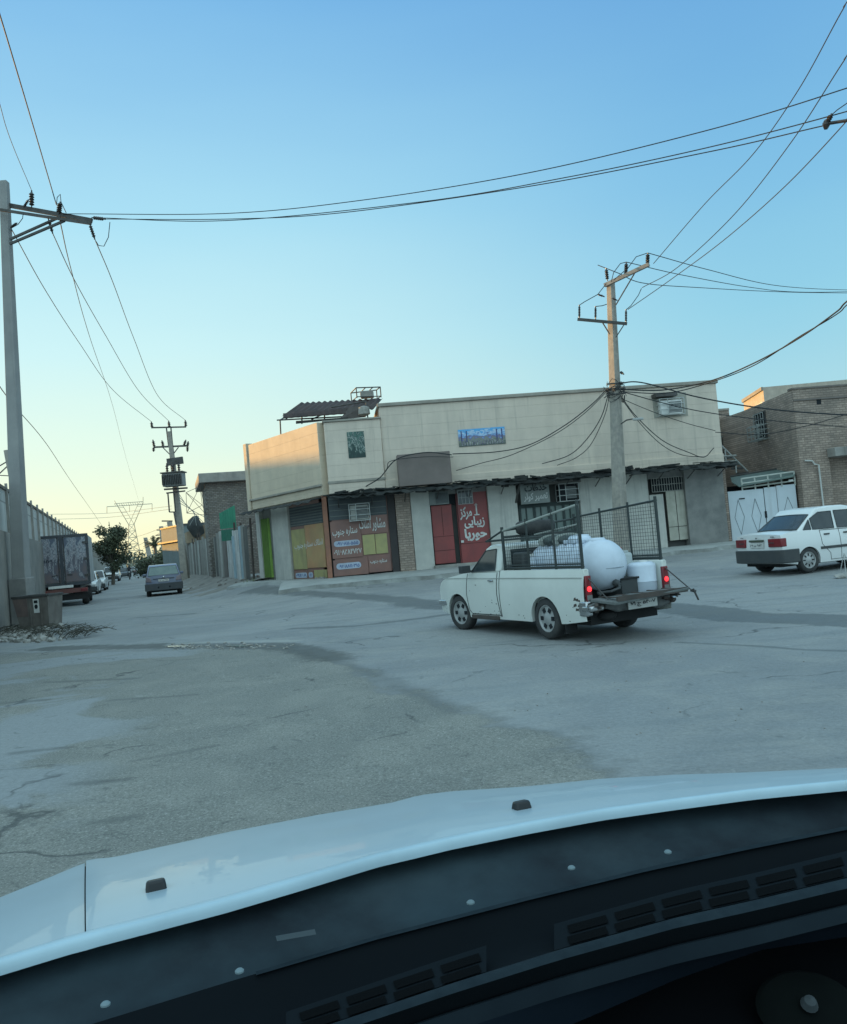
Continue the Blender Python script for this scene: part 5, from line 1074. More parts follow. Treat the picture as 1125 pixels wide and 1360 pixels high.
wire('cable from the centre pole drooping over the right half of the beige wall', [(822, 522, 28), (845, 553, 28.5), (880, 585, 29.5), (915, 601, 30.4), (935, 607, 30.6), (948, 595, 30.7)], .016)
wire('second cable drooping over the right half of the beige wall', [(822, 525, 28), (850, 562, 28.5), (878, 590, 29.5), (905, 604, 30.4), (935, 607, 30.6)], .013)
wire('thin cable running level from the centre pole toward the roof end', [(822, 528, 28), (870, 548, 28.5), (915, 563, 29.5), (950, 572, 30.3)], .012)
wire('short cable from the box sign down to the left wing above the brown shutter', [(600, 604, 29.1), (565, 601, 29.1), (527, 610, 29), (505, 634, 29.2), (486, 646, 29.4)], .02)
wire('thin wire along the sign box top to the brown shutter corner', [(602, 607, 29.1), (560, 607, 29), (520, 612, 29), (514, 622, 29.2)], .012)
for k, (x, y) in enumerate(((300, 700), (290, 704), (279, 706), (270, 706))):
    wire(['uppermost', 'second', 'third', 'lowest'][k] + ' thin service line fanning from the transformer pole down to the roofs on the right', [(237, 655 + 4 * k, 60), (252 + 2 * k, 675 + 2 * k, 58), (x - 18, y - 8, 57)], .02, mat('pale_wire', (.22, .23, .21), dirt=0))
for k, (x0, y0, x1, y1) in enumerate(((60, 683, 228, 672), (60, 690, 228, 676), (150, 717, 222, 698), (155, 735, 224, 700))):
    wire(['uppermost', 'second', 'third', 'lowest'][k] + ' faint distant line crossing behind the pylon', [(x0, y0, 140), ((x0 + x1) / 2, (y0 + y1) / 2 + 4, 140), (x1, y1, 120)], .03, mat('faint_wire', (.34, .35, .30), dirt=0))

# ================================================================ TREES
def leaf_clumps(mb, clumps, n, s, rn, flat=.4):
    tot = sum(c[1] ** 3 for c in clumps)
    for c, r, sq in clumps:
        for _ in range(int(n * r ** 3 / tot)):
            d = V(rn.gauss(0, 1), rn.gauss(0, 1), rn.gauss(0, 1)).normalized() * r * rn.uniform(.35, 1.08); p = c + V(d.x, d.y, d.z * sq)
            a = V(rn.gauss(0, 1), rn.gauss(0, 1), rn.gauss(0, 1)).normalized(); b = a.orthogonal().normalized(); k = s * rn.uniform(.6, 1.3)
            mb.quad(p - a * k, p + b * k * .45, p + a * k, p - b * k * .45)
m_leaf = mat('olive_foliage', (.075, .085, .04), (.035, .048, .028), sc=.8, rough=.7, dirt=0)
m_bark = mat('bark', (.12, .10, .08), dirt=.3)
def tree(label, base, h, w, seed, n=5200, s=.13, name='tree', m=m_leaf, twig=True):
    rn = random.Random(seed); th = thing(name, base, label, 'tree'); mb = MB(); mb.poly([V(0, 0, 0), V(.1, 0, h * .2), V(-.05, .05, h * .45)], w * .05, 7)
    for k in range(9): a = k * .8; mb.tube(V(0, 0, h * (.2 + .03 * k)), V(math.cos(a) * w * .33, math.sin(a) * w * .33, h * (.45 + .045 * k)), w * .022, w * .006, 5)
    mb.build('trunk', m_bark, th)
    cl = []
    for k in range(17):
        a = rn.uniform(0, 6.3); q = rn.random() ** .5; z = rn.uniform(.24, .86); rr = w * .5 * q * (1 - abs(z - .55) * .9); cl.append((V(math.cos(a) * rr, math.sin(a) * rr, h * z), w * rn.uniform(.15, .26), .9))
    mb = MB(); leaf_clumps(mb, cl, n, s, rn)
    if twig:
        for k in range(15):
            a = rn.uniform(0, 6.3); b0 = V(math.cos(a) * w * .25, math.sin(a) * w * .25, h * rn.uniform(.7, .82)); t0 = b0 + V(math.cos(a) * .4, 0, rn.uniform(.5, 1.0)); mb.tube(b0, t0, .03, .01, 4)
            for j in range(16): p = b0.lerp(t0, rn.random()); d = V(rn.gauss(0, .15), rn.gauss(0, .15), rn.gauss(0, .1)); mb.quad(p, p + d, p + d * 1.4 + V(.05, 0, .08), p + V(.06, 0, .05))
    mb.build('crown', m, th, weld=False); return th
tree('dark bushy tree leaning over the parked cars on the left side of the street', (P(150, 770, 78).x, 78, 0), 5.9, 3.5, 4)
tree('low dark roadside tree behind the grey-blue car near the far poles', (P(205, 755, 105).x, 105, 0), 3.4, 5.0, 8, 2600, .18, twig=False)
tree('rounded bush by the foot of the far poles', (P(224, 755, 98).x, 98, 0), 3.6, 3.4, 12, 1800, .18, twig=False)
for k, (x, Y, h, w) in enumerate(((128, 260, 6, 16), (150, 330, 7, 24), (196, 300, 6, 16), (178, 340, 5, 14))):
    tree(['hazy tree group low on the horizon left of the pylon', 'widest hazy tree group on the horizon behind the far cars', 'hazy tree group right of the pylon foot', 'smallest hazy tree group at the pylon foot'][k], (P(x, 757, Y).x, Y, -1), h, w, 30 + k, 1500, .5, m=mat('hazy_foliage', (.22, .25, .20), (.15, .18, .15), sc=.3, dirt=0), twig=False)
pm_ = thing('palm_tree', (P(208, 755, 112).x, 112, 0), 'small palm with spiky fronds above the far bushes', 'tree')
mb = MB(); mb.poly([V(0, 0, 0), V(.1, 0, 2), V(0, 0, 4.0)], .22, 7); mb.build('trunk', m_bark, pm_)
mb = MB(); rn = random.Random(2)
for k in range(30):
    a = rn.uniform(0, 6.3); e = rn.uniform(.1, 1.4); l = rn.uniform(1.6, 2.4); pts = [V(0, 0, 4) + V(math.cos(a) * math.cos(e), math.sin(a) * math.cos(e), math.sin(e)) * l * t - V(0, 0, .8 * t * t) for t in (0, .3, .6, 1)]
    mb.poly(pts, .03, 4)
    for t in range(1, 12): p = pts[0].lerp(pts[3], t / 12) + V(0, 0, .2 * math.sin(t / 12 * 3.1)); s_ = V(-math.sin(a), math.cos(a), -.3) * .35; mb.quad(p, p + V(0, 0, .06), p + s_); mb.quad(p, p + V(0, 0, .06), p - V(s_.x, s_.y, .1))
mb.build('crown', m_leaf, pm_, weld=False)
mb = MB(); rn = random.Random(6); p0 = P(362, 774, 34)
for k in range(130):
    p = V(p0.x + rn.uniform(-1.2, .8), p0.y + rn.uniform(-.4, .3), .25); t = p + V(rn.gauss(0, .12), rn.gauss(0, .1), rn.uniform(.12, .5)); mb.quad(p, p + V(.03, 0, 0), t)
tag(mb.build('weeds', mat('dry_weeds', (.14, .17, .07), dirt=0), weld=False), 'dry weeds at the foot of the pillar beside the green shutter', 'weeds', kind='stuff')
mb = MB(); mb.b(-14, 14, -4, 4, 0, 4.2); mb.b(-6, 0, -4.2, -3, 4.2, 5.6)
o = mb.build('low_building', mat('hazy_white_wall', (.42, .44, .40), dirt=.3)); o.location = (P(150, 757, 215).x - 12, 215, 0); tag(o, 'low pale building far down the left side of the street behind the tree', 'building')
# ================================================================ VEHICLES  (local axes: x forward, y left, z up)
m_tyre = mat('tyre_rubber', (.022, .024, .026), (.04, .04, .04), sc=8, rough=.85, dirt=.4, dirt_hazec=(.12, .115, .10), dsc=5)
m_rim = mat('silver_wheel', (.42, .43, .42), rough=.4, metal=.15, dirt=.3)
m_trim = mat('black_plastic_trim', (.035, .042, .046), (.05, .055, .055), rough=.65, dirt=.3)
m_tail = mat('red_tail_lens', (.22, .02, .025), (.14, .015, .02), rough=.25, dirt=.15)
m_lit = mat('lit_brake_lamp', (.8, .03, .04), rough=.3, dirt=0, emit=(1.0, .04, .05), es=1.6)
m_head = mat('clear_lamp', (.5, .52, .52), rough=.15, dirt=0)
m_plate = mat('number_plate', (.62, .62, .58), rough=.5, dirt=.25)
m_chrome = mat('chrome', (.55, .56, .56), rough=.2, metal=.9, dirt=.2)
m_under = mat('underbody', (.015, .016, .017), rough=.9, dirt=.2)
def paint(nm, c, d=.2): return mat(nm, c, tuple(x * .93 for x in c), sc=.8, rough=.32, dirt=d, dsc=1.6, dirt_hazec=tuple(x * .45 for x in c), coat=.3)
def wheel(par, x, y, r, w, style='cap', steer=0.0, m=None):
    sd = 1 if y > 0 else -1
    t = bpy.data.objects.new('wheel', None); COL.objects.link(t); t.parent = par; t.location = (x, y, r); t.rotation_euler = (0, 0, steer)
    mb = MB(); mb.lathe([(r * .64, -w * .5), (r * .9, -w * .5), (r * .985, -w * .36), (r, -w * .15), (r, w * .15), (r * .985, w * .36), (r * .9, w * .5), (r * .68, w * .5), (r * .64, w * .3), (r * .64, -w * .5)], (0, 0, 0), (0, sd, 0), 30)
    mb.build('tyre', m_tyre, t, smooth=True, ang=50)
    mb = MB(); R_ = r * .66; mb.lathe([(R_, w * .1), (R_, w * .42), (R_ * .93, w * .42), (R_ * .86, w * .30), (R_ * .4, w * .34), (R_ * .3, w * .42), (0, w * .43)], (0, 0, 0), (0, sd, 0), 28); mb.build('rim', m or m_rim, t, smooth=True, ang=40)
    mb = MB(); n = 8 if style == 'cap' else 6
    for k in range(n):
        a = 2 * math.pi * k / n; c = V(math.cos(a) * R_ * .64, sd * w * .335, math.sin(a) * R_ * .64); rot = Matrix.Rotation(-a, 3, 'Y')
        mb.box(c, (R_ * .30, .02, R_ * (.13 if style == 'cap' else .30)), rot)
    mb.build('wheel_slot', m_dark, t)
    return t
def body_shell(par, m, X0, X1, W, sill, arches, ra, top, plan, shoulder=.62, crown=.035, hollow=None):
    """arches: list of axle x; top: (x,z) list; plan(x)->width factor; hollow=(x0,x1) leaves the deck open"""
    xs = set(); x = X0
    while x < X1: xs.add(round(x, 3)); x += .09
    xs.add(X1)
    for a in arches:
        for k in range(19): xs.add(round(a + ra * math.cos(math.pi * k / 18), 4))
        xs.add(round(a - ra - .002, 4)); xs.add(round(a + ra + .002, 4))
    for p in top: xs.add(round(p[0], 3))
    xs = sorted(x for x in xs if X0 <= x <= X1)
    def bot(x):
        z = sill + .10 * max(0, (abs(x - (X0 + X1) / 2) - (X1 - X0) / 2 + .5)) * 1.2
        for a in arches:
            if abs(x - a) <= ra: z = max(z, ARZ + math.sqrt(max(0, ra * ra - (x - a) ** 2)))
        return z
    ARZ = .27
    tp = lambda x: interp(top, x)
    def yf(x, z): w = W * plan(x); t = (z - shoulder) / .36; return w - .05 * t * t * (1 if t > 0 else .55)
    nz = 9; mb = MB()
    for sg in (1, -1):
        vs = []; fs = []
        for x in xs:
            b, t = bot(x), tp(x); b = min(b, t - .03)
            for j in range(nz + 1): z = lerp(b, t, j / nz); vs.append((x, sg * yf(x, z), z))
        for i in range(len(xs) - 1):
            for j in range(nz): a = i * (nz + 1) + j; fs.append((a, a + nz + 1, a + nz + 2, a + 1))
        mb.add(vs, fs)
        # arch lip turned inward
        vs = []; fs = []
        for x in xs: b = min(bot(x), tp(x) - .03); y = yf(x, b); vs += [(x, sg * y, b), (x, sg * (y - .06), b + .005)]
        for i in range(len(xs) - 1): fs.append((2 * i, 2 * i + 2, 2 * i + 3, 2 * i + 1))
        mb.add(vs, fs)
    ny = 10; dx = [x for x in xs if not (hollow and hollow[0] < x < hollow[1])]
    def deck(xl):
        vs = []; fs = []
        for x in xl:
            z = tp(x); y = yf(x, z)
            for j in range(ny + 1): s_ = -1 + 2 * j / ny; vs.append((x, s_ * y, z + crown * (1 - s_ * s_) * (1 if abs(s_) < 1 else 1)))
        for i in range(len(xl) - 1):
            for j in range(ny): a = i * (ny + 1) + j; fs.append((a, a + ny + 1, a + ny + 2, a + 1))
        mb.add(vs, fs)
    if hollow:
        deck([x for x in xs if x <= hollow[0]]) if hollow[0] > X0 else None
        deck([x for x in xs if x >= hollow[1]])
    else: deck(xs)
    for x in (X0, X1):
        if hollow and x == X0 and hollow[0] <= X0: continue
        b, t = bot(x), tp(x); vs = []; fs = []
        for i in range(nz + 1):
            z = lerp(b, t, i / nz); y = yf(x, z)
            for j in range(ny + 1): s_ = -1 + 2 * j / ny; vs.append((x + (.05 if x == X1 else -.05) * (1 - s_ * s_) * (.3 + .7 * math.sin(math.pi * min(1, i / nz + .1))), s_ * y, z + (crown * (1 - s_ * s_) if i == nz else 0)))
        for i in range(nz):
            for j in range(ny): a = i * (ny + 1) + j; fs.append((a, a + 1, a + ny + 2, a + ny + 1))
        mb.add(vs, fs)
    o = mb.build('body', m, par, smooth=True, ang=38)
    mb = MB(); mb.b(X0 + .12, X1 - .12, -W + .18, W - .18, sill - .02, sill + .22)
    for a in arches: mb.b(a - ra - .05, a + ra + .05, -W + .22, W - .22, .3, ARZ + ra + .06)
    mb.build('underbody', m_under, par)
    return o, yf
def greenhouse(par, m, prof, yb, yr, zb, zr, wins, gm=None, bev=.035):
    """prof: closed side outline (x,z) starting at the rear base, going over the roof to the front base; wins: side windows as (x,z) polygons"""
    yy = lambda z: lerp(yb, yr, (z - zb) / (zr - zb))
    mb = MB(); n = len(prof)
    vs = [(x, yy(z), z) for x, z in prof] + [(x, -yy(z), z) for x, z in prof]
    mb.add(vs, [tuple(range(n)), tuple(range(n, 2 * n))[::-1]] + [(i, i + n, (i + 1) % n + n, (i + 1) % n) for i in range(n)])
    o = mb.build('roof', m, par, bevel=bev, seg=3)
    gm = gm or m_glass
    for w in wins:
        for sg in (1, -1):
            mb = MB(); mb.quad(*[(x, sg * (yy(z) + .008), z) for x, z in w]); g = mb.build('side_window', gm, par)
            mb = MB(); q = [V(x, sg * (yy(z) + .010), z) for x, z in w]
            for i in range(len(q)): mb.tube(q[i], q[(i + 1) % len(q)], .009, n=5)
            mb.build('window_seal', m_trim, g)
    return yy
def screen(par, a, b, yy, inx, inz0, inz1, out, name, gm=None):
    """glass on the sloping face between base point a=(x,z) and roof point b=(x,z)"""
    A_, B_ = V(a[0], 0, a[1]), V(b[0], 0, b[1]); d = (B_ - A_).normalized(); nn = V(-d.z, 0, d.x) * out
    def q(f, s_): p = A_.lerp(B_, f); return V(p.x, s_ * (yy(p.z) - inx), p.z) + nn * .012
    mb = MB(); mb.grid(lambda u, v: q(lerp(inz0, inz1, v), -1 + 2 * u) + nn * .02 * (1 - (2 * u - 1) ** 2), 8, 1); g = mb.build(name, gm or m_glass, par, smooth=True)
    mb = MB(); c = [q(inz0, -1), q(inz0, 1), q(inz1, 1), q(inz1, -1)]
    mb.poly([q(inz0, -1 + k / 4) + nn * .02 * (1 - (-1 + k / 4) ** 2) for k in range(9)], .012, 5); mb.poly([q(inz1, -1 + k / 4) + nn * .02 * (1 - (-1 + k / 4) ** 2) for k in range(9)], .012, 5)
    mb.tube(c[1], c[2], .012, n=5); mb.tube(c[3], c[0], .012, n=5); mb.build('window_seal', m_trim, g)
def gap(mb, yf, pts, r=.006, sides=(1, -1)):
    for sg in sides:
        q = []
        for (x0, z0), (x1, z1) in zip(pts, pts[1:]):
            for k in range(8): t = k / 8; x, z = lerp(x0, x1, t), lerp(z0, z1, t); q.append(V(x, sg * (yf(x, z) + .001), z))
        x, z = pts[-1]; q.append(V(x, sg * (yf(x, z) + .001), z)); mb.poly(q, r, 5)
def plate(par, c, yaw, w, h, text, out=1, tilt=0.0, back=True):
    """rear plate facing -x (out=-1) or +x"""
    M_ = Matrix.Translation(c) @ Matrix.Rotation(yaw, 4, 'Z') @ Matrix.Rotation(tilt, 4, 'Y')
    mb = MB(); mb.add([M_ @ V(x * .006, y * w / 2, z * h / 2) for x, y, z in ((-1, -1, -1), (1, -1, -1), (1, 1, -1), (-1, 1, -1), (-1, -1, 1), (1, -1, 1), (1, 1, 1), (-1, 1, 1))], [(3, 2, 1, 0), (4, 5, 6, 7), (0, 1, 5, 4), (1, 2, 6, 5), (2, 3, 7, 6), (3, 0, 4, 7)]); p = mb.build('number_plate', m_plate, par)
    lettering(text, mat('plate_ink', (.03, .03, .04), dirt=0), p, lambda a, e, z: M_ @ V(out * (.008 + e), a * -out * -1 if out > 0 else -a, z), -w * .44, w * .44, -h * .3, h * .32, world=False, arabic=False, bold=.03)
    return p
def band(par, name, m, yf, X, z0, z1, wrap, out, W, proud=.06, bev=.02, plan=None):
    """bumper wrapping an end at x=X; out=+1 front, -1 rear; wrap = how far it runs along the sides"""
    pts = []
    ys = W - .02
    for k in range(5): pts.append(V(X - out * wrap * (1 - k / 4), ys + proud * .8, 0))
    for k in range(1, 6): a = k / 6 * math.pi / 2; pts.append(V(X - out * .0 + out * (proud + .02) * math.sin(a), ys + proud * .8 - .16 * (1 - math.cos(a)), 0))
    for k in range(1, 12): s_ = 1 - 2 * k / 12; pts.append(V(X + out * (proud + .02 + .05 * (1 - s_ * s_)), s_ * (ys + proud * .8 - .16), 0))
    for p in reversed(pts[:10]): pts.append(V(p.x, -p.y, 0))
    mb = MB(); n = len(pts); c = V(X - out * .5, 0, 0)
    vs = []
    for p in pts: i_ = p + (c - p).normalized() * .08; vs += [(p.x, p.y, z0), (p.x, p.y, z1), (i_.x, i_.y, z1), (i_.x, i_.y, z0)]
    fs = []
    for i in range(n - 1):
        for j in range(4): a, b = 4 * i + j, 4 * i + (j + 1) % 4; fs.append((a, b, b + 4, a + 4))
    fs += [(0, 1, 2, 3), (4 * n - 1, 4 * n - 2, 4 * n - 3, 4 * n - 4)]
    mb.add(vs, fs); return mb.build(name, m, par, bevel=bev)

# ---------------------------------------------------------------- white sedan
ht = V(.95, .31, 0).normalized(); oW = V(8.34, 19.45, 0); zW = zgr(oW.x, oW.y)
def sedan(name, label, loc, rz, m, gm=None, trim=True, group=None, cat='car', detail=True, W=.79, tall=1.47, text='۸۱ ن ۹۵۳', tailm=None, wheelm=None, lamp_white=False):
    t = thing(name, loc, label, cat, group, rz)
    X0, X1 = -.70, 3.15; wb = 2.36
    plan = lambda x: 1 - .10 * sm((x - 2.5) / .65) ** 1.5 - .05 * sm((-.25 - x) / .45)
    top = [(X0, .90), (-.45, .95), (.05, .955), (.6, .93), (1.9, .915), (2.2, .90), (2.8, .82), (3.05, .76), (X1, .66)]
    body, yf = body_shell(t, m, X0, X1, W, .20, [0, wb], .315, top, plan)
    zb, zr = .915, tall; yb, yr = W - .07, W - .22
    prof = [(-.22, .93), (.30, 1.30), (.46, tall - .035), (.85, tall), (1.25, tall - .005), (1.50, tall - .05), (2.16, .90)]
    side = [[(-.02, .985), (.17, .975), (.17, 1.285), (.33, 1.31), (.33, .97)][0:0] or [(-.05, .965), (.17, .965), (.17, 1.19)], [(.22, .96), (.82, .955), (.87, 1.345), (.50, 1.34), (.22, 1.21)], [(.92, .955), (1.93, .945), (1.50, 1.30), (1.40, 1.345), (.95, 1.35)]]
    yy = greenhouse(t, m, prof, yb, yr, zb, zr, side, gm)
    screen(t, prof[0], prof[1], yy, .07, .12, .98, 1, 'rear_window', gm); screen(t, prof[6], prof[5], yy, .07, .10, .95, -1, 'windscreen', gm)
    for x in (0, wb):
        for y in (W - .11, -W + .11): wheel(t, x, y, .285, .18, 'cap', m=wheelm)
    if trim:
        mb = MB(); gap(mb, yf, [(.36, .93), (.38, .62), (.60, .40), (.62, .24)]); gap(mb, yf, [(.90, .92), (.92, .24)]); gap(mb, yf, [(1.95, .91), (1.98, .60), (1.98, .24)]); gap(mb, yf, [(.62, .25), (1.98, .25)]); gap(mb, yf, [(.36, .93), (1.95, .91)], .007)
        mb.poly([V(-.25, y, .953 + .035 * (1 - (y / W) ** 2)) for y in [(-.6 + .12 * k) for k in range(11)]], .006, 4); mb.build('panel_gap', m_trim, t)
        mb = MB()
        for sg in (1, -1):
            for x0 in (.46, 1.02): mb.b(x0, x0 + .15, sg * (yf(x0, .84) + .0), sg * (yf(x0, .84) + .03), .815, .85)
        mb.build('door_handle', m_trim, t, bevel=.008)
        mb = MB(); 
        for sg in (1, -1): mb.b(.33, 1.98, sg * (yf(1, .55) - .01), sg * (yf(1, .55) + .015), .50, .56)
        mb.build('side_moulding', m_trim, t, bevel=.006)
        for sg in (1, -1):
            mb = MB(); mb.b(1.75, 1.86, sg * (yb + .0), sg * (yb + .18), .95, 1.07); mb.build('wing_mirror', m_trim, t, bevel=.03)
    band(t, 'rear_bumper', m_trim, yf, X0, .27, .57, .42, -1, W, .05); band(t, 'front_bumper', m_trim, yf, X1, .25, .52, .35, 1, W * .93, .05)
    # tail lamps
    tm = tailm or m_tail
    for sg in (1, -1):
        mb = MB(); y0, y1 = sg * (W - .40), sg * (W - .03); mb.hexa([V(X0 - .075, y0, .64), V(X0 - .03, y1, .64), V(X0 + .1, y1, .64), V(X0 + .1, y0, .64), V(X0 - .075, y0, .83), V(X0 - .03, y1, .83), V(X0 + .1, y1, .83), V(X0 + .1, y0, .83)])
        mb.b(X0 + .0, X0 + .12, sg * (W - .13), sg * (W - .025), .64, .83); l = mb.build('tail_light', tm, t, bevel=.012)
        mb = MB(); mb.b(X0 - .077, X0 - .06, sg * (W - .385), sg * (W - .22), .73, .745); mb.build('lens_rib', m_trim, l)
        mb = MB(); mb.b(X1 - .08, X1 + .035, sg * (W - .44), sg * (W - .14), .52, .65); mb.build('headlight', m_head, t, bevel=.02)
    plate(t, V(X0 - .062, 0, .69), 0, .46, .11, text, out=-1)
    mb = MB(); mb.b(X0 - .078, X0 - .045, -.24, .24, .765, .815); mb.build('boot_garnish', mat('olive_garnish', (.07, .085, .06), dirt=.2), t, bevel=.01)
    mb = MB(); mb.b(X0 - .058, X0 - .04, .46, .54, .862, .875); mb.b(X0 - .058, X0 - .04, -.56, -.46, .862, .88); mb.lathe([(0, 0), (.02, 0), (.02, .008), (0, .008)], (X0 - .055, 0, .85), (-1, 0, 0), 12); mb.build('badge', m_trim, t)
    mb = MB(); mb.b(X1 - .02, X1 + .03, -.33, .33, .54, .64); mb.build('grille', m_trim, t, bevel=.01)
    return t, yf
m_wht = paint('white_car_paint', (.74, .75, .73), .15)
sd, _ = sedan('white_sedan', 'white four-door sedan parked nose to the right in front of the white gate', (oW.x, oW.y, zW), math.atan2(ht.y, ht.x), m_wht)
mb = MB(); mb.lathe([(0, 0), (.035, 0), (.035, .004), (0, .004)], (.36, -.665, 1.0), (0, -1, .2), 14); mb.build('window_sticker', m_white, sd)
mb = MB(); mb.b(-.55, -.2, -.45, -.25, .16, .24); mb.build('silencer', mat('bare_metal', (.3, .3, .28), rough=.5, metal=.5, dirt=.3), sd, bevel=.03)
# ---------------------------------------------------------------- grey-blue car going down the street
hs_ = V(SLP * 1.0 + .04, 1, 0).normalized(); rs = math.atan2(hs_.y, hs_.x)
g = G(219, 791); m_gb = paint('grey_blue_paint', (.16, .19, .27), .3)
t_ = thing('hatchback', (g.x + hs_.x * .6, g.y + hs_.y * .6, 0), 'grey-blue hatchback with a large rear window driving away down the street', 'car', None, rs)
W = .86; X0, X1 = -.62, 3.2
body, yf = body_shell(t_, m_gb, X0, X1, W, .22, [0, 2.5], .33, [(X0, .98), (-.3, 1.0), (.2, .99), (2.0, .93), (2.8, .82), (X1, .62)], lambda x: 1 - .12 * sm((x - 2.4) / .8) - .05 * sm((-.2 - x) / .42))
prof = [(-.60, .97), (-.26, 1.42), (-.1, 1.49), (.5, 1.53), (1.1, 1.5), (1.3, 1.45), (2.1, .93)]
yy = greenhouse(t_, m_gb, prof, W - .06, W - .2, .96, 1.53, [[(-.3, 1.02), (.7, 1.0), (.72, 1.42), (-.1, 1.40)], [(.78, 1.0), (1.85, .98), (1.2, 1.4), (.8, 1.42)]])
screen(t_, prof[0], prof[1], yy, .07, .06, .99, 1, 'rear_window', mat('rear_glass', (.10, .15, .15), (.16, .22, .20), sc=2, rough=.12, dirt=.3)); screen(t_, prof[6], prof[5], yy, .07, .1, .95, -1, 'windscreen')
for x in (0, 2.5):
    for y in (W - .12, -W + .12): wheel(t_, x, y, .30, .20)
band(t_, 'rear_bumper', mat('dark_grey_bumper', (.07, .078, .085), dirt=.3), yf, X0, .28, .62, .45, -1, W, .06); band(t_, 'front_bumper', MATS['dark_grey_bumper'], yf, X1, .25, .55, .4, 1, W * .9, .05)
for sg in (1, -1):
    mb = MB(); mb.hexa([V(X0 - .08, sg * (W - .30), .70), V(X0 - .02, sg * (W - .03), .72), V(X0 + .12, sg * (W - .02), .72), V(X0 + .1, sg * (W - .3), .70), V(X0 - .08, sg * (W - .25), .90), V(X0 - .02, sg * (W - .04), .98), V(X0 + .12, sg * (W - .03), .98), V(X0 + .1, sg * (W - .25), .90)])
    mb.build('tail_light', mat('smoked_tail_lens', (.30, .26, .27), (.2, .15, .16), rough=.2, dirt=.2), t_, bevel=.02)
    mb = MB(); mb.b(1.6, 1.75, sg * (W - .05), sg * (W + .14), .98, 1.1); mb.build('wing_mirror', m_gb, t_, bevel=.03)
plate(t_, V(X0 - .085, 0, .76), 0, .5, .11, '۶۲ ب ۳۱۸', out=-1)
mb = MB(); mb.b(X0 - .085, X0 - .05, -.5, .5, .83, .86); mb.build('handle_strip', m_trim, t_); mb = MB(); mb.lathe([(0, 0), (.05, 0), (.04, .015), (0, .02)], (X0 - .06, 0, .91), (-1, 0, 0), 12); mb.build('badge', m_chrome, t_)
mb = MB(); mb.b(X0 - .125, X0 - .1, -.3, .3, .38, .47); mb.build('bumper_grille', m_dark, t_)
# ---------------------------------------------------------------- box truck
g = P(86, 802, 37.6); hb = V(SLP, 1, 0).normalized()
tr = thing('box_truck', (g.x, g.y, 0), 'box truck with faded picture doors parked against the wall on the left of the street', 'truck', None, math.atan2(hb.y, hb.x))
W = 1.14; ztr = 3.22
mb = MB(); mb.b(0, 5.2, -W, W, .98, ztr); mb.build('box_body', mat('truck_box_side', (.46, .47, .45), dirt=.35, streak=True), tr, bevel=.03)
m_door = banner_mat('faded_door_print', [(.0, (.15, .12, .125)), (.38, (.10, .11, .14)), (.46, (.36, .36, .37)), (.54, (.09, .10, .14)), (.63, (.40, .39, .40)), (.72, (.12, .13, .17)), (.82, (.34, .36, .38)), (1.0, (.10, .12, .16))], 2.0, 5)
for sg in (1, -1):
    mb = MB(); mb.b(-.04, -.002, sg * .06, sg * (W - .1), 1.10, ztr - .1); d = mb.build('rear_door', m_door, tr, bevel=.008)
    if sg > 0: lettering('Bling', mat('sign_ink', (.04, .045, .06), dirt=.2), d, lambda a, e, z: V(-.046 - e, -a, z), -.95, -.38, 1.98, 2.22, world=False, arabic=False, bold=.02); d['label'] = 'left rear door with faded lettering'
    for k in (1.35, 2.1, 2.85):
        mb = MB(); mb.b(-.07, -.03, sg * (W - .22), sg * (W + .01), k - .05, k + .05); mb.build('hinge', m_steel, tr)
    mb = MB(); mb.tube(V(-.07, sg * .12, 1.05), V(-.07, sg * .12, ztr - .06), .022); mb.tube(V(-.07, sg * .2, 1.45), V(-.07, sg * .42, 1.42), .02); mb.build('lock_bar', m_steel, tr)
mb = MB(); mb.b(-.05, .05, -W - .02, W + .02, ztr - .08, ztr + .04); mb.b(-.05, .05, -W - .02, W + .02, .93, 1.08); mb.b(-.05, .05, -W - .02, -W + .08, 1.08, ztr - .08); mb.b(-.05, .05, W - .08, W + .02, 1.08, ztr - .08); mb.b(-.055, .0, -.07, .07, 1.08, ztr - .08); mb.build('door_frame', mat('dark_blue_frame', (.06, .068, .08), dirt=.4), tr, bevel=.008)
mb = MB(); mb.b(.1, 5.2, -.45, .45, .6, .95); mb.b(.2, .4, -1.0, 1.0, .35, .5); mb.b(.0, .06, -1.05, 1.05, .28, .56); mb.build('chassis', m_under, tr)
mb = MB(); mb.b(-.10, .02, -1.02, 1.02, .60, .80); mb.build('rear_bumper', mat('dull_red_bumper', (.20, .07, .06), (.14, .06, .055), dirt=.5), tr, bevel=.01)
mb = MB(); mb.b(-.12, -.05, -.42, .62, .84, .96); mb.build('white_board', m_white, tr, bevel=.01)
for sg in (1, -1):
    mb = MB(); mb.b(-.13, -.1, sg * .72, sg * 1.0, .64, .76); mb.build('tail_light', m_tail, tr, bevel=.01)
for x in (1.1, 4.6):
    for y in (.85, -.85): wheel(tr, x, y, .40, .28, m=m_under)
mb = MB(); mb.hexa([V(5.3, -.95, .7), V(6.7, -.95, .7), V(6.7, .95, .7), V(5.3, .95, .7), V(5.3, -.85, 2.2), V(6.3, -.85, 2.2), V(6.3, .85, 2.2), V(5.3, .85, 2.2)]); mb.build('cab', m_wht, tr, bevel=.08)
# ---------------------------------------------------------------- parked cars further down
def far_car(label, px, py, rz, m, **k): g = G(px, py); t, _ = sedan('parked_car', label, (g.x, g.y, 0), rz, m, trim=False, group='cars parked down the street', **k); return t
rb = rs + math.pi
far_car('white car nose-on, parked just beyond the box truck', 129.5, 784, rb, m_wht)
far_car('pale car half hidden behind the box truck, nearest of the parked row', 118, 789, rb, m_wht)
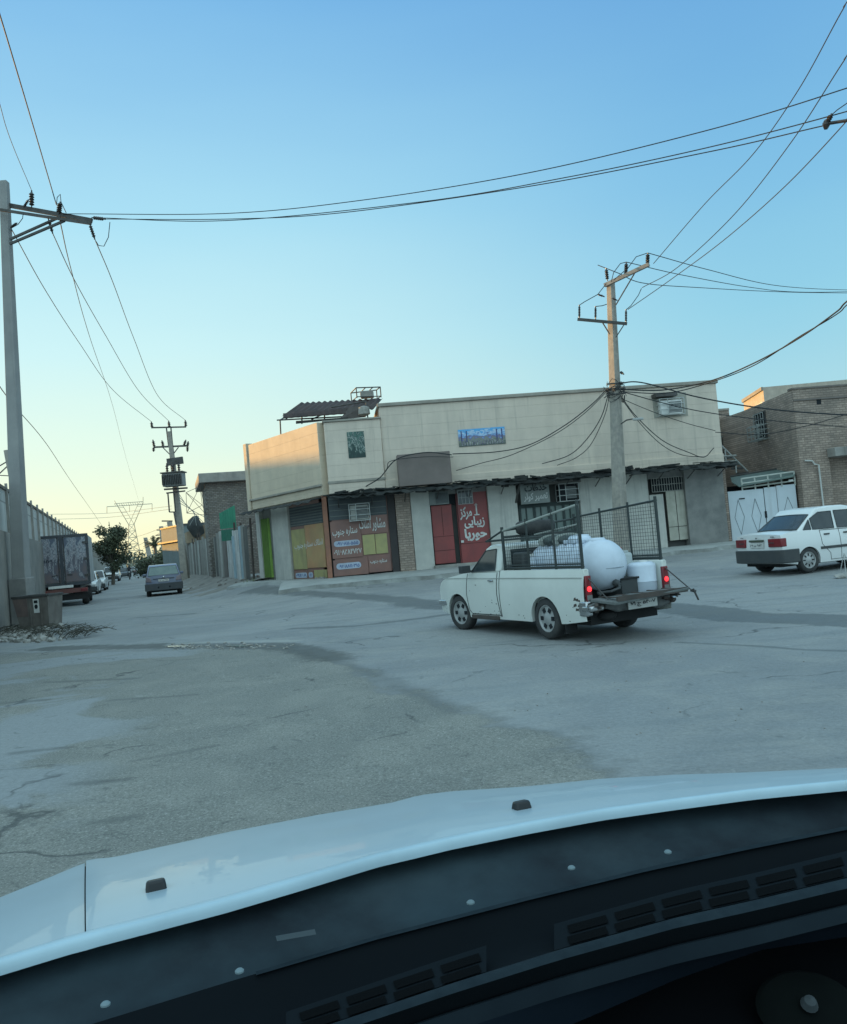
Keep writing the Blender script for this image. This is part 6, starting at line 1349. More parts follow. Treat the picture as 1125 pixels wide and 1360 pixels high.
# light suv
g = G(150, 772); sv = thing('parked_suv', (g.x, g.y, 0), 'white four-wheel-drive facing the camera under the bushy tree', 'suv', 'cars parked down the street', rb)
b_, yf = body_shell(sv, m_wht, -.8, 3.4, .9, .3, [0, 2.6], .38, [(-.8, 1.1), (2.2, 1.08), (3.2, 1.0), (3.4, .8)], lambda x: 1 - .06 * sm((x - 2.8) / .6))
prof = [(-.78, 1.08), (-.6, 1.68), (-.4, 1.74), (1.2, 1.74), (1.45, 1.68), (2.1, 1.07)]; yy = greenhouse(sv, m_wht, prof, .84, .72, 1.07, 1.74, [[(-.5, 1.15), (.6, 1.13), (.62, 1.6), (-.4, 1.6)], [(.7, 1.13), (1.9, 1.12), (1.35, 1.6), (.72, 1.6)]])
screen(sv, prof[5], prof[4], yy, .06, .05, .96, -1, 'windscreen'); 
for x in (0, 2.6):
    for y in (.78, -.78): wheel(sv, x, y, .36, .22)
band(sv, 'front_bumper', m_trim, yf, 3.4, .35, .62, .4, 1, .84, .05)
mb = MB(); mb.b(3.36, 3.47, -.5, .5, .68, .86); mb.build('grille', m_trim, sv)
for sg in (1, -1): mb = MB(); mb.b(3.3, 3.48, sg * .55, sg * .8, .68, .84); mb.build('headlight', m_head, sv, bevel=.02)
far_car('dark car far down the street beside a motorcyclist', 167, 767, rb, paint('dark_car_paint', (.08, .09, .10)))
far_car('silver car behind the white four-wheel-drive', 157.5, 764, rb, paint('silver_car_paint', (.42, .44, .45)))
far_car('pale distant car beyond the dark car', 184, 763.5, rs, MATS['silver_car_paint'])
far_car('most distant white car, partly behind the grey-blue hatchback', 176, 761.5, rb, m_wht)
# motorcyclists
def rider(px, py, label, rz, seed):
    g = G(px, py); t = thing('motorcycle', (g.x, g.y, 0), label[0], 'motorcycle', None, rz)
    for x in (-.62, .66):
        mb = MB(); n = 20
        mb.lathe([(.24, -.05), (.30, -.05), (.32, 0), (.30, .05), (.24, .05), (.24, -.05)], (x, 0, .31), (0, 1, 0), n); mb.tube((x, -.04, .31), (x, .04, .31), .07); w = mb.build('wheel', m_tyre, t, smooth=True)
    mb = MB(); mb.hexa([V(-.5, -.1, .45), V(.3, -.1, .4), V(.3, .1, .4), V(-.5, .1, .45), V(-.6, -.12, .78), V(.35, -.14, .9), V(.35, .14, .9), V(-.6, .12, .78)]); mb.tube((.62, .06, .31), (.42, .06, 1.02), .025); mb.tube((.62, -.06, .31), (.42, -.06, 1.02), .025); mb.build('frame', m_trim, t, bevel=.03)
    mb = MB(); mb.tube((.38, -.34, 1.06), (.38, .34, 1.06), .018); mb.build('handlebar', m_steel, t); mb = MB(); mb.lathe([(0, 0), (.09, .02), (.09, .1), (0, .12)], (.44, 0, .92), (1, 0, 0), 12); mb.build('headlight', m_head, t)
    pr = thing('person', (g.x, g.y, 0), label[1], 'person', None, rz)
    me = bpy.data.meshes.new('body'); J = [(-.15, 0, .95, .15), (-.12, 0, 1.2, .15), (-.06, 0, 1.42, .14), (-.02, 0, 1.55, .06), (.02, 0, 1.66, .095), (.03, 0, 1.76, .08)]
    vs = [j[:3] for j in J]; rd = [j[3] for j in J]; es = [(i, i + 1) for i in range(5)]
    for sg in (1, -1):
        o_ = len(vs); vs += [(-.04, sg * .19, 1.42), (.10, sg * .26, 1.2), (.34, sg * .27, 1.08), (-.1, sg * .12, .9), (.26, sg * .17, .78), (.12, sg * .17, .38), (.22, sg * .17, .32)]; rd += [.065, .05, .04, .095, .075, .05, .045]
        es += [(2, o_), (o_, o_ + 1), (o_ + 1, o_ + 2), (0, o_ + 3), (o_ + 3, o_ + 4), (o_ + 4, o_ + 5), (o_ + 5, o_ + 6)]
    me.from_pydata(vs, es, []); me.materials.append(mat('dark_clothes', (.03, .035, .045), dirt=.2)); o = bpy.data.objects.new('body', me); COL.objects.link(o); o.parent = pr
    sk = o.modifiers.new('skin', 'SKIN')
    for i, v in enumerate(me.skin_vertices[0].data): v.radius = (rd[i], rd[i]); v.use_root = i == 0
    o.modifiers.new('sub', 'SUBSURF').levels = 1; o.modifiers['sub'].render_levels = 1
rider(172.5, 769.5, ('motorcycle coming up the street in front of the dark car', 'rider in dark clothes on the motorcycle by the dark car'), rb, 1)
rider(190.5, 767, ('motorcycle going down the street just left of the grey-blue hatchback', 'rider in dark clothes just left of the grey-blue hatchback'), rs, 2)

# ---------------------------------------------------------------- steel skip
gd = P(54, 833, 23.6); sk_ = thing('steel_skip', (gd.x, gd.y, 0), 'battered grey steel rubbish skip with tapering sides at the foot of the left pole', 'skip', None, R(-6)); sk_.scale = (.76, .78, .98)
m_skip = mat('scuffed_grey_steel', (.185, .17, .15), (.11, .10, .09), sc=3, rough=.65, dirt=.55, dsc=2.5, dirt_hazec=(.12, .10, .085), streak=True)
mb = MB(); B0 = [V(-.52, -.42, .06), V(.60, -.42, .06), V(.60, .42, .06), V(-.52, .42, .06)]; T0 = [V(-.74, -.5, .98), V(.66, -.5, .98), V(.66, .5, .98), V(-.74, .5, .98)]
mb.add(B0 + T0, [(3, 2, 1, 0), (0, 1, 5, 4), (1, 2, 6, 5), (2, 3, 7, 6), (3, 0, 4, 7)]); mb.build('bin_body', m_skip, sk_, solid=.02)
mb = MB()
for i in range(4): bar(mb, T0[i], T0[(i + 1) % 4], .08, .06)
mb.build('rim_bar', m_steel, sk_, bevel=.01)
mb = MB(); mb.hexa([V(-.60, -.462, .42), V(-.16, -.462, .42), V(-.16, -.45, .42), V(-.6, -.45, .42), V(-.70, -.508, .92), V(-.16, -.508, .92), V(-.16, -.49, .92), V(-.70, -.49, .92)]); mb.build('rusty_patch', mat('rust_brown_patch', (.17, .12, .105), (.12, .09, .085), dirt=.4), sk_)
mb = MB(); mb.hexa([V(.08, -.47, .50), V(.30, -.47, .50), V(.30, -.46, .50), V(.08, -.46, .50), V(.08, -.512, .90), V(.30, -.512, .90), V(.30, -.5, .90), V(.08, -.5, .90)]); s_ = mb.build('sticker', m_white, sk_)
mb = MB(); mb.lathe([(0, 0), (.065, 0), (.065, .003), (0, .003)], (.19, -.498, .68), (0, -1, .09), 14); mb.b(.12, .26, -.517, -.505, .78, .86); mb.build('printed_mark', m_dark, s_)
mb = MB(); mb.b(-.08, -.04, -.49, -.45, .1, .95); mb.b(.34, .38, -.49, -.45, .1, .95); mb.build('rib', m_skip, sk_)
mb = MB(); mb.b(-.6, .55, -.4, .4, .5, .86); mb.build('rubbish', m_under, sk_)
for x in (-.42, .5):
    mb = MB(); mb.lathe([(0, -.03), (.07, -.03), (.07, .03), (0, .03)], (x, -.34, .07), (0, 1, 0), 14); mb.build('caster', m_tyre, sk_)
# loose stand at the right edge
g = G(1124, 764, .1); sn = thing('wire_stand', (g.x, g.y, zgr(g.x, g.y)), 'small tripod of pale rods on a stone base beside the white sedan', 'stand')
mb = MB()
for k in range(3): a = k * 2.1; mb.tube(V(0, 0, .5), V(math.cos(a) * .16, math.sin(a) * .16, 0), .008)
mb.build('rod', mat('pale_rail', (.46, .47, .45)), sn); mb = MB(); mb.blob((0, 0, .04), .2, 2, .2, (1.2, .8, .3)); mb.build('stone_base', m_stone, sn)
# ================================================================ PICKUP
hp = V(-.475, .88, 0).normalized(); rp = math.atan2(hp.y, hp.x)
g = G(735, 848); lft = V(-hp.y, hp.x, 0)                     # left of the heading
oP = V(g.x, g.y, 0) - lft * .66
pk = thing('pickup_truck', (oP.x, oP.y, 0), 'old white pickup truck, tailgate down, carrying water tanks inside a mesh rack', 'pickup truck', None, rp)
m_pk = paint('old_cream_white_paint', (.70, .72, .665), .28)
W = .78; X0, X1 = -.92, 3.10; WBP = 2.42
plan = lambda x: 1 - .08 * sm((x - 2.6) / .5) ** 1.5
top = [(X0, .985), (1.10, .985), (1.14, .965), (2.05, .955), (2.25, .945), (2.7, .885), (2.95, .84), (3.05, .79), (X1, .71)]
body, yf = body_shell(pk, m_pk, X0, X1, W, .235, [0, WBP], .345, top, plan, hollow=(X0, 1.12), crown=.03)
# bed
m_bed = mat('worn_bed_metal', (.20, .21, .20), (.13, .135, .13), sc=5, rough=.6, dirt=.5)
mb = MB()
for sg in (1, -1): mb.b(X0, 1.1, sg * (W - .10), sg * (W - .005) - sg * .045, .955, .992); mb.b(X0 + .01, 1.1, sg * (W - .12), sg * (W - .10), .5, .985); mb.b(X0, X0 + .02, sg * (W - .12), sg * (W - .035), .42, .98)
mb.build('bed_side', m_pk, pk, bevel=.008)
mb = MB(); mb.b(X0 + .0, 1.12, -W + .12, W - .12, .48, .52); mb.b(1.08, 1.12, -W + .1, W - .1, .52, .97); mb.b(-.4, .4, W - .28, W - .12, .52, .68); mb.b(-.4, .4, -W + .12, -W + .28, .52, .68); mb.build('bed_floor', m_bed, pk)
for sg in (1, -1):
    mb = MB(); mb.b(X0 - .018, X0 + .03, sg * (W - .135), sg * (W - .035), .56, .90); l = mb.build('tail_light', m_tail, pk, bevel=.01)
    mb = MB(); mb.lathe([(0, 0), (.036, .002), (.036, .012), (0, .018)], (X0 - .018, sg * (W - .085), .72), (-1, 0, 0), 14); mb.build('lit_bulb', m_lit, l, smooth=True)
    mb = MB(); mb.b(X0 - .022, X0 - .015, sg * (W - .128), sg * (W - .042), .57, .64); mb.build('reversing_lens', mat('dirty_clear_lens', (.2, .2, .19), rough=.3), l)
# lowered tailgate and bent bumper
mb = MB(); mb.hexa([V(X0 - .44, -W + .10, .565), V(X0 - .02, -W + .08, .545), V(X0 - .02, W - .08, .545), V(X0 - .42, W - .16, .50), V(X0 - .45, -W + .10, .61), V(X0 - .02, -W + .08, .59), V(X0 - .02, W - .08, .59), V(X0 - .43, W - .16, .55)])
tg = mb.build('tailgate', mat('scraped_tailgate', (.17, .185, .18), (.08, .09, .088), sc=6, rough=.6, dirt=.5), pk, bevel=.012)
mb = MB()
for k in range(5): y = lerp(-W + .2, W - .25, k / 4); mb.b(X0 - .42, X0 - .04, y - .02, y + .02, .592, .604)
mb.b(X0 - .44, X0 - .40, -W + .12, W - .2, .55, .615); mb.build('stiffener', m_rust, tg)
mb = MB()
mb.tube(V(X0 + .02, W - .08, .9), V(X0 - .30, W - .2, .53), .009); mb.tube(V(X0 + .02, -W + .08, .9), V(X0 - .44, -W + .05, .56), .009); mb.tube(V(X0 - .44, -W + .02, .58), V(X0 - .47, -W - .03, .42), .014); mb.tube(V(X0 - .40, -W + .03, .56), V(X0 - .46, -W - .01, .54), .02)
mb.build('chain', m_steel, pk)
mb = MB(); rn = random.Random(4); n = 26
def bmp(u, v):
    s_ = -1 + 2 * u; y = s_ * (W + .03); return V(X0 - .06 - .10 * math.cos(s_ * 1.2) + .02 * math.sin(u * 31) * v, y, lerp(.53, .395 + .03 * math.sin(u * 17) + .05 * (u - .5) + (.08 if u > .93 or u < .05 else 0), v) + .015 * math.sin(u * 23))
mb.grid(bmp, n, 4); mb.build('rear_bumper', mat('bent_dull_bumper', (.17, .175, .165), (.08, .085, .085), sc=7, rough=.55, metal=.2, dirt=.5, dirt_hazec=(.06, .055, .05)), pk, smooth=True, solid=.02)
mb = MB(); mb.b(X0 - .16, X0 + .05, W - .2, W + .02, .43, .50); mb.b(X0 - .12, X0 + .1, -W + .02, -W + .3, .42, .48); mb.b(X0 - .05, X0 + .12, W - .1, W + .01, .36, .56); mb.build('bumper_bracket', m_chrome, pk, bevel=.02)
plate(pk, V(X0 - .19, -.06, .455), 0, .52, .125, '۷۱ ج ۵۴۰۰۷', out=-1)
mb = MB(); rn = random.Random(8)
for k in range(16): y = rn.choice((rn.uniform(-.68, -.42), rn.uniform(.38, .7))); mb.box((X0 - rn.uniform(.02, .22), y, .40 + .14 * rn.random()), (rn.uniform(.05, .3), rn.uniform(.02, .07), rn.uniform(.015, .04)), Matrix.Rotation(rn.uniform(-.6, .6), 3, 'Z') @ Matrix.Rotation(rn.uniform(-.5, .5), 3, 'Y'))
mb.build('loose_irons', m_rust, pk)
mb = MB(); mb.blob((X0 + .1, .35, .33), .15, 2, .1, (1.1, .9, .5)); mb.tube((X0 + .25, -.3, .26), (1.8, -.3, .3), .04); mb.lathe([(.08, -.6), (.09, -.1), (.13, 0), (.09, .1), (.08, .6)], (0, 0, .30), (0, 1, 0), 12); mb.build('axle_and_tank', m_under, pk, smooth=True)
mb = MB(); mb.b(-.42, -.405, W - .24, W - .04, .10, .42); mb.b(-.42, -.405, -W + .04, -W + .24, .26, .42); mb.build('mudflap', m_under, pk)
# cab
prof = [(1.13, .97), (1.13, 1.32), (1.17, 1.375), (1.35, 1.40), (1.52, 1.385), (1.62, 1.34), (2.08, .945)]
yy = greenhouse(pk, m_pk, prof, W - .055, W - .17, .95, 1.40, [[(1.27, .995), (1.98, .975), (1.61, 1.305), (1.30, 1.325)]], bev=.03)
screen(pk, prof[6], prof[5], yy, .05, .08, .96, -1, 'windscreen'); 
mb = MB(); mb.grid(lambda u, v: V(1.124, lerp(-.5, .5, u), lerp(1.05, 1.3, v)), 1, 1); mb.build('rear_window', m_glass, pk)
mb = MB(); gap(mb, yf, [(1.19, .96), (1.19, .62), (1.16, .40), (1.14, .28)], .007); gap(mb, yf, [(2.08, .95), (2.10, .62), (2.06, .36), (1.98, .29)], .006); gap(mb, yf, [(1.14, .30), (1.98, .30)], .007); gap(mb, yf, [(1.12, .985), (1.12, .28)], .006)
for y in (-.60, .60): mb.poly([V(x, y, interp(top, x) + .03 * (1 - (y / W) ** 2) + .002) for x in (2.12, 2.4, 2.7, 2.9, 3.06)], .005, 4)
mb.build('panel_gap', mat('seam_black', (.02, .024, .026), dirt=0), pk)
mb = MB()
for sg in (1, -1):
    mb.poly([V(x, sg * (yf(x, .875) + .006), .875 - .012 * max(0, x - 2.4)) for x in [X0 + .04 + .1 * k for k in range(39)]], .007, 5)
mb.build('side_crease', mat('crease_shadow', (.50, .52, .48), dirt=.3), pk, smooth=True)
mb = MB(); mb.b(1.2, 2.0, W - .06, W + .001, .22, .285); mb.b(1.2, 2.0, -W - .001, -W + .06, .22, .285); mb.build('rusty_sill', m_rust, pk, bevel=.01)
mb = MB()
for sg in (1, -1): mb.b(1.28, 1.42, sg * (yf(1.3, .84)), sg * (yf(1.3, .84) + .03), .825, .85)
mb.build('door_handle', m_chrome, pk, bevel=.008)
for sg in (1, -1):
    mb = MB(); mb.box((1.93, sg * (W + .10), 1.03), (.10, .17, .12)); mb.tube((1.93, sg * (W - .05), .98), (1.93, sg * (W + .06), 1.02), .018); mb.build('wing_mirror', m_trim, pk, bevel=.025)
band(pk, 'front_bumper', m_chrome, yf, X1, .40, .50, .28, 1, W * .94, .05)
mb = MB(); mb.b(X1 - .02, X1 + .035, -.42, .42, .56, .70); mb.build('grille', m_trim, pk, bevel=.01)
for sg in (1, -1): mb = MB(); mb.b(X1 - .06, X1 + .03, sg * .45, sg * .66, .54, .71); mb.build('headlight', m_head, pk, bevel=.02)
# scuffs on the bed corner
mb = MB(); rn = random.Random(3)
for k in range(14): x = X0 + rn.uniform(.02, .2); z = rn.uniform(.42, .58); l = rn.uniform(.02, .07); mb.quad(V(x, yf(x, z) + .003, z), V(x + l, yf(x, z) + .003, z + rn.uniform(-.02, .02)), V(x + l * .7, yf(x, z) + .003, z + .03), V(x, yf(x, z) + .003, z + .035))
for k in range(46):
    x = rn.uniform(X0 + .2, 2.9); z = rn.uniform(.27, .36) if rn.random() < .7 else rn.uniform(.4, .8)
    if abs(x) < .42 or abs(x - WBP) < .42: continue
    l = rn.uniform(.01, .04); y = yf(x, z) + .002; mb.quad(V(x, y, z), V(x + l, yf(x + l, z) + .002, z + .004), V(x + l * .8, y, z + rn.uniform(.008, .02)), V(x + .003, y, z + .012))
mb.build1('rust_scuff', m_rust, pk)
for x, st_ in ((0, 0), (WBP, R(7))):
    for y in (W - .11, -W + .11): wheel(pk, x, y, .295, .175, 'alloy', st_)
# rack: posts, rails and wire mesh on both sides
m_rack = mat('dark_green_rack_steel', (.022, .034, .034), (.03, .038, .036), rough=.55, dirt=.3); m_rail = mat('pale_worn_rail', (.36, .38, .34), dirt=.4)
m_mesh = mat('mesh_wire', (.06, .07, .068), dirt=.2)
for sg in (1, -1):
    rk = bpy.data.objects.new('side_rack', None); COL.objects.link(rk); rk.parent = pk
    y = sg * (W - .075); zt0, zt1 = 1.50, 1.90                # rail falls towards the cab on the left side
    top_z = (lambda x: lerp(1.60, 1.86, (x - .98) / (X0 + .04 - .98))) if sg > 0 else (lambda x: lerp(1.72, 1.84, (x - .98) / (X0 + .04 - .98)))
    posts = [X0 + .06, -.28, .36, 1.0]
    mb = MB()
    for i, x in enumerate(posts): mb.tube(V(x, y, .98), V(x, y, top_z(x) + .06), .024 if i in (0, 3) else .018, n=8)
    mb.tube(V(X0 + .04, y, 1.02), V(1.02, y, 1.02), .02); mb.tube(V(X0 + .04, y, 1.06), V(1.02, y, 1.06), .012)
    mb.build('post', m_rack, rk)
    mb = MB(); mb.tube(V(X0 + .04, y, top_z(X0 + .04)), V(1.0, y, top_z(1.0)), .017)
    if sg > 0: mb.poly([V(X0 + .06, y - .02, top_z(X0 + .06)), V(X0 + .10, y - .03, 1.60), V(X0 + .2, y - .03, 1.585), V(.2, y - .03, 1.50)], .013)
    mb.build('top_rail', m_rail if sg > 0 else m_rack, rk)
    mb = MB(); k = 0; x = X0 + .06
    hi = (lambda x: 1.60 - .10 * (x + .9) / 1.9) if sg > 0 else (lambda x: top_z(x) - .02)
    while x < 1.0: mb.tube(V(x, y, 1.04), V(x, y, hi(x)), .0032, n=3, caps=False); x += .052
    z = 1.08
    while z < 1.84:
        xe = 1.0
        while xe > X0 + .1 and hi(xe) < z: xe -= .05
        if xe > X0 + .15: mb.tube(V(X0 + .06, y, z), V(xe, y, z), .0032, n=3, caps=False)
        z += .052
    mb.build('wire_mesh', m_mesh, rk, weld=False)
mb = MB(); y = W - .075
mb.tube(V(1.0, y, 1.02), V(1.0, -y, 1.02), .02); mb.tube(V(1.0, y, 1.50), V(1.0, -y, 1.50), .02); mb.tube(V(1.0, y, 1.60), V(1.0, -y, 1.70), .018)
for sg in (1, -1):
    mb.tube(V(1.0, sg * y, 1.60), V(1.48, sg * (y - .02), 1.46), .016); mb.tube(V(1.0, sg * y, 1.46), V(1.50, sg * (y - .02), 1.455), .018)
mb.tube(V(1.49, y, 1.455), V(1.49, -y, 1.455), .016)
for yq in (-.25, .25): mb.tube(V(1.0, yq, 1.02), V(1.0, yq, 1.52), .016)
mb.build('front_rack', m_rack, pk)
# things carried: each its own
Mp = Matrix.Translation(V(oP.x, oP.y, 0)) @ Matrix.Rotation(rp, 4, 'Z')
def on_bed(name, x, y, z, label, cat, rz=0.0, group=None): p = Mp @ V(x, y, z); return thing(name, p, label, cat, group, rp + rz)
m_tank = mat('white_polyethylene', (.62, .68, .76), (.55, .61, .69), sc=2, rough=.4, dirt=.38, dsc=3.5, dirt_hazec=(.34, .37, .40))
wt = on_bed('water_tank', .0, .12, .62, 'big white plastic water tank lying in the pickup bed, round end to the rear', 'water tank', R(0))
mb = MB(); r = .355; prof = [(0, -.86), (.12, -.85), (.22, -.81), (.30, -.74), (.345, -.65), (r, -.54), (r + .012, -.52), (r + .012, -.50), (r, -.48)]
x = -.40
for k in range(5): prof += [(r, x - .03), (r - .02, x), (r - .02, x + .05), (r, x + .08)]; x += .2
prof += [(r, .62), (.33, .72), (.24, .78), (.1, .80), (0, .80)]
mb.lathe(prof, (0, 0, r + .03), (1, 0, 0), 40); mb.build('tank_shell', m_tank, wt, smooth=True, ang=50)
mb = MB()
for s_ in (1, -1): pass
mb.poly([V(-.87 * math.cos(t) * 1.0 if False else -.86 + .34 * (1 - math.cos(t * 1.0)), (r + .004) * math.sin(t) , r - .02) for t in [(-1.45 + .145 * k) for k in range(21)]], .008, 5)
mb.build('moulding_seam', mat('seam_grey', (.30, .35, .40), dirt=0), wt, smooth=True)
mb = MB(); mb.lathe([(.15, -.04), (.17, 0), (.17, .05), (.145, .07), (.14, .09), (.0, .10)], (-.12, 0, 2 * r + .02), (0, 0, 1), 24); mb.lathe([(.13, -.04), (.14, .02), (.12, .05), (0, .055)], (-.48, 0, 2 * r), (0, 0, 1), 24)
for k in range(4): mb.b(-.36 + .17 * k, -.27 + .17 * k, -.16, .16, 2 * r - .01, 2 * r + .05)
mb.build('lid', m_tank, wt, bevel=.012)
mb = MB()
for s_ in (1, -1): mb.b(-.5, .5, s_ * .26 - .04, s_ * .26 + .04, -.1, .12)
mb.build('cradle', m_bed, wt)
mb = MB(); mb.lathe([(0, 0), (.05, 0), (.05, .05), (.025, .07), (.025, .12)], (-.80, .0, .13), (-1, 0, -.3), 12); mb.poly([V(-.88, .0, .12), V(-.94, .05, .06), V(-.93, .2, .03), V(-.8, .32, .02), V(-.95, .4, .01)], .018); mb.build('outlet_valve', m_trim, wt, smooth=True)
wt2 = on_bed('water_tank', .66, .28, .53, 'smaller stepped white tank standing behind the cab inside the mesh rack', 'water tank')
mb = MB(); mb.lathe([(.0, 0), (.20, 0), (.22, .03), (.22, .16), (.205, .17), (.22, .19), (.22, .33), (.205, .34), (.22, .36), (.22, .50), (.18, .56), (.10, .60), (.10, .66), (0, .66)], (0, 0, 0), (0, 0, 1), 28); mb.build('tank_shell', m_tank, wt2, smooth=True, ang=50)
mb = MB(); mb.lathe([(.11, 0), (.11, .04), (0, .045)], (0, 0, .655), (0, 0, 1), 20); mb.build('lid', m_white, wt2, smooth=True, ang=40)
dr = on_bed('water_drum', -.68, -.49, .53, 'white plastic drum with a rounded top at the rear right corner of the pickup bed', 'drum')
mb = MB(); mb.lathe([(0, 0), (.185, 0), (.20, .02), (.20, .17), (.207, .18), (.20, .19), (.202, .39), (.195, .42), (.15, .45), (0, .455)], (0, 0, 0), (0, 0, 1), 30, ); mb.build('drum_shell', m_tank, dr, smooth=True, ang=50); mb = MB(); mb.lathe([(.06, 0), (.06, .025), (0, .03)], (-.04, 0, .45), (0, 0, 1), 16); mb.build('cap', m_white, dr, smooth=True)
jc = on_bed('jerrycan', -.40, -.30, .53, 'square white jerrycan with a small red cap behind the drum in the pickup bed', 'jerrycan', R(8))
mb = MB(); mb.b(-.14, .14, -.2, .17, .0, .60); mb.build('can_body', mat('milky_plastic', (.50, .54, .53), dirt=.3, rough=.45), jc, bevel=.04, seg=3)
mb = MB(); mb.b(-.10, .10, -.15, -.05, .60, .63); mb.tube((-.08, .02, .6), (-.08, .02, .66), .03); mb.poly([V(.08, -.1, .6), V(.08, -.08, .66), V(.08, .08, .66), V(.08, .12, .6)], .018); mb.build('handle', mat('milky_plastic', (.5, .54, .53)), jc, bevel=.006)
mb = MB(); mb.tube((-.08, .02, .66), (-.08, .02, .685), .034, n=14); mb.build('cap', mat('red_cap', (.5, .06, .04), dirt=0), jc)
bx_ = on_bed('black_crate', -.66, -.16, .53, 'low black box between the round tank end and the drum', 'crate'); mb = MB(); mb.b(-.12, .25, -.15, .15, 0, .25); mb.build('crate_body', m_trim, bx_, bevel=.01); mb = MB(); mb.b(-.14, .27, -.17, .17, .24, .265); mb.build('crate_rim', m_under, bx_, bevel=.005)
bt_ = on_bed('black_case', .80, .50, .53, 'black square case on the left side of the bed right behind the cab', 'case'); mb = MB(); mb.b(-.14, .14, -.10, .10, 0, .72); mb.build('case_body', m_trim, bt_, bevel=.03); mb = MB(); mb.b(-.1, .1, .1, .115, .5, .56); mb.build('case_handle', m_under, bt_)
bo = on_bed('water_bottle', .52, .53, .53, 'tall white bottle standing beside the black case against the mesh', 'bottle'); mb = MB(); mb.lathe([(0, 0), (.055, 0), (.055, .58), (.03, .62), (.025, .66), (0, .66)], (0, 0, 0), (0, 0, 1), 18); mb.build('bottle_body', m_tank, bo, smooth=True, ang=50); mb = MB(); mb.lathe([(.03, 0), (.03, .03), (0, .032)], (0, 0, .655), (0, 0, 1), 12); mb.build('cap', m_white, bo)
sp_ = on_bed('spare_tyre', .88, .16, 1.52, 'spare tyre lying flat on the front bars of the rack above the cab', 'tyre')
mb = MB(); mb.lathe([(.17, -.085), (.26, -.10), (.30, -.07), (.31, 0), (.30, .07), (.26, .10), (.17, .085), (.165, 0), (.17, -.085)], (0, 0, .10), (0, 0, 1), 32); mb.build('tyre', m_tyre, sp_, smooth=True, ang=60); mb = MB(); mb.lathe([(.17, .0), (.17, .06), (.15, .05), (.06, .02), (0, .02)], (0, 0, .10), (0, 0, 1), 28); mb.build('rim', MATS['worn_bed_metal'], sp_, smooth=True)
bd = on_bed('bundle', .35, .1, 1.36, 'dark folded tarpaulin bundle tied on top of the front load in the rack', 'bundle')
mb = MB(); mb.blob((0, 0, .02), .3, 3, .05, (1.3, .8, .32)); mb.build('cloth', mat('dark_cloth', (.035, .05, .05), (.08, .1, .095), sc=12, bump=.5, dirt=.3), bd, smooth=True); mb = MB()
for k in (-.2, .15): mb.lathe([(.30, 0), (.308, .008), (.30, .016)], (k, 0, .02), (1, 0, 0), 20, .34)
mb.build('strap', m_rail, bd)

# ================================================================ OWN CAR: bonnet, scuttle and dashboard in front of the camera
cw = R(20.0)
oc = thing('car_interior', (0, 0, 0), 'front of the car the picture is taken from: pale bonnet, black scuttle and dark dashboard', 'car', None, cw)
m_hood = mat('silver_white_bonnet', (.34, .43, .48), (.32, .41, .46), sc=.6, rough=.36, dirt=.30, dsc=7, dirt_hazec=(.28, .35, .38), coat=.25)
Tl = [(-260, 1338), (-120, 1312), (0, 1280), (90, 1253), (200, 1225), (300, 1199), (400, 1170), (500, 1140), (600, 1117), (700, 1097), (800, 1079), (900, 1065), (1000, 1052), (1125, 1040), (1260, 1030), (1420, 1022)]
Sl = [(-260, 1290), (-120, 1238), (0, 1187), (60, 1163), (108, 1143), (122, 1139), (150, 1137), (200, 1126), (300, 1104), (420, 1081), (520, 1065), (556, 1055), (600, 1050), (700, 1044), (800, 1034), (900, 1029), (1000, 1028), (1125, 1025), (1260, 1026), (1420, 1026)]
ZT, ZS = 1.050, .955
def hood_pt(px, v):
    a = G(px, interp(Tl, px), ZT); b = G(px, interp(Sl, px), ZS)
    if v <= 1:
        p = a.lerp(b, v); p.z = lerp(ZT, ZS, v ** 1.25) + .007 * math.sin(math.pi * v) * (1 if px > 118 else .4)
        if px > 118: p.z += .003 * sm((px - 540) / 60) * math.sin(math.pi * min(1, v * 1.0))
        return p
    d = (b - a).normalized(); e = v - 1; return b + V(d.x, d.y, 0) * (.16 * e) + V(0, 0, -.16 * e - .30 * e * e)
def hood_part(x0, x1, name, n, dz=0.0, m=m_hood, v0=.045, v1=2.0):
    mb = MB(); mb.grid(lambda u, v: hood_pt(lerp(x0, x1, u), lerp(v0, v1, v)) + V(0, 0, dz), n, 26); return mb.build(name, m, oc, world=True, smooth=True, ang=60)
hood_part(114.5, 1420, 'bonnet', 90); hood_part(-260, 112.5, 'front_wing', 30, -.004)
mb = MB(); mb.grid(lambda u, v: hood_pt(lerp(109, 117, u), lerp(.1, 1.6, v)) + V(0, 0, -.014), 2, 20); mb.build('bonnet_gap', m_dark, oc, world=True, smooth=True)
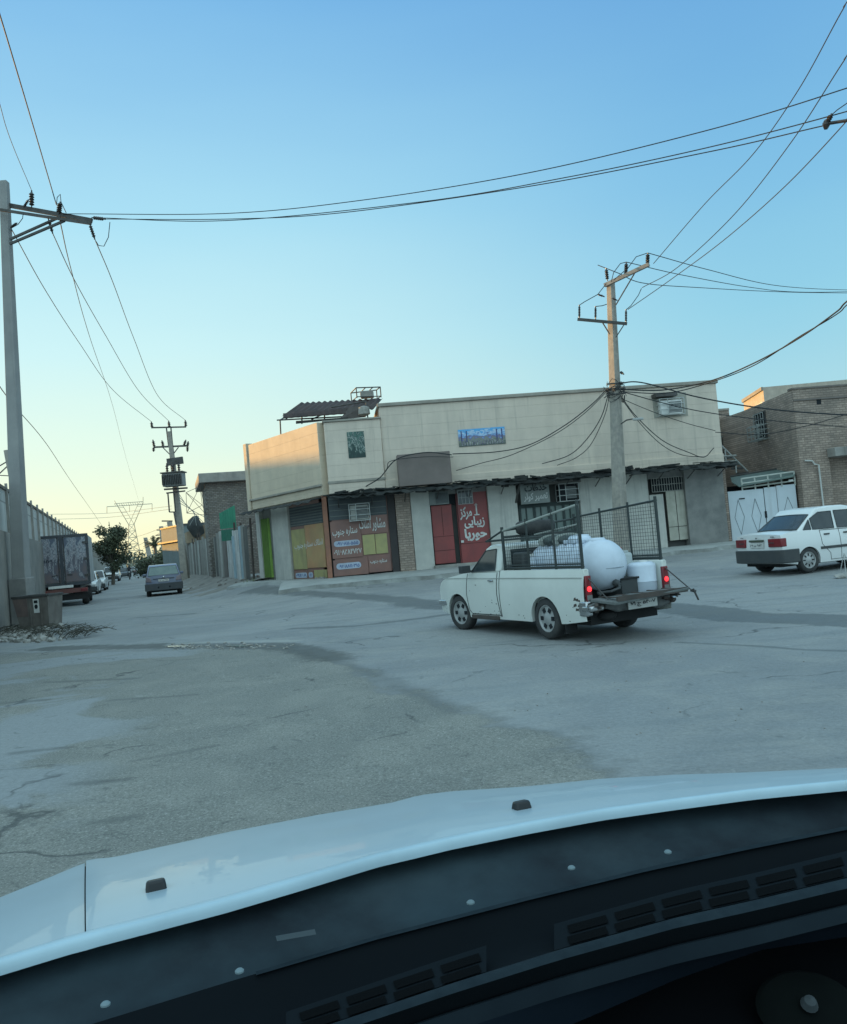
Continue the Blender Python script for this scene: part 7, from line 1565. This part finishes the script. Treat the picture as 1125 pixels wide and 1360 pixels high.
# rear lip of the bonnet, lit brightness painted in, rounded down to the scuttle
def lip(u, v):
    px = lerp(-260, 1420, u); a = hood_pt(px, .045); b = G(px, interp(Tl, px), ZT); o_ = (b - a); o_.z = 0; o_.normalize()
    L_ = (b - a).length; p = a.lerp(b, min(1, v / .7)); t = v
    p.z = a.z + (.005 * math.sin(min(1, t / .7) * 1.9) if t < .7 else .0047) - (.0 if t < .7 else .016 * ((t - .7) / .3) ** 1.5); p += o_ * (.0 if t < .7 else .006 * math.sin((t - .7) / .3 * 1.57)); return p
mb = MB(); mb.grid(lip, 90, 12); mb.build('bonnet_lip', mat('lit_lip_tone', (.42, .56, .63), rough=.4, dirt=.05), oc, world=True, smooth=True)
for x, y in ((208, 1188), (694, 1080)):
    mb = MB(); p = G(x, y, hood_pt(x, .45).z + .008); nzl = Matrix.Rotation(cw, 3, 'Z')
    q = [nzl @ V(a, b, c) for a, b, c in ((-.019, -.018, -.012), (.019, -.018, -.012), (.019, .02, -.012), (-.019, .02, -.012), (-.014, -.008, .024), (.014, -.008, .024), (.014, .012, .021), (-.014, .012, .021))]
    mb.hexa([p + a for a in q]); mb.build('washer_nozzle', mat('nozzle_black', (.008, .010, .012), rough=.45, dirt=0), oc, world=True, bevel=.004)
# strips between photo-measured lines
def strip(name, A_, za, B_, zb, m, nu=60, nv=4, x0=-300, x1=1450, bow=0.0):
    mb = MB(); mb.grid(lambda u, v: (lambda px: G(px, interp(A_, px), za).lerp(G(px, interp(B_, px), zb), v) + V(0, 0, bow * math.sin(math.pi * v)))(lerp(x0, x1, u)), nu, nv); return mb.build(name, m, oc, world=True, smooth=True)
def shift(l, d0, d1=None): d1 = d0 if d1 is None else d1; return [(x, y + lerp(d0, d1, (x + 260) / 1680)) for x, y in l]
m_scut = mat('black_scuttle', (.018, .034, .043), (.006, .011, .016), sc=4.5, rough=.85, spec=.30, dirt=.6, dsc=3.2, dirt_hazec=(.036, .056, .064))  # paler teal patches: windscreen haze and reflections put into the colour
m_dash = mat('dark_dash', (.0028, .005, .007), (.002, .0035, .005), sc=3, rough=.85, spec=.10, dirt=.2, dirt_hazec=(.005, .008, .011))
m_dash2 = mat('dash_ridge', (.020, .031, .038), (.013, .021, .027), sc=30, rough=.85, spec=.10, dirt=.3, dirt_hazec=(.006, .01, .013))
L0 = shift(Tl, 0); L1 = [(-260, 1470), (0, 1398), (300, 1305), (500, 1246), (700, 1194), (860, 1155), (1000, 1125), (1125, 1100), (1420, 1050)]
L2 = [(-260, 1610), (0, 1520), (300, 1404), (380, 1380), (600, 1306), (740, 1262), (900, 1218), (1000, 1196), (1125, 1166), (1420, 1100)]
L3 = shift(L2, 14); L4 = shift(L2, 74, 56); L5 = [(-260, 1760), (0, 1660), (400, 1512), (640, 1410), (780, 1352), (900, 1300), (1010, 1262), (1125, 1244), (1420, 1220)]
strip('scuttle_panel', shift(L0, -4), 1.030, L1, .985, m_scut, bow=.0)
strip('dash_top_far', L1, .992, L2, .975, m_dash, bow=-.02)
strip('dash_ridge', L2, .985, L3, .985, m_dash2, nv=3, bow=.004)
strip('dash_shoulder', L3, .985, shift(L3, 30, 22), .955, m_dash, nv=3)
strip('dash_fold', shift(L3, 30, 22), .955, L4, .945, mat('dash_fold_grey', (.014, .022, .028), (.007, .012, .017), sc=3, rough=.85, spec=.10, dirt=.4, dirt_hazec=(.004, .007, .01)), bow=.012)
strip('dash_face', L4, .945, L5, .90, mat('dash_face_blue', (.005, .010, .017), rough=.85, spec=.10, dirt=.2, dirt_hazec=(.008, .014, .02)), bow=.01)
strip('instrument_recess', L5, .86, shift(L5, 500), .75, mat('recess_black', (.0015, .002, .003), rough=1, dirt=0, spec=.1))
strip('scuttle_edge', shift(L1, -3), .9935, shift(L1, 2), .9935, m_dash2, nv=1, x0=340, x1=1300)
# pale clips on the scuttle
for x, y in ((140, 1333), (318, 1289), (625, 1198), (759, 1152), (887, 1131)):
    p = G(x, y, 1.016); mb = MB(); mb.lathe([(.006, -.002), (.006, 0), (.004, .002), (0, .003)], p, (0, 0, 1), 12); mb.build('clip', mat('pale_clip', (.16, .22, .24), dirt=0), oc, world=True, smooth=True)
mb = MB(); q = [G(366, 1243, 1.02), G(418, 1234, 1.02), G(420, 1241, 1.02), G(368, 1250, 1.02)]; mb.quad(*q); mb.build('label_plate', mat('grey_label', (.035, .05, .056), dirt=.1), oc, world=True)
# defroster vents
def vent(x0, x1, n, name='defroster_vent'):
    mb = MB(); fr = MB()
    for k in range(n):
        for r_ in range(2):
            a = lerp(x0, x1, (k + .08) / n) - 8 * r_ * 0; b = lerp(x0, x1, (k + .90) / n); o0 = -31 + 15 * r_
            mb.quad(G(a + 6, interp(L2, a) + o0, .985), G(b + 6, interp(L2, b) + o0, .985), G(b + 10, interp(L2, b) + o0 + 10, .985), G(a + 10, interp(L2, a) + o0 + 10, .985))
    o = mb.build(name, mat('vent_black', (.001, .0015, .002), rough=1, dirt=0, spec=.1), oc, world=True, weld=False)
    strip('vent_surround', shift(L2, -36), .983, shift(L2, -1), .983, mat('vent_plastic', (.0055, .009, .012), rough=.85, spec=.10, dirt=.2, dirt_hazec=(.004, .006, .008)), x0=x0 - 6, x1=x1 + 10, nu=20)
vent(386, 636, 4); vent(742, 1180, 7)
# dim instrument glass
p = G(1072, 1345, .84); mb = MB(); mb.lathe([(0, 0), (.05, 0), (.055, .01), (.05, .014)], p, (0, -.55, .9), 30, 1.3); mb.build('instrument_dial', mat('dial_grey', (.002, .0035, .0032), (.001, .002, .002), sc=20, rough=.85, spec=.10, dirt=0), oc, world=True, smooth=True)
mb = MB(); mb.lathe([(0, .015), (.012, .02), (.008, .03), (0, .035)], p, (0, -.55, .9), 14); mb.build('dial_hub', mat('hub_grey', (.04, .05, .055), dirt=0), oc, world=True)
